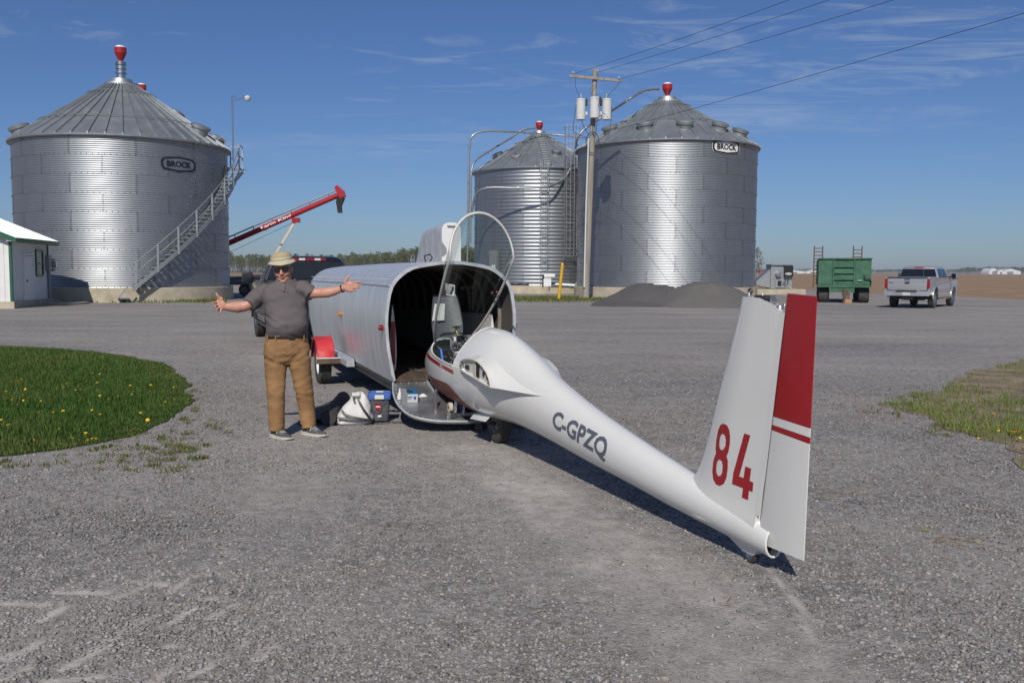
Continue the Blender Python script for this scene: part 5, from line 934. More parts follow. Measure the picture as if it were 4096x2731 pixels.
# ================================================================== far woods and buildings
def far_wood(name, label, x0, x1, Y, n, hmin, hmax, dy, leafs, green, trunk, seedv, prof=None, lsz=1.0):
    r = np.random.default_rng(seedv); V, Fc, C = [], [], []; off = 0
    for i in range(n):
        px = r.uniform(x0, x1); y = Y + r.uniform(0, dy); x = (px * _K - 2048) / F_PX * y; h = r.uniform(hmin, hmax) * (prof(px) if prof else 1) * (1 + 0.16 * mnoise.noise((px * 0.035, seedv, 0))); cr = h * r.uniform(0.13, 0.22)
        tw = 0.10 + 0.10 * r.random(); lean = r.normal(0, 0.04) * h; tc = np.array(trunk) * r.uniform(0.4, 1.5) if r.random() < 0.93 else np.array((0.32, 0.31, 0.28))
        for k in range(3):
            a = 2 * PI * k / 3
        base = np.array([[x + tw * math.cos(a), y + tw * math.sin(a), -0.1] for a in (0, 2.1, 4.2)] + [[x + lean + tw * .4 * math.cos(a), y + tw * .4 * math.sin(a), h * 0.85] for a in (0, 2.1, 4.2)]); V.append(base); Fc.append(np.array([(0, 1, 4), (0, 4, 3), (1, 2, 5), (1, 5, 4), (2, 0, 3), (2, 3, 5)]) + off); off += 6; C.append(np.tile(tc, (6, 1)))
        m = leafs; u = r.random(m) ** 0.6; lo = 0.30; zz = h * (lo + (1 - lo) * u); rad = cr * (0.35 + 0.9 * np.sin(PI * np.clip((zz / h - lo * .6) / (1.02 - lo * .6), 0, 1))) * np.sqrt(r.random(m)); a = r.random(m) * 2 * PI
        cx, cy_ = x + lean * zz / h + rad * np.cos(a), y + rad * np.sin(a); s = h * (0.012 + 0.018 * r.random(m)) * lsz; P = np.stack([cx, cy_, zz], 1)[:, None] + r.standard_normal((m, 3, 3)) * s[:, None, None] * np.array((1, 1, 0.8))
        g = np.array(green) * r.uniform(0.65, 1.35) * np.array((r.uniform(0.8, 1.35), 1, r.uniform(0.7, 1.2))); up_ = np.clip((zz / h - 0.30) / 0.45, 0, 1)[:, None]; br = np.array((0.19, 0.165, 0.11)); cc = (g * up_ + br * (1 - up_)) * r.uniform(0.7, 1.3, (m, 1))
        V.append(P.reshape(-1, 3)); Fc.append((np.arange(m * 3).reshape(m, 3)) + off); off += m * 3; C.append(np.repeat(cc, 3, 0))
        m = 34; zz = h * 0.62 * r.random(m); rad = cr * 1.1 * np.sqrt(r.random(m)); a = r.random(m) * 2 * PI; P = np.stack([x + rad * np.cos(a), y + rad * np.sin(a), zz], 1)[:, None] + r.standard_normal((m, 3, 3)) * h * 0.03 * np.array((0.35, 0.35, 1.6)); V.append(P.reshape(-1, 3)); Fc.append((np.arange(m * 3).reshape(m, 3)) + off); off += m * 3; C.append(np.repeat(br * r.uniform(0.5, 1.3, (m, 1)), 3, 0))
    o = bulk_mesh(name, np.concatenate(V), np.concatenate(Fc), MATS['leaf'], np.concatenate(C)); tag(o, label, 'wood', kind='stuff')
far_wood('distant_wood', 'spring-green wood of birch and poplar beyond the ploughed field', -60, 1330, 690, 1300, 11.0, 16.5, 70, 200, (0.125, 0.155, 0.05), (0.13, 0.115, 0.09), 3, prof=lambda px: 1.0 + 0.22 * smoothstep(850, 960, px) - 0.12 * smoothstep(520, 560, px) * (1 - smoothstep(760, 900, px)))
far_wood('distant_wood', 'low far tree line behind the wagon and the silver pickup', 1735, 2600, 2300, 1500, 8.5, 13.0, 250, 36, (0.075, 0.095, 0.05), (0.08, 0.07, 0.06), 4, prof=lambda px: 0.85 + 0.5 * smoothstep(2160, 2250, px), lsz=3.2)
def lone_tree():
    Y = 260.0; q = AY(1740, 632, Y); o = thing('tree', 'lone thinly leaved tree standing behind the badge bin', 'tree', (q.x, q.y, 0)); h = 8.6; r = np.random.default_rng(8)
    b = B(); b.tube([(0, 0, -.2), (0.1, 0, 2.5), (0, 0.1, 5), (0.1, 0, h)], [0.2, 0.15, 0.09, 0.03], 6)
    for k in range(16): z = 1.6 + 0.38 * k; a = r.uniform(0, 6.28); l = 1.6 * math.sin(PI * min(1, z / h)) + 0.3; b.tube([(0, 0, z), (math.cos(a) * l, math.sin(a) * l, z + l * 0.9)], [0.05, 0.015], 4)
    b.build('trunk', 'wood_pole', o, 40); m = 420; z = h * (0.2 + 0.8 * r.random(m)); rad = 1.7 * np.sin(PI * np.clip((z / h - 0.08) / 0.95, 0, 1)) * np.sqrt(r.random(m)); a = r.random(m) * 6.283; P = np.stack([rad * np.cos(a), rad * np.sin(a), z], 1)[:, None] + 0.16 * r.standard_normal((m, 3, 3))
    c = bulk_mesh('crown', P.reshape(-1, 3), np.arange(m * 3).reshape(m, 3), MATS['leaf'], np.tile((0.16, 0.15, 0.10), (m * 3, 1))); c.parent = o
lone_tree()
def barn(label, px, py, w, h, d, Y, mat, arch=False, group=None):
    q = AY(px, py, Y); o = thing('barn', label, 'barn', (q.x, q.y, 0), 0.1, group); hs = h * 0.55
    if arch: B().prism([(w / 2 * math.cos(a), h * math.sin(a)) for a in (PI * k / 14 for k in range(15))], d).build('shell', mat, o, 40)
    else:
        B().prism([(-w / 2, 0), (w / 2, 0), (w / 2, hs), (0, h - .2), (-w / 2, hs)], d).build('wall', mat, o, 0)
        for s in (-1, 1): B().add([(s * (w / 2 + .4), -.4, hs - .2), (s * (w / 2 + .4), d + .4, hs - .2), (0, d + .4, h), (0, -.4, h)], [(0, 1, 2, 3)]).build('roof', 'alu_white' if mat == 'far_wall' else mat, o, 0)
    B().box((0, -0.03, hs * .4), (w * .3, 0.06, hs * .8)).build('door', 'grey_box', o, 0)
barn('long low white barn on the horizon left of the green wagon', 1822, 632, 42, 6, 14, 1500, 'far_wall'); barn('short white barn with a dark door on the horizon by the green wagon', 1866, 632, 22, 6, 14, 1500, 'far_wall'); barn('rounded white shelter on the far horizon past the silver pickup', 2282, 636, 16, 9, 20, 1400, 'far_wall', True); barn('white gabled barn on the far horizon past the silver pickup', 2320, 636, 34, 9, 16, 1400, 'far_wall'); barn('small white gabled barn beside the rounded shelter on the horizon', 2299, 636, 12, 8, 16, 1390, 'far_wall'); barn('tiny red-roofed barn on the horizon beside the lone tree', 1752, 632, 12, 5, 10, 1300, 'red_dull')
# ================================================================== glider trailer
TC = Vector((-0.689, 10.472, 0)); TM = T(TC) @ RZ(TR_A); TMi = TM.inverted()
def ray_plane(x, y, p, n, M=None):                         # line of sight through a plane, in the given local frame
    d = Vector(ray(x, y)); c = Vector((0, 0, CAM_H)); t = (Vector(p) - c).dot(n) / d.dot(n); q = c + d * t; return (M.inverted() @ q) if M else q
SEC = [(0.68, 0.40), (0.70, 0.50), (0.72, 0.617), (0.742, 0.75), (0.755, 0.87), (0.765, 1.045), (0.76, 1.17), (0.745, 1.28), (0.728, 1.38), (0.70, 1.467), (0.66, 1.535), (0.61, 1.585), (0.54, 1.64), (0.46, 1.68), (0.37, 1.702), (0.28, 1.717), (0.13, 1.738), (0, 1.745)]
FULL = [(-x, z) for x, z in SEC] + [(x, z) for x, z in reversed(SEC[:-1])]
def trailer():
    o = thing('glider_trailer', 'long rounded aluminium glider trailer with its rear end door lowered as a ramp', 'trailer', TC, TR_A)
    Lb = 7.55
    def ringat(y, k=1.0, pts=FULL, off=0.0):
        sc = 1.0 - 0.02 * smoothstep(3, 7, y); zc = 0.98; out = []
        for x, z in pts: out.append((x * sc * k - off * (x / 0.77), y, zc + (z - zc) * k * (1 - 0.03 * smoothstep(2, 7, y)) - (off if z > 1.5 else 0)))
        return out
    ys = [0, 0.5, 1.2, 2, 3, 4, 5, 6, 7, 7.25, 7.42, 7.52, 7.56]; ks = [1] * 9 + [0.985, 0.94, 0.84, 0.6]
    iS = 9; nF = len(FULL)
    for nm, a, b_ in (('side_panel', 0, iS), ('roof_panel', iS, nF - 1 - iS), ('side_panel', nF - 1 - iS, nF - 1)):
        for seg in ((0, 3), (3, 6), (6, 9), (8, len(ys) - 1)):
            i0, i1 = seg; rows = [ringat(ys[i], ks[i])[a:b_ + 1] for i in range(i0, i1 + 1)]
            if i1 == len(ys) - 1: rows = rows[1:] if False else rows
            b = B(); b.loft(rows, caps=False, closed=False); b.build(nm if i1 < 12 else 'nose_panel', 'alu', o, 50, fixn=False)
    for i in (iS, nF - 1 - iS): B().tube([Vector(ringat(y)[i]) + Vector((0.004 * (1 if i > 15 else -1), 0, 0.003)) for y in ys[:9]], 0.010, 6).build('seam', 'alu_white', o, 40)
    b = B()
    for s in (0, -1):
        for k in range(150): p = ringat(0.05 * k)[iS + 1 if s == 0 else nF - 2 - iS]; b.sphere((p[0] * 1.003, p[1], p[2] + 0.003), 0.005, 5, 3)
    tag(b.build('rivets', 'alu_white', o, 0), kind='stuff')
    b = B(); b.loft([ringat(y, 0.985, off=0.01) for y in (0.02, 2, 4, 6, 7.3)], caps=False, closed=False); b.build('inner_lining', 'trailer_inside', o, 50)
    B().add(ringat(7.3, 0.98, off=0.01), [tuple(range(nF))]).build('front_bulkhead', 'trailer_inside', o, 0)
    for k in range(10):
        y = 0.45 + 0.62 * k; b = B(); rg = ringat(y, 0.975, off=0.015); b.tube([Vector(p) for p in rg], 0.024, 6); b.build('rib', 'rib', o, 40)
    b = B(); fr = ringat(0, 1.0); fi = ringat(0, 0.968, off=0.008); b.loft([fr, [(p[0] * 1.004, -0.035, p[2] + (0.004 if p[2] > 1 else 0)) for p in fr], [(p[0], -0.035, p[2]) for p in fi], fi], caps=False, closed=False); b.build('rear_frame', 'alu_white', o, 40)
    for x in (-0.235, 0, 0.235) : pass
    np_ = 6
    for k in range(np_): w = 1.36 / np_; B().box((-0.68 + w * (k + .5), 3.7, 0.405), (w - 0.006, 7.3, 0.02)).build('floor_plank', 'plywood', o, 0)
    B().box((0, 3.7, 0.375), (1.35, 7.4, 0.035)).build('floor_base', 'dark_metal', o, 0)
    for s in (-1, 1): B().bar((s * 0.62, 0.1, 0.33), (s * 0.62, 7.4, 0.33), 0.06, 0.10).build('chassis_rail', 'dark_metal', o, 0)
    ya = 3.45
    B().bar((-0.99, ya, 0.30), (0.99, ya, 0.30), 0.08, 0.08).build('axle', 'dark_metal', o, 0)
    for s in (-1, 1):
        wheel(o, (s * 0.985, ya, 0.31), 0.31, 0.185, s, 'white_paint', rim_r=0.55, tread=True)
        fd = B(); rows = []
        for k in range(19):
            a = math.radians(8 + (172 - 8) * k / 18); r = 0.39; zz = 0.30 + r * math.sin(a); yy = ya - r * math.cos(a) * 0.98
            rows.append([(s * (0.985 + dx), yy - (0.0), zz - dz) for dx, dz in ((-0.125, 0.03), (-0.115, 0.0), (0, 0.004), (0.115, 0.0), (0.125, 0.03))])
        fd.loft(rows, caps=False, closed=False); md = fd.build('fender', 'red_fender', o, 50)
        sk = B()                                            # outer skirt of the fender
        rim_ = [(s * 1.112, ya - 0.39 * math.cos(a) * .98, 0.30 + 0.39 * math.sin(a) - 0.02) for a in (math.radians(8 + 164 * k / 18) for k in range(19))]; inn = [(s * 1.114, ya - 0.345 * math.cos(a) * .98, 0.30 + 0.345 * math.sin(a)) for a in (math.radians(8 + 164 * k / 18) for k in range(19))]
        sk.loft([rim_, inn], caps=False, closed=False); sk.build('fender_skirt', 'red_fender', md, 0)
        b = B(); b.box((s * 0.88, ya - 0.42, 0.36), (0.50, 0.035, 0.075)); b.build('fender_bracket', 'rust', o, 0); B().box((s * 0.88, ya - 0.425, 0.402), (0.50, 0.05, 0.012)).build('bracket_edge', 'white_paint', o, 0)
        b = B(); b.loft([[(s * 0.70, y, 0.44), (s * 0.80, y, 0.41), (s * 0.80, y, 0.33), (s * 0.69, y, 0.33)] for y in (ya - 1.0, ya + 0.9)]); b.build('step_sill', 'alu', o, 0)
        # lights
        q = Vector((s * 0.768, 0.10, 1.0)); lt = B(); lt.lathe([(0.006, 0.05), (0.026, 0.045), (0.032, 0.02), (0.034, 0.0)], 14, (0, 0, 0), 'X', caps=True); lt.build('marker_lamp', 'lamp_red', o, 40, loc=q, rot=(0, 0, 0 if s > 0 else PI))
    B().lathe([(0.006, 0.05), (0.03, 0.045), (0.034, 0.0)], 12, (0, 0, 0), 'X', caps=True).build('marker_lamp', 'lamp_amber', o, 40, loc=(-0.765, 3.1, 1.02), rot=(0, 0, PI))
    # tongue
    for s in (-1, 1): B().bar((s * 0.45, 7.2, 0.38), (0.0, 8.42, 0.42), 0.07, 0.10).build('drawbar', 'dark_metal', o, 0)
    B().box((0, 8.45, 0.45), (0.12, 0.3, 0.12)).build('coupler', 'dark_metal', o, 0, bevel=0.02)
    # fin bubble on the roof
    z0 = 1.70
    def bub(y, w, zt_, r):
        P = [(-w, z0)] + [(-w + r - r * math.cos(a), zt_ - r + r * math.sin(a)) for a in (PI / 2 * k / 6 for k in range(7))] + [(w - r + r * math.sin(a), zt_ - r + r * math.cos(a)) for a in (PI / 2 * k / 6 for k in range(7))] + [(w, z0)]; return [(x, y, z) for x, z in P]
    fb = B().loft([bub(0.0, 0.112, 2.175, 0.085), bub(0.45, 0.112, 2.165, 0.085), bub(0.98, 0.105, 2.12, 0.08), bub(1.05, 0.10, 2.08, 0.08), bub(1.36, 0.09, 1.745, 0.04)], caps=False, closed=False).build('fin_bubble', 'alu_white', o, 45)
    B().add(bub(-0.008, 0.112, 2.175, 0.085), [tuple(range(16))]).build('bubble_face', 'white_paint', fb, 0)
    B().prism([(-0.112, 1.80), (-0.112, 1.97), (-0.10, 1.945), (-0.06, 1.89), (-0.055, 1.845), (-0.08, 1.815)], 0.004, T(0, -0.016, 0)).build('peeled_patch', 'duct_tape', fb, 0)
    B().box((-0.0, -0.02, 2.155), (0.105, 0.03, 0.035)).build('bubble_hinge', 'white_paint', fb, 0, bevel=0.004); tag(B().build if False else None) if False else None
    b = B()
    for k in range(18): b.sphere((-0.114, 0.012, 1.74 + 0.022 * k), 0.005, 5, 3)
    tag(b.build('rivets', 'white_paint', fb, 0), kind='stuff')
    B().tube([(-0.30, -0.01, 1.73), (-0.31, -0.01, 1.80), (-0.25, -0.01, 1.82), (-0.22, -0.01, 1.78), (-0.25, -0.01, 1.74)], 0.008, 6).build('latch_ring', 'black', o, 40)
    pk = B().box((-0.42, 0.10, 1.735), (0.055, 0.03, 0.05)).build('padlock', 'steel', o, 0, bevel=0.005); B().tube([(-0.435, 0.10, 1.76), (-0.435, 0.10, 1.80), (-0.42, 0.10, 1.815), (-0.405, 0.10, 1.80), (-0.405, 0.10, 1.76)], 0.006, 6).build('shackle', 'chrome', pk, 40)
    # end door lowered as a ramp
    th = math.atan2(0.285, 1.16); kx = 1.195 / 1.345; rp = lambda x, v, h=0.0: Vector((x, -v * math.cos(th) - h * math.sin(th) - 0.03, 0.395 - v * math.sin(th) + h * math.cos(th)))
    outl = [(x, (z - 0.40) * kx) for x, z in FULL]; b = B(); n = len(outl)
    top = [rp(x, v, 0) for x, v in outl]; bot = [rp(x, v, -0.025) for x, v in outl]; tri = tessellate_polygon([[Vector((x, v, 0)) for x, v in outl]]); b.add(top + bot, [tuple(t) for t in tri] + [tuple(i + n for i in reversed(t)) for t in tri] + [(i, (i + 1) % n, (i + 1) % n + n, i + n) for i in range(n)]); rm = b.build('ramp_door', 'alu_dark', o, 0)
    b = B(); b.tube([rp(x, v, 0.0) for x, v in outl], 0.010, 6); b.build('door_edge', 'alu_white', rm, 40)
    b = B()
    for x, v in outl[1:-1]:
        for kk in (0.955,): b.sphere(rp(x * kk, 0.03 + v * 0.955, 0.003), 0.006, 5, 3)
    for k in range(14): b.sphere(rp(-0.6 + 0.09 * k, 0.03, 0.003), 0.006, 5, 3)
    tag(b.build('rivets', 'alu_white', rm, 0), kind='stuff')
    for x, v0, v1, w, h in ((-0.125, -0.02, 1.02, 0.012, 0.035), (-0.055, -0.02, 1.05, 0.012, 0.03), (-0.30, 0.02, 0.34, 0.010, 0.02), (-0.255, 0.02, 0.34, 0.010, 0.02), (0.10, -0.02, 1.08, 0.012, 0.035), (0.17, -0.02, 1.08, 0.012, 0.03)): B().bar(rp(x, v0, h / 2), rp(x, v1, h / 2), w, h).build('guide_rail', 'alu_dark' if v1 > 0.5 else 'alu_white', rm, 0)
    for x in (-0.02, 0.45): p = rp(x, 1.13, -0.02); B().bar(p, (p.x, p.y, 0.0), 0.045, 0.06).build('ramp_leg', 'rust', rm, 0)
    for x in (-0.42, 0.10): p = rp(x, 1.14 if x > 0 else 1.06, 0.0); B().prism([(-0.03, 0), (0.03, 0), (0.02, -0.05)], 0.004, T(p)).build('lug', 'alu_white', rm, 0)
    return o, rp, th
TRL, RP, RTH = trailer()
RPN = (TM.to_3x3() @ Vector((0, -math.sin(RTH), math.cos(RTH)))); RPP = TM @ RP(0, 0)
def on_ramp(x6, y6):                                        # detail view pixel -> world point on the ramp
    x, y = (1450 + x6 / 2.851) / _K, (1300 + y6 / 2.851) / _K; return ray_plane(x, y, RPP, RPN)
def stowed_wing(label, x, z0, z1, mat, edge):
    o = thing('glider_wing', label, 'wing', TM @ Vector((x, 0.35, 0.42)), TR_A, 'wings stowed in the trailer'); c = z1 - z0; up = []
    for k in range(13): t = k / 12; up.append((0.065 * (math.sqrt(t) * 1.7 - 1.2 * t - 0.5 * t * t), z0 + c * t))
    poly = up + [(-a * 0.8, z) for a, z in reversed(up[1:-1])]
    B().loft([[(a * s * 1.3, y, 0.42 - 0.42 + z0 - 0.42 + (z - z0) * s) for a, z in poly] for y, s in ((0, 1), (3, 0.92), (6.0, 0.72))]).build('panel', mat, o, 40)
    B().box((0, -0.012, z0 - 0.42 + c * 0.45), (0.045, 0.02, c * 0.6)).build('root_rib', edge, o, 0)
stowed_wing('white glider wing stowed on edge along the left wall inside the trailer', -0.60, 0.44, 1.25, 'gelcoat', 'red_dull'); stowed_wing('white glider wing stowed on edge along the right wall inside the trailer', 0.60, 0.44, 1.12, 'gelcoat', 'cream_edge')
# ================================================================== glider
WB = Vector((-0.119, 8.768, 0)); GT = Vector((0.375, -0.927, 0)); GRZ = math.atan2(GT.y, GT.x); GM = T(WB) @ RZ(GRZ)
FUS = [(-2.14, 0.60, 0.585, 0.012, 2.0), (-2.10, 0.665, 0.50, 0.075, 2.0), (-2.0, 0.735, 0.435, 0.135, 2.05), (-1.8, 0.83, 0.365, 0.20, 2.1), (-1.5, 0.93, 0.305, 0.262, 2.15), (-1.2, 0.995, 0.268, 0.295, 2.2), (-0.8, 1.055, 0.246, 0.312, 2.25), (-0.4, 1.085, 0.238, 0.316, 2.25), (0.0, 1.085, 0.238, 0.310, 2.2), (0.3, 1.05, 0.250, 0.290, 2.15), (0.55, 0.985, 0.260, 0.262, 2.1), (0.8, 0.905, 0.258, 0.232, 2.05), (1.15, 0.785, 0.243, 0.200, 2.0), (1.53, 0.688, 0.220, 0.174, 2.0), (2.0, 0.590, 0.188, 0.152, 2.0), (2.65, 0.478, 0.155, 0.130, 2.0), (3.14, 0.402, 0.124, 0.112, 2.0), (3.6, 0.335, 0.102, 0.094, 2.0), (4.02, 0.280, 0.082, 0.072, 2.0), (4.13, 0.245, 0.080, 0.058, 2.0)]
def fsec(s): zt, zb, w, n = (interp(FUS, s, k) for k in (1, 2, 3, 4)); zc = zb + (zt - zb) * 0.5; return zt, zb, max(w, 0.005), n, zc
def fupper(s, n): return n + (1.72 - n) * smoothstep(-1.0, -0.45, s) * (1 - smoothstep(0.35, 1.3, s))
def fpt(s, th, off=0.0, port=1):
    zt, zb, w, n, zc = fsec(s); c, sn = math.cos(th), math.sin(th); h = (zt - zb) / 2; n = n if c > 0 else fupper(s, n)
    y = -(w + off) * math.copysign(abs(sn) ** (2 / n), sn); z = zc - (h + off) * math.copysign(abs(c) ** (2 / n), c); return Vector((s, y, z))
def th_at(s, z):                                            # angle from the keel at which the port skin reaches height z
    zt, zb, w, n, zc = fsec(s); q = max(-1, min(1, (zc - z) / ((zt - zb) / 2))); n = n if q > 0 else fupper(s, n); return math.acos(math.copysign(abs(q) ** (n / 2), q))
SILL = [(-1.66, 0.885), (-1.55, 0.86), (-1.42, 0.80), (-1.25, 0.757), (-1.0, 0.728), (-0.7, 0.71), (-0.47, 0.70)]
S0, S1 = -1.66, -0.47
def sill_th(s):
    if s < S0: return th_at(S0, 0.885) + (2.4 - th_at(S0, 0.885)) * smoothstep(S0, -2.1, s) if False else 2.45 + (th_at(S0, interp(SILL, S0, 1)) - 2.45) * smoothstep(-2.1, S0, s)
    if s <= S1: return th_at(s, interp([(a, b) for a, b in SILL], s, 1))
    return th_at(S1, 0.70) + (1.9 - th_at(S1, 0.70)) * smoothstep(S1, 1.2, s)
def patch(s0, s1, th0, th1, off, mat, name, parent, ns=14, nt=8, smooth=60):   # a skin patch between angle functions
    rows = []
    for i in range(ns + 1): s = s0 + (s1 - s0) * i / ns; a, b_ = th0(s), th1(s); rows.append([fpt(s, a + (b_ - a) * j / nt, off) for j in range(nt + 1)])
    return B().loft(rows, caps=False, closed=False).build(name, mat, parent, smooth)
def glider():
    o = thing('glider', 'white sailplane fuselage with red rudder marked 84, canopy open, half rolled into the trailer', 'glider', WB, GRZ)
    st = sorted(set([-2.14, -2.13, -2.11, -2.08, -2.04, -1.98, -1.9, -1.8, -1.72] + list(np.linspace(S0, S1, 22)) + list(np.linspace(S1, 1.2, 24)) + list(np.linspace(1.2, 4.13, 28))))
    K, Mn = 41, 22; V, Fc = [], []; LEAN = lambda s, z: 0.21 * max(0, (z - 0.70) / 0.38) * (1 - (s - S1) / 0.60) if S1 - 1e-6 <= s <= S1 + 0.60 else 0.0
    for s in st:
        t = sill_th(s)
        for j in range(K): V.append(fpt(s, -t + 2 * t * j / (K - 1)))
        for j in range(1, Mn):
            th = t + (2 * PI - 2 * t) * j / Mn; q = fpt(s, th); V.append(fpt(s + LEAN(s, q.z), th))
    N = K + Mn - 1
    for i in range(len(st) - 1):
        openc = st[i] >= S0 - 1e-6 and st[i + 1] <= S1 + 1e-6
        for j in range(N):
            if openc and j >= K - 1: continue
            Fc.append((i * N + j, i * N + (j + 1) % N, (i + 1) * N + (j + 1) % N, (i + 1) * N + j))
    b = B(); b.v = [tuple(v) for v in V]; b.f = Fc; fus = b.build('fuselage', 'gelcoat', o, 70, fixn=True)
    B().add([tuple(V[j]) for j in range(N)], [tuple(range(N))]).build('nose_tip', 'gelcoat', fus, 0)
    # cockpit tub, rim and arch edge
    rows = []
    for s in np.linspace(S0 + 0.01, S1 + 0.12, 22): t = sill_th(min(s, S1)) ; rows.append([fpt(s, -t + 2 * t * j / 24, -0.022) for j in range(25)])
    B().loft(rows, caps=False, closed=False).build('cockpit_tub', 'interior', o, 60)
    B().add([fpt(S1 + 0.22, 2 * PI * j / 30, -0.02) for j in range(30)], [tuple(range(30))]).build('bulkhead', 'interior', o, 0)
    for sg in (1, -1): B().tube([fpt(s, sg * sill_th(s), -0.002) for s in np.linspace(S0, S1, 26)], 0.011, 6).build('cockpit_sill', 'gelcoat', fus, 50)
    t = sill_th(S1); B().tube([(lambda th: fpt(S1 + LEAN(S1, fpt(S1, th).z), th, -0.003))(t + (2 * PI - 2 * t) * j / 24) for j in range(25)], 0.007, 6).build('canopy_arch_edge', 'gelcoat', fus, 50)
    t = sill_th(S0); 
    # instrument panel: pedestal outline in detail-view pixels
    pm = 0.00101; PC = (390, 0.955); sp = -1.07
    def pn(x, y, ds=0.0): return Vector((sp + ds, -((PC[0] - x) * pm), PC[1] - (y - 170) * 0.00099))
    out = [(248, 170), (515, 168), (520, 300), (430, 345), (400, 400), (395, 520), (285, 520), (292, 345), (258, 335)]
    b = B(); n = len(out); b.add([pn(*p) for p in out] + [pn(*p, -0.015) for p in out], [tuple(range(n)), tuple(reversed(range(n, 2 * n)))] + [(i, (i + 1) % n, (i + 1) % n + n, i + n) for i in range(n)]); pan = b.build('instrument_panel', 'panel_grey', o, 0)
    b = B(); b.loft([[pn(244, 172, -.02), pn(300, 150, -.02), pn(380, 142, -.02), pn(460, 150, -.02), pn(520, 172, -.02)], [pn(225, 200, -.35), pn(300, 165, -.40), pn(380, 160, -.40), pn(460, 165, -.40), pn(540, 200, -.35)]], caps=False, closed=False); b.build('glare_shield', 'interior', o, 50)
    rx = Matrix.Rotation(PI / 2, 4, 'Y')
    for x, y, r in ((305, 285, 0.040), (388, 282, 0.040), (418, 200, 0.029), (470, 262, 0.036)):
        c = pn(x, y, 0.004); g = B().lathe([(r, -0.004), (r, 0.010), (r * 0.88, 0.012), (r * 0.86, 0.004), (0.001, 0.004)], 24).xf(T(c) @ rx).build('gauge', 'black', pan, 40)
        tk = B()
        for k in range(12):
            a = 2 * PI * k / 12; p = Vector((0, math.sin(a), math.cos(a))); tk.bar(c + p * r * 0.62 + Vector((0.0055, 0, 0)), c + p * r * 0.82 + Vector((0.0055, 0, 0)), 0.0035, 0.001, up=(1, 0, 0))
        a = random.uniform(0, 6); tk.bar(c + Vector((0.006, 0, 0)), c + Vector((0.006, math.sin(a) * r * .6, math.cos(a) * r * .6)), 0.003, 0.001, up=(1, 0, 0)); tk.build('dial_marks', 'white_print', g, 0) if False else tk.build('dial_marks', 'white_print', pan, 0)
    B().add([pn(x, y, 0.006) for x, y in ((322, 172), (384, 172), (384, 238), (322, 238))] + [pn(x, y, -0.001) for x, y in ((322, 172), (384, 172), (384, 238), (322, 238))], [(0, 1, 2, 3), (0, 4, 5, 1), (1, 5, 6, 2), (2, 6, 7, 3), (3, 7, 4, 0)]).build('display', 'black', pan, 0)
    B().add([pn(x, y, 0.005) for x, y in ((290, 185), (312, 185), (312, 228), (290, 228))], [(0, 1, 2, 3)]).build('placard', 'white_print', pan, 0); B().add([pn(x, y, 0.005) for x, y in ((305, 342), (345, 342), (345, 356), (305, 356))], [(0, 1, 2, 3)]).build('placard', 'white_print', pan, 0)
    for x, y in ((274, 206), (258, 180), (300, 395), (345, 375), (360, 330), (258, 320), (400, 330)): B().sphere(pn(x, y, 0.008), 0.009, 8, 6).build('knob', 'black', pan, 40)
    B().tube([pn(342, 170, -.03), pn(335, 110, -.06), pn(330, 84, -.05)], 0.012, 8).build('latch_stem', 'brass', pan, 40); B().tube([pn(292, 80, -.05), pn(368, 80, -.05)], 0.012, 8).build('latch_handle', 'brass', pan, 40)
    def port(x, y, p, par, name, mat, pts=None): pass
    lo = lambda x, y, p: ray_plane((1700 + x / 2.614) / _K, (1280 + y / 2.614) / _K, GM @ Vector((0, -p, 0)), GM.to_3x3() @ Vector((0, 1, 0)), GM)
    B().tube([lo(187, 425, .235), lo(180, 385, .235), lo(172, 335, .235), lo(168, 310, .235), lo(167, 300, .235)], [0.015, 0.016, 0.015, 0.017, 0.014], 10).build('airbrake_lever', 'blue_plastic', o, 40); B().tube([lo(150, 393, .25), lo(225, 380, .18)], 0.008, 6).build('lever_rod', 'brass', o, 40)
    B().tube([lo(325, 410, .06), lo(316, 390, .06), lo(306, 370, .06), lo(298, 352, .06), lo(293, 344, .06)], [0.012, 0.016, 0.013, 0.016, 0.012], 10).build('release_handle', 'yellow_plastic', o, 40)
    B().tube([lo(285, 470, .05), lo(300, 420, .08), lo(270, 390, .10)], 0.014, 8).build('control_stick', 'black', o, 40); B().tube([lo(240, 345, .12), lo(330, 420, .06)], 0.01, 6).build('control_rod', 'dark_metal', o, 40)
    # canopy
    HS, HZ, TH = -1.55, 0.80, math.radians(42.0); ct, stn = math.cos(TH), math.sin(TH)
    cr = lambda x, y, z: Vector((HS + x * ct - z * stn, y, HZ + x * stn + z * ct))
    WX = [(0.0, 0.14), (0.2, 0.215), (0.5, 0.275), (0.9, 0.318), (1.2, 0.335), (1.45, 0.335)]
    HX = [(0.0, 0.02), (0.2, 0.13), (0.5, 0.25), (0.9, 0.335), (1.2, 0.375), (1.45, 0.395)]
    rail = lambda x, sg: cr(x, sg * interp(WX, x, 1), -0.035 * math.sin(PI * x / 1.45))
    arch = lambda a: cr(1.45 + 0.225 * math.sin(a), 0.335 * math.cos(a), 0.395 * math.sin(a))
    loop = [rail(x, -1) for x in np.linspace(0.0, 1.45, 16)][:-1] + [arch(PI - (PI) * k / 20) * 1 for k in range(21)]
    loop = [rail(x, 1) for x in np.linspace(0.0, 1.45, 16)][:-1] + [arch(PI * k / 20) for k in range(21)] + [rail(x, -1) for x in np.linspace(1.45, 0.0, 16)][1:] + [cr(-0.05, -0.07, 0), cr(-0.06, 0, 0), cr(-0.05, 0.07, 0)]
    cf = B().tube(loop, 0.0125, 8, closed=True).build('canopy_frame', 'cream_edge', o, 50); B().tube([p + Vector((0.004, 0, -0.006)) for p in loop], 0.0105, 8, closed=True).build('frame_lining', 'alu_white', cf, 50)
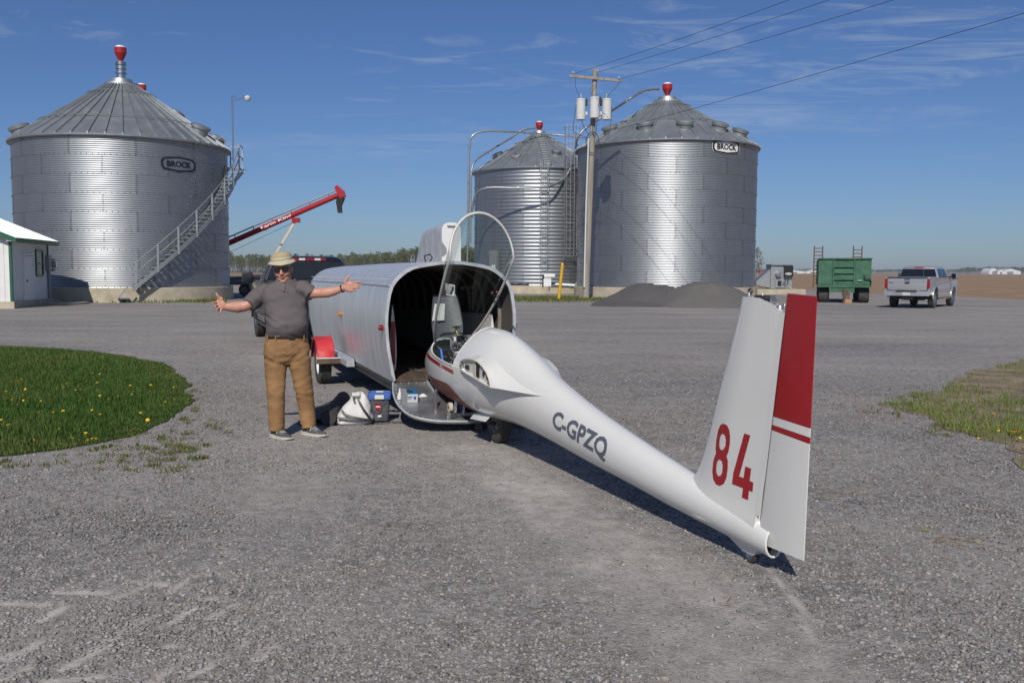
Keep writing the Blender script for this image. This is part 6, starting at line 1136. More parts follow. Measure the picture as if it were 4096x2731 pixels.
    rows = []
    for i in range(17):
        x = 1.45 * i / 16; w = interp(WX, x, 1); h = interp(HX, x, 1); rows.append([cr(x + 0.225 * math.sin(a) * (x / 1.45) ** 2, w * math.cos(a), h * math.sin(a) - 0.035 * math.sin(PI * x / 1.45) * (1 - math.sin(a))) for a in (PI * k / 24 for k in range(25))])
    B().loft(rows, caps=False, closed=False).build('canopy_glass', 'canopy_glass', cf, 60)
    cz = lambda x, y, p: ray_plane((1650 + x / 2.306) / _K, (820 + y / 2.306) / _K, GM @ Vector((0, -p, 0)), GM.to_3x3() @ Vector((0, 1, 0)), GM)
    vw = [cz(x, y, .265) for x, y in ((302, 728), (388, 745), (392, 838), (310, 828))]; B().add(vw, [(0, 1, 2, 3)]).build('vent_window', 'mirror', cf, 0); B().tube(vw, 0.007, 6, closed=True).build('vent_frame', 'white_paint', cf, 40)
    for x, y, p in ((732, 810, -.25), (780, 803, -.28), (284, 818, .25)): B().sphere(cz(x, y, p), (0.018, 0.013, 0.012), 8, 6).build('jettison_knob', 'lamp_red', cf, 40)
    B().tube([cz(730, 812, -.25), cz(770, 850, -.27)], 0.009, 6).build('knob_rod', 'black', cf, 40)
    # wing root fairings with rib
    AF = [(-0.17, 0.738), (-0.155, 0.765), (-0.115, 0.788), (-0.03, 0.810), (0.10, 0.823), (0.22, 0.824), (0.354, 0.812), (0.47, 0.783), (0.576, 0.738), (0.648, 0.680), (0.685, 0.622), (0.60, 0.624), (0.45, 0.636), (0.303, 0.652), (0.15, 0.664), (0.013, 0.676), (-0.09, 0.690), (-0.15, 0.712)]
    cxa, cza = 0.25, 0.735
    for sg in (-1, 1):
        def ringp(y, k, dz, tail, ex=0.0): return [Vector((cxa + (s - cxa) * k + tail * max(0, (s - 0.4)) * 1.0 + (ex if z < 0.6235 else ex * 0.25 if s > 0.62 else 0.0), sg * y, cza + (z - cza) * (1 + (k + dz - 1) * (1 - smoothstep(0.30, 0.66, s))))) for s, z in AF]
        b = B(); b.loft([ringp(0.14, 1.6, 0.45, 0.42, 0.34), ringp(0.205, 1.36, 0.28, 0.36, 0.24), ringp(0.268, 1.16, 0.12, 0.20, 0.14), ringp(0.312, 1.05, 0.04, 0.08, 0.05), ringp(0.340, 1.012, 0.0, 0.03), ringp(0.342, 1.0, 0, 0), ringp(0.342, 0.955, -0.05, 0), ringp(0.318, 0.94, -0.06, 0)], caps=False); fr = b.build('wing_root_fairing', 'gelcoat', o, 70)
        pr = ringp(0.322, 0.95, -0.05, 0); B().add(pr, [tuple(range(len(pr)))]).build('root_rib', 'cream_edge' if False else 'gelcoat', fr, 0)
        B().tube(ringp(0.343, 0.985, -0.01, 0), 0.006, 6, closed=True).build('rib_edge', 'cream_edge', fr, 50)
        y = sg * 0.326; e = 0.004 * sg
        sl = B(); sl.prism([(0.26, 0.672), (0.335, 0.668), (0.335, 0.800), (0.26, 0.806)], 0.006 * sg, T(0, y, 0)); sl.build('spar_slot', 'black', fr, 0)
        for s, z in ((0.45, 0.715), (0.545, 0.70)): B().lathe([(0.001, 0), (0.027, 0)], 16, (s, y + e, z), 'Y').build('rib_hole', 'black', fr, 0)
        for s, z in ((-0.12, 0.735), (0.635, 0.655)): B().lathe([(0.001, 0.03 * sg), (0.016, 0.03 * sg), (0.018, 0)], 12, (s, y, z), 'Y').build('pin', 'steel', fr, 40)
        B().box((0.01, y + e, 0.735), (0.10, 0.012, 0.045)).build('connector', 'dark_metal', fr, 0, bevel=0.004); B().box((0.215, y + e * 0.6, 0.732), (0.05, 0.008, 0.125)).build('tape', 'cream_edge', fr, 0)
    # red trim on the nose, belly panel, lettering
    zst = lambda s: 0.690 + (0.640 - 0.690) * (s + 1.163) / 0.732
    for a, b_ in ((-1.62, -0.90), (-0.80, -0.44)): patch(a, b_, lambda s: th_at(s, zst(s) - 0.020), lambda s: th_at(s, zst(s) + 0.018), 0.0025, 'glider_red', 'trim_stripe', fus, 12, 3)
    patch(-1.62, -0.44, lambda s: -th_at(s, zst(s) - 0.020), lambda s: -th_at(s, zst(s) + 0.018), 0.0025, 'glider_red', 'trim_stripe', fus, 16, 3)
    bz = lambda s: 0.50 - 0.27 * smoothstep(-0.70, -0.08, s) if s > -1.2 else 0.50
    patch(-1.45, -0.10, lambda s: -th_at(s, max(fsec(s)[1] + 0.003, bz(s))), lambda s: th_at(s, max(fsec(s)[1] + 0.003, bz(s))), 0.003, 'belly_red', 'belly_panel', fus, 26, 20)
    def wrap_text(txt, h, w, sfun, zfun, mat, name, bold=0.0, shear=0.0, off=0.003):
        v, f = text_mesh(txt, h, w, bold, shear); b = B()
        for x, y in v: s = sfun(x); z = zfun(x, y); th = th_at(s, z); b.v.append(tuple(fpt(s, th, off)))
        b.f = f; b.build(name, mat, fus, 0)
    wrap_text('LS4', 0.052, 0.085, lambda x: -0.85 + x, lambda x, y: zst(-0.85) - 0.068 * x + y, 'glider_red', 'lettering', 0.0, 0.15)
    wrap_text('C-GPZQ', 0.165, 0.84, lambda x: 2.02 + x, lambda x, y: 0.415 - 0.125 * x + y, 'grey_print', 'registration', 0.03, 0.12)
    # fin and rudder
    le = lambda z: 3.393 + 0.361 * (z - 0.35) - 0.13 * math.exp(-max(0, z - 0.30) / 0.07); hg = lambda z: 4.030 + 0.122 * (z - 0.204); te = lambda z: 4.375 + 0.031 * (z - 0.139); thick = lambda z: 0.115 - 0.045 * (z - 0.3) + 0.05 * math.exp(-max(0, z - 0.25) / 0.06)
    def foil(z, zfun=None, nx=14):
        L_, H_ = le(z), hg(z); up = []
        for k in range(nx + 1):
            x = (k / nx) ** 1.6; yt = thick(z) / 2 * (math.sqrt(1 - (1 - min(x / 0.42, 1)) ** 2) if x < 0.42 else 1 - 0.42 * (x - 0.42)); up.append((L_ + (H_ - L_) * x, yt))
        ring = [(s, -y) for s, y in up] + [(s, y) for s, y in reversed(up[1:])]
        return [Vector((s, y, (zfun(s) if zfun else z))) for s, y in ring]
    ftop = lambda s: 1.492 if s < 3.99 else 1.492 - (s - 3.99) * 0.35
    zs = [0.16, 0.22, 0.27, 0.31, 0.35, 0.40, 0.46, 0.55, 0.7, 0.9, 1.1, 1.3, 1.42]; fin = B().loft([foil(z) for z in zs] + [foil(1.49, ftop)]).build('fin', 'gelcoat', o, 50)
    hb = B(); hb.loft([[Vector((hg(z) - 0.028, y, z)), Vector((hg(z) + 0.002, y, z))] for z in (0.25, 1.40) for y in (-0.0,)], caps=False, closed=False)
    def rud(z, zf, grow=0.0):
        H_, E = hg(z) + 0.006, te(z); hw = thick(max(z, 0.36)) / 2 * 0.74 + grow; P = []
        for k in range(7): a = PI * k / 6; P.append((H_ + 0.03 - 0.03 * math.sin(a), hw * math.cos(a)))
        P.append((E, -0.003 - grow)); P.append((E, 0.003 + grow)); return [Vector((s, y, zf(s))) for s, y in P]
    zl = lambda a, b_: (lambda s: a + (b_ - a) * (s - 4.05) / 0.33)
    rt = None
    for i, (l0, l1, mat, nm) in enumerate(((zl(0.150, 0.137), zl(0.795, 0.755), 'gelcoat', 'rudder'), (zl(0.797, 0.757), zl(0.822, 0.788), 'glider_red', 'rudder_stripe'), (zl(0.824, 0.790), zl(0.868, 0.836), 'gelcoat', 'rudder_band'), (zl(0.870, 0.838), zl(1.528, 1.512), 'glider_red', 'rudder_tip'))):
        zm0, zm1 = l0(4.2), l1(4.2); p = B().loft([rud(zm0 + (zm1 - zm0) * k / 4, (lambda k: (lambda s: l0(s) + (l1(s) - l0(s)) * k / 4))(k)) for k in range(5)]).build(nm, mat, o if i == 0 else rt, 40)
        if i == 0: rt = p
    B().loft([[Vector((hg(z) - 0.012, -thick(z) * 0.5 * 0.77 - 0.0015, z)), Vector((hg(z) + 0.028, -thick(z) * 0.5 * 0.75 - 0.002, z))] for z in np.linspace(0.30, 1.42, 6)], caps=False, closed=False).build('gap_tape', 'gelcoat', fin, 0)
    # the number
    def skin_y(s, z):
        L_, H_ = le(z), hg(z); x = min(max((s - L_) / (H_ - L_), 0.0001), 1); return -(thick(z) / 2 * (math.sqrt(1 - (1 - min(x / 0.42, 1)) ** 2) if x < 0.42 else 1 - 0.42 * (x - 0.42))) - 0.002
    def flat(loops, name):
        fl = [p for l in loops for p in l]; bm = bmesh.new(); vs = [bm.verts.new((p[0], p[1], 0)) for p in fl]
        for t in tessellate_polygon([[Vector((*p, 0)) for p in l] for l in loops]):
            try: bm.faces.new([vs[i] for i in t])
            except ValueError: pass
        for _ in range(2): bmesh.ops.subdivide_edges(bm, edges=[e for e in bm.edges if e.calc_length() > 0.06], cuts=1); bmesh.ops.triangulate(bm, faces=bm.faces)
        bm.verts.index_update(); b = B(); b.v = [(v.co.x, skin_y(v.co.x, v.co.y), v.co.y) for v in bm.verts]; b.f = [tuple(v.index for v in f.verts) for f in bm.faces]; bm.free(); b.build(name, 'glider_red', fin, 0)
    c2 = lambda x, y: (lambda q: (q.x, q.z))(ray_plane((2300 + x / 1.96) / _K, (1500 + y / 1.96) / _K, GM @ Vector((0, -0.045, 0)), GM.to_3x3() @ Vector((0, 1, 0)), GM))
    def egg(cx, cy, rx, ry, tilt, n=28, e=2.5):
        L_ = []
        for k in range(n):
            a = 2 * PI * k / n; ca, sa = math.cos(a), math.sin(a); x, y = rx * math.copysign(abs(ca) ** (2 / e), ca), ry * math.copysign(abs(sa) ** (2 / e), sa); L_.append(c2(cx + x + tilt * y, cy + y + 0.28 * x))
        return L_
    # 8: outline traced as two stacked ovals meeting at a waist
    o8 = [(1163, 379), (1195, 392), (1213, 425), (1221, 475), (1220, 540), (1210, 600), (1196, 632), (1206, 670), (1206, 730), (1198, 800), (1180, 848), (1152, 865), (1120, 852), (1098, 812), (1087, 750), (1090, 680), (1100, 640), (1112, 612), (1106, 570), (1110, 500), (1122, 430), (1140, 390)]
    i1 = [(1162, 455), (1182, 470), (1190, 505), (1187, 555), (1172, 582), (1152, 586), (1138, 560), (1138, 510), (1146, 470)]; i2 = [(1142, 657), (1162, 672), (1169, 710), (1166, 760), (1152, 788), (1134, 788), (1120, 760), (1119, 710), (1126, 672)]
    flat([[c2(*p) for p in o8], [c2(*p) for p in i1], [c2(*p) for p in i2]], 'numeral'); o4 = [(1326, 456), (1372, 472), (1292, 792), (1325, 805), (1336, 714), (1381, 732), (1371, 828), (1398, 840), (1394, 914), (1367, 903), (1363, 977), (1316, 958), (1322, 884), (1240, 850), (1248, 765)]; flat([[c2(*p) for p in o4]], 'numeral')
    # tail fittings, tail wheel, main wheel, gear door
    for s, r, h in ((3.86, 0.012, 0.025), (3.98, 0.010, 0.02), (4.13, 0.02, 0.015), (4.17, 0.010, 0.035), (4.20, 0.010, 0.025)): B().lathe([(0.002, 0), (r, 0), (r, h), (r * .6, h + .01), (0.002, h + .01)], 12, (s, 0, ftop(s) - 0.01)).build('tailplane_fitting', 'alu_dark', fin, 40)
    B().tube([(3.87 + 0.014 * math.cos(a), 0, 1.525 + 0.014 * math.sin(a)) for a in (2 * PI * k / 12 for k in range(12))], 0.006, 6, closed=True).build('eye_bolt', 'dark_metal', fin, 40); B().lathe([(0.003, -0.008), (0.026, -0.008), (0.026, 0.008), (0.003, 0.008)], 16, (4.08, 0, 1.485), 'Y').build('elevator_drive', 'alu_dark', fin, 40); B().box((3.99, 0, 1.495), (0.10, 0.05, 0.02)).build('mount_plate', 'dark_metal', fin, 0)
    foot = B().loft([[(s, y, z) for y in (-w, w)] + [(s + d, y, z) for y in (w, -w)] for s, w, z, d in ((3.70, 0.035, 0.12, 0.32), (3.80, 0.028, 0.085, 0.22), (3.88, 0.02, 0.05, 0.10))]).build('tail_wheel_fairing', 'gelcoat', o, 40)
    wheel(o, (3.94, 0, 0.052), 0.052, 0.036, -1, 'steel', axis='Y', tread=False, name='tail_wheel')
    mw = wheel(o, (0.0, 0, 0.185), 0.185, 0.125, -1, 'grey_box', rim_r=0.48, axis='Y', tread=False, name='main_wheel')
    for dy in (-0.035, -0.012, 0.012, 0.035): B().lathe([(0.183, dy - 0.007), (0.1885, dy - 0.006), (0.1885, dy + 0.006), (0.183, dy + 0.007)], 36, axis='Y').build('tread_rib', 'tyre', mw, 40)
    B().tube([(0.0, -0.09, 0.185), (-0.12, -0.09, 0.34)], 0.022, 8).build('gear_leg', 'dark_metal', o, 40); B().tube([(0.0, -0.09, 0.185), (0, 0.09, 0.185)], 0.02, 8).build('wheel_axle', 'dark_metal', o, 40)
    dl = lambda x, y, p: lo(x, y, p)
    for sg in (1,):
        A_, B_, C_, D_ = dl(550, 958, .12), dl(722, 996, .12), dl(634, 1062, .22), dl(470, 1030, .22); b = B(); b.loft([[A_.lerp(B_, k / 6) for k in range(7)], [A_.lerp(D_, .5).lerp(B_.lerp(C_, .5), k / 6) + Vector((0, -0.0, 0.012)) for k in range(7)], [D_.lerp(C_, k / 6) for k in range(7)]], caps=False, closed=False); b.build('gear_door', 'gelcoat', o, 60)
        b = B(); b.loft([[A_.lerp(B_, k / 6) * 1 for k in range(7)], [A_.lerp(B_, k / 6) + Vector((0, 0.24, 0.0)) for k in range(7)]], caps=False, closed=False); b.xf(T(0, 0, 0.003)).build('wheel_bay', 'interior', o, 0)
        B().loft([[Vector((v.x, -v.y, v.z)) for v in (A_.lerp(B_, k / 6) for k in range(7))], [Vector((v.x, -v.y, v.z)) for v in (D_.lerp(C_, k / 6) for k in range(7))]], caps=False, closed=False).build('gear_door', 'gelcoat', o, 60)
    B().tube([fpt(4.128, 2 * PI * k / 28, -0.004) for k in range(28)], 0.007, 6, closed=True).build('tail_rim', 'gelcoat', fus, 50); B().add([fpt(4.06, 2 * PI * k / 28, -0.004) for k in range(28)], [tuple(range(28))]).build('tail_closure', 'interior', fus, 0)
    return o, lo, cz
GLD, LO, CZ = glider()
# ================================================================== things around the glider
def seat():
    base = GM @ Vector((-1.70, 0.03, 0.885)); o = thing('seat_pan', 'speckled grey moulded seat pan with a paper placard propped on the glider nose', 'seat', base, GRZ); w = 0.17
    P = [(-w, 0), (w, 0), (w + 0.03, 0.10), (w - 0.01, 0.17), (w, 0.26), (w - 0.02, 0.40), (w - 0.05, 0.47), (-w + 0.05, 0.47), (-w + 0.02, 0.40), (-w, 0.2)]
    rows = []
    for k in range(9): t = k / 8; hw = w * (1.0 + 0.18 * math.sin(t * 5) * 0.4) - 0.03 * max(0, t - .8) * 5 * .6; rows.append([(-0.12 * t + 0.05 * (1 - (2 * j / 8 - 1) ** 2) * -1 + 0.05, -hw + 2 * hw * j / 8, 0.47 * t) for j in range(9)])
    B().loft(rows, caps=False, closed=False).build('shell', 'seat_grey', o, 60)
    B().tube([Vector(rows[k][8]) for k in range(3, 9)] + [Vector(rows[8][j]) for j in range(8, -1, -1)], 0.009, 6).build('rim', 'black', o, 50)
    r = rows; B().add([Vector(r[6][1]) + Vector((0.02, -.01, .03)), Vector(r[6][4]) + Vector((0.02, 0, .03)), Vector(r[3][3]) + Vector((0.02, 0.02, 0.02)), Vector(r[3][0]) + Vector((0.02, 0, 0.02))], [(0, 1, 2, 3)]).build('placard', 'paper', o, 0)
seat()
def dolly():
    c = on_ramp(1022, 1045); o = thing('fuselage_dolly', 'small steel roller dolly under the red belly of the glider on the ramp', 'dolly', c, GRZ)
    B().box((0, 0, 0.025), (0.10, 0.07, 0.05)).build('base_block', 'steel', o, 0, bevel=0.004); wh = B().lathe([(0.003, -0.02), (0.045, -0.02), (0.05, -0.015), (0.05, 0.015), (0.045, 0.02), (0.003, 0.02)], 20, (0, 0, 0), 'Y', caps=True).build('roller', 'cream_edge', o, 40, loc=(0, -0.02, 0.10)); B().lathe([(0.002, -0.024), (0.015, -0.024), (0.016, -0.02)], 12, (0, 0, 0), 'Y', caps=True).build('hub', 'dark_metal', wh, 40)
    B().bar((0.01, 0.03, 0.05), (-0.03, 0.06, 0.26), 0.03, 0.008).build('strut', 'steel', o, 0); B().bar((0.05, 0.10, 0.03), (0.03, 0.13, 0.24), 0.03, 0.008).build('strut', 'steel', o, 0); B().bar((-0.03, 0.02, 0.22), (0.06, 0.22, 0.24), 0.05, 0.06).build('cradle', 'red_fender', o, 0)
    B().bar((0, 0.0, 0.02), (0.02, 0.42, 0.02), 0.04, 0.03).build('cross_bar', 'steel', o, 0)
    p0 = on_ramp(838, 960); o = thing('perforated_post', 'upright perforated steel post standing on the ramp beside the glider belly', 'post', p0, TR_A); b = B(); b.box((0, 0, 0.105), (0.022, 0.022, 0.21)); s = b.build('shaft', 'steel', o, 0, bevel=0.002)
    for k in range(7): B().lathe([(0.001, 0), (0.0055, 0)], 10, (0, -0.0115, 0.03 + 0.026 * k), 'Y').build('hole', 'black', s, 0)
dolly()
def clutter():
    # tissue box
    a, b_ = on_ramp(450, 890), on_ramp(630, 888); w = (b_ - a).length; c = (a + b_) / 2; rz = math.atan2(b_.y - a.y, b_.x - a.x); up = RPN
    o = thing('carton', 'small blue and white printed carton with a duct-taped end lying on the ramp', 'carton', c); o.rotation_euler = Matrix((((b_ - a).normalized()), up.cross((b_ - a).normalized()), up)).transposed().to_euler(); h, d = 0.098, 0.15
    bx = B().box((0, d / 2, h / 2 + 0.002), (w, d, h)).build('box', 'card_white', o, 0, bevel=0.002); B().box((0.0, d / 2, h + 0.0035), (w - 0.002, d - 0.002, 0.003)).build('lid', 'card_blue', bx, 0)
    B().box((-w * 0.34, d / 2 - 0.001, h / 2 + 0.003), (w * 0.34, d + 0.004, h + 0.008)).build('tape', 'duct_tape', bx, 0); B().box((w * 0.30, -0.0015, h * 0.60), (w * 0.14, 0.002, h * 0.32)).build('print_block', 'blue_plastic', bx, 0)
    for k, ww in enumerate((0.30, 0.24, 0.2)): B().box((w * -0.0 + (ww - .3) * w * .5, -0.0012, h * (0.72 - 0.12 * k)), (w * ww, 0.002, h * (0.07 if k == 0 else 0.025))).build('print_line', 'card_blue' if k == 0 else 'grey_print', bx, 0)
    def rag(label, name, c, sx, sy, sz, mat, seed, cat, rz=0):
        n = 14; v = B(); rings = []
        for i in range(9):
            t = i / 8; ring = []
            for j in range(n):
                a = 2 * PI * j / n; r = (1 - t) ** 0.6 * (1 + 0.45 * mnoise.noise((math.cos(a) * 2 + seed, math.sin(a) * 2, t * 3))); ring.append((sx * r * math.cos(a), sy * r * math.sin(a), sz * t * (1 + 0.5 * mnoise.noise((math.cos(a) * 2.5, math.sin(a) * 2.5 + seed, t * 4)))))
            rings.append(ring)
        v.loft(rings, caps=True); ob = v.build(name, mat, None, 60, loc=c, rot=(0, 0, rz)); tag(ob, label, cat); return ob
    rag('crumpled white cloth rag on the ramp beside the carton', 'rag', on_ramp(690, 815), 0.055, 0.035, 0.03, 'cloth_white', 3, 'rag', 0.5); rag('white work gloves bunched at the taped end of the carton', 'glove', on_ramp(424, 845), 0.03, 0.03, 0.10, 'cloth_white', 6, 'glove'); rag('dark folded glove resting on top of the carton', 'glove', c + up * (h + 0.006) + Vector((-0.02, 0.06, 0)), 0.05, 0.03, 0.03, 'black', 9, 'glove')
    # angle iron and ribbon on the trailer floor
    fl = lambda x, y: ray_plane((1450 + x / 2.851) / _K, (1300 + y / 2.851) / _K, Vector((0, 0, 0.416)), Vector((0, 0, 1)))
    p, q = fl(500, 510), fl(735, 610); o = thing('angle_iron', 'length of grey angle iron lying on the trailer floor', 'angle iron', p); d = q - p; B().bar((0, 0, 0.02), d + Vector((0, 0, 0.02)), 0.006, 0.04).build('web', 'alu_dark', o, 0); B().bar(Vector((0.02, 0, 0.004)), d + Vector((0.02, 0, 0.004)), 0.04, 0.006).build('flange', 'alu_dark', o, 0)
    pts = [fl(555, 480), fl(580, 500), fl(610, 515), fl(640, 520), fl(665, 540), fl(690, 535)]; o = thing('ribbon', 'red, white and blue striped ribbon on the trailer floor', 'ribbon', pts[0])
    for k, m in enumerate(('lamp_red', 'cloth_white', 'blue_plastic')): rows = [[q - pts[0] + Vector((0, 0.016 * (k - 1) - 0.008, 0.012 + 0.012 * math.sin(i * 1.7))), q - pts[0] + Vector((0, 0.016 * (k - 1) + 0.008, 0.012 + 0.012 * math.sin(i * 1.7)))] for i, q in enumerate(pts)]; B().loft(rows, caps=False, closed=False).build('stripe', m, o, 40)
    cl = lambda x, y: G((1250 + x / 5.227) / _K, (1540 + y / 5.227) / _K)
    # tub
    c = cl(1395, 770); o = thing('storage_tub', 'clear plastic tub with a blue lid and red label, full of tools', 'tub', (c.x, c.y + 0.06, 0), math.radians(6)); H_ = 0.285
    def rr(w, d, r, z, n=5):
        P = []
        for cx, cy, a0 in ((w - r, d - r, 0), (-w + r, d - r, PI / 2), (-w + r, -d + r, PI), (w - r, -d + r, 1.5 * PI)):
            for k in range(n + 1): a = a0 + PI / 2 * k / n; P.append((cx + r * math.cos(a), cy + r * math.sin(a), z))
        return P
    tb = B().loft([rr(0.082, 0.082, 0.03, 0.012), rr(0.095, 0.095, 0.03, 0.02), rr(0.112, 0.112, 0.03, H_)], caps=False).build('bin', 'tub_plastic', o, 50); B().loft([rr(0.09, 0.09, 0.03, 0.010), rr(0.001, 0.001, 0.0005, 0.010)], caps=False).build('base', 'tub_plastic', tb, 0)
    ld = B().loft([rr(0.122, 0.122, 0.03, H_ - 0.03), rr(0.126, 0.126, 0.03, H_), rr(0.126, 0.126, 0.03, H_ + 0.025), rr(0.115, 0.115, 0.03, H_ + 0.035), rr(0.105, 0.105, 0.03, H_ + 0.022), rr(0.002, 0.002, 0.001, H_ + 0.022)], caps=False).build('lid', 'tub_lid', o, 40); B().box((0, -0.13, H_ - 0.005), (0.10, 0.016, 0.045)).build('latch', 'tub_latch', ld, 0, bevel=0.006); B().box((0, 0.13, H_ - 0.005), (0.10, 0.016, 0.045)).build('latch', 'tub_latch', ld, 0, bevel=0.006); B().box((0, 0, H_ + 0.038), (0.08, 0.05, 0.014)).build('handle', 'tub_latch', ld, 0, bevel=0.004)
    lb = B().prism([(-0.045, 0.21), (0.03, 0.21), (0.03, 0.14), (-0.005, 0.10), (-0.045, 0.14)], 0.002, T(-0.01, -0.117, 0)).build('label', 'grey_print', tb, 0); B().box((-0.018, -0.1175, 0.198), (0.07, 0.003, 0.03)).build('label_red', 'lamp_red', lb, 0); B().prism([(-0.035, 0.165), (0.012, 0.165), (0.012, 0.14), (-0.01, 0.115), (-0.035, 0.14)], 0.003, T(-0.005, -0.119, 0)).build('label_shield', 'lamp_red', lb, 0); B().box((-0.016, -0.1185, 0.176), (0.045, 0.003, 0.014)).build('label_white', 'white_print', lb, 0); B().box((0.0, -0.108, 0.072), (0.04, 0.004, 0.022)).build('barcode', 'white_print', tb, 0)
    for k, (x, y, z, s, m) in enumerate(((0.05, 0.0, 0.20, 0.035, 'blue_plastic'), (0.045, -0.03, 0.12, 0.03, 'yellow'), (0.05, -0.03, 0.05, 0.03, 'red_dull'), (-0.02, 0.0, 0.05, 0.04, 'cream_edge'), (-0.05, 0.02, 0.10, 0.04, 'dark_metal'), (0.0, 0.03, 0.15, 0.045, 'dark_metal'))): B().sphere((x, y, z), (s, s * 0.8, s * 1.1), 7, 5, Matrix.Rotation(k, 3, 'X')).build('tool', m, o, 0)
    # bag: slumped white duffel with black straps
    c = cl(850, 830); o = thing('duffel_bag', 'slumped white canvas bag with black straps leaning on the plastic tub', 'bag', (c.x, c.y + 0.08, 0), math.radians(8)); rings = []
    for i, (z, w, d, ox) in enumerate(((0.0, 0.17, 0.10, -0.01), (0.02, 0.195, 0.13, -0.01), (0.06, 0.20, 0.135, 0.0), (0.12, 0.175, 0.12, 0.01), (0.19, 0.14, 0.10, 0.03), (0.25, 0.105, 0.08, 0.05), (0.30, 0.075, 0.06, 0.055), (0.325, 0.045, 0.03, 0.05))):
        rings.append([Vector((ox + w * (1 + 0.13 * mnoise.noise((math.cos(a) * 2, math.sin(a) * 2, z * 14))) * math.copysign(abs(math.cos(a)) ** 0.75, math.cos(a)), d * (1 + 0.2 * mnoise.noise((math.cos(a) * 2.4, z * 18, math.sin(a) * 2))) * math.copysign(abs(math.sin(a)) ** 0.75, math.sin(a)), z * (1 + 0.12 * mnoise.noise((a * 1.3, z * 9, 4.0))))) for a in (2 * PI * k / 36 for k in range(36))])
    fine = []
    for i in range(len(rings) - 1):
        for q in range(3): fine.append([rings[i][j].lerp(rings[i + 1][j], q / 3) for j in range(36)])
    fine.append(rings[-1]); b = B(); b.loft(fine); b.build('sack', 'canvas', o, 60)
    def strap(pts, name='strap', w=0.022):
        P = [Vector(p) for p in pts]; rows = []
        for i, p in enumerate(P): d = (P[min(i + 1, len(P) - 1)] - P[max(i - 1, 0)]).normalized(); n = d.cross(Vector((0, -1, 0.35))).normalized(); rows.append([p - n * w / 2, p + n * w / 2])
        B().loft(rows, caps=False, closed=False).build(name, 'black', o, 60)
    strap([(-0.17, -0.135, 0.085), (-0.08, -0.155, 0.080), (0.02, -0.158, 0.068), (0.12, -0.15, 0.058), (0.185, -0.12, 0.05)], w=0.024); strap([(-0.13, -0.12, 0.165), (-0.09, -0.135, 0.12), (-0.02, -0.15, 0.095), (0.1, -0.152, 0.07), (0.185, -0.13, 0.055)], w=0.024); strap([(0.03, -0.04, 0.335), (0.035, -0.085, 0.30), (0.06, -0.105, 0.24), (0.10, -0.125, 0.17), (0.15, -0.13, 0.10), (0.19, -0.12, 0.045)], w=0.024); strap([(0.0, -0.06, 0.30), (0.0, -0.09, 0.27), (0.01, -0.105, 0.24)])
    B().loft([[Vector((x, y, z)) for x in (-.02, .06)] for y, z in ((-0.08, 0.29), (-0.10, 0.315), (-0.06, 0.345), (0.0, 0.335))], caps=False, closed=False).build('flap', 'canvas', o, 60)
    # strap trailing on the gravel
    P = [cl(1230, 800), cl(1400, 815), cl(1650, 790), cl(1900, 800), cl(1950, 790)]; o = thing('webbing_strap', 'black webbing strap trailing over the gravel below the tub', 'strap', P[0]); rows = [[p - P[0] + Vector((0, dy, 0.014)) for dy in (-0.02, 0.02)] for p in P]; B().loft(rows, caps=False, closed=False).build('band', 'black', o, 60)
    # rolled mat
    p, q = cl(330, 860), cl(640, 480); q = Vector((q.x, q.y, 0)); d = (q - p); o = thing('rolled_mat', 'dark grey rolled foam mat lying on the gravel between the man and the bag', 'mat', p); dn = d.normalized(); sd = Vector((dn.y, -dn.x, 0)); rows = []
    for k in range(15):
        t = k / 14; c_ = d * t; rows.append([c_ + sd * (0.075 + 0.008 * mnoise.noise((t * 5, a, 1))) * math.cos(a) * 1.1 + Vector((0, 0, 0.085 + 0.085 * math.sin(a) + 0.03 * t)) for a in (2 * PI * j / 18 for j in range(18))])
    B().loft(rows).build('roll', 'mat_roll', o, 50)
    rows = []
    for k in range(10): t = k / 9; rows.append([d * (0.05 + 1.0 * t) - sd * (0.02 + 0.32 * u) + Vector((0, 0, 0.012 + (0.15 * (1 - u) ** 1.5) * (0.55 + 0.45 * t) + 0.012 * mnoise.noise((t * 4, u * 4, 2)))) for u in (j / 8 for j in range(9))])
    B().loft(rows, caps=False, closed=False).build('loose_end', 'mat_roll', o, 50)
clutter()
# ================================================================== the man
def fuse(b, voxel, smooth_it=4, fac=0.5):                    # one continuous surface out of overlapping closed shapes
    me = bpy.data.meshes.new('tmp'); me.from_pydata(b.v, [], b.f); bm = bmesh.new(); bm.from_mesh(me); bmesh.ops.recalc_face_normals(bm, faces=bm.faces); bm.to_mesh(me); bm.free()
    ob = bpy.data.objects.new('tmp', me); COL.objects.link(ob); m = ob.modifiers.new('r', 'REMESH'); m.mode = 'VOXEL'; m.voxel_size = voxel; m.use_smooth_shade = True
    s = ob.modifiers.new('s', 'SMOOTH'); s.iterations = smooth_it; s.factor = fac; dg = bpy.context.evaluated_depsgraph_get(); dg.update(); out = bpy.data.meshes.new_from_object(ob.evaluated_get(dg)); bpy.data.objects.remove(ob); bpy.data.meshes.remove(me); return out
def displace(me, fn):
    n = len(me.vertices); co = np.empty(n * 3, np.float32); me.vertices.foreach_get('co', co); no = np.empty(n * 3, np.float32); me.vertices.foreach_get('normal', no); co = co.reshape(-1, 3); no = no.reshape(-1, 3)
    d = np.array([fn(p) for p in co], np.float32); co += no * d[:, None]; me.vertices.foreach_set('co', co.ravel()); me.update()
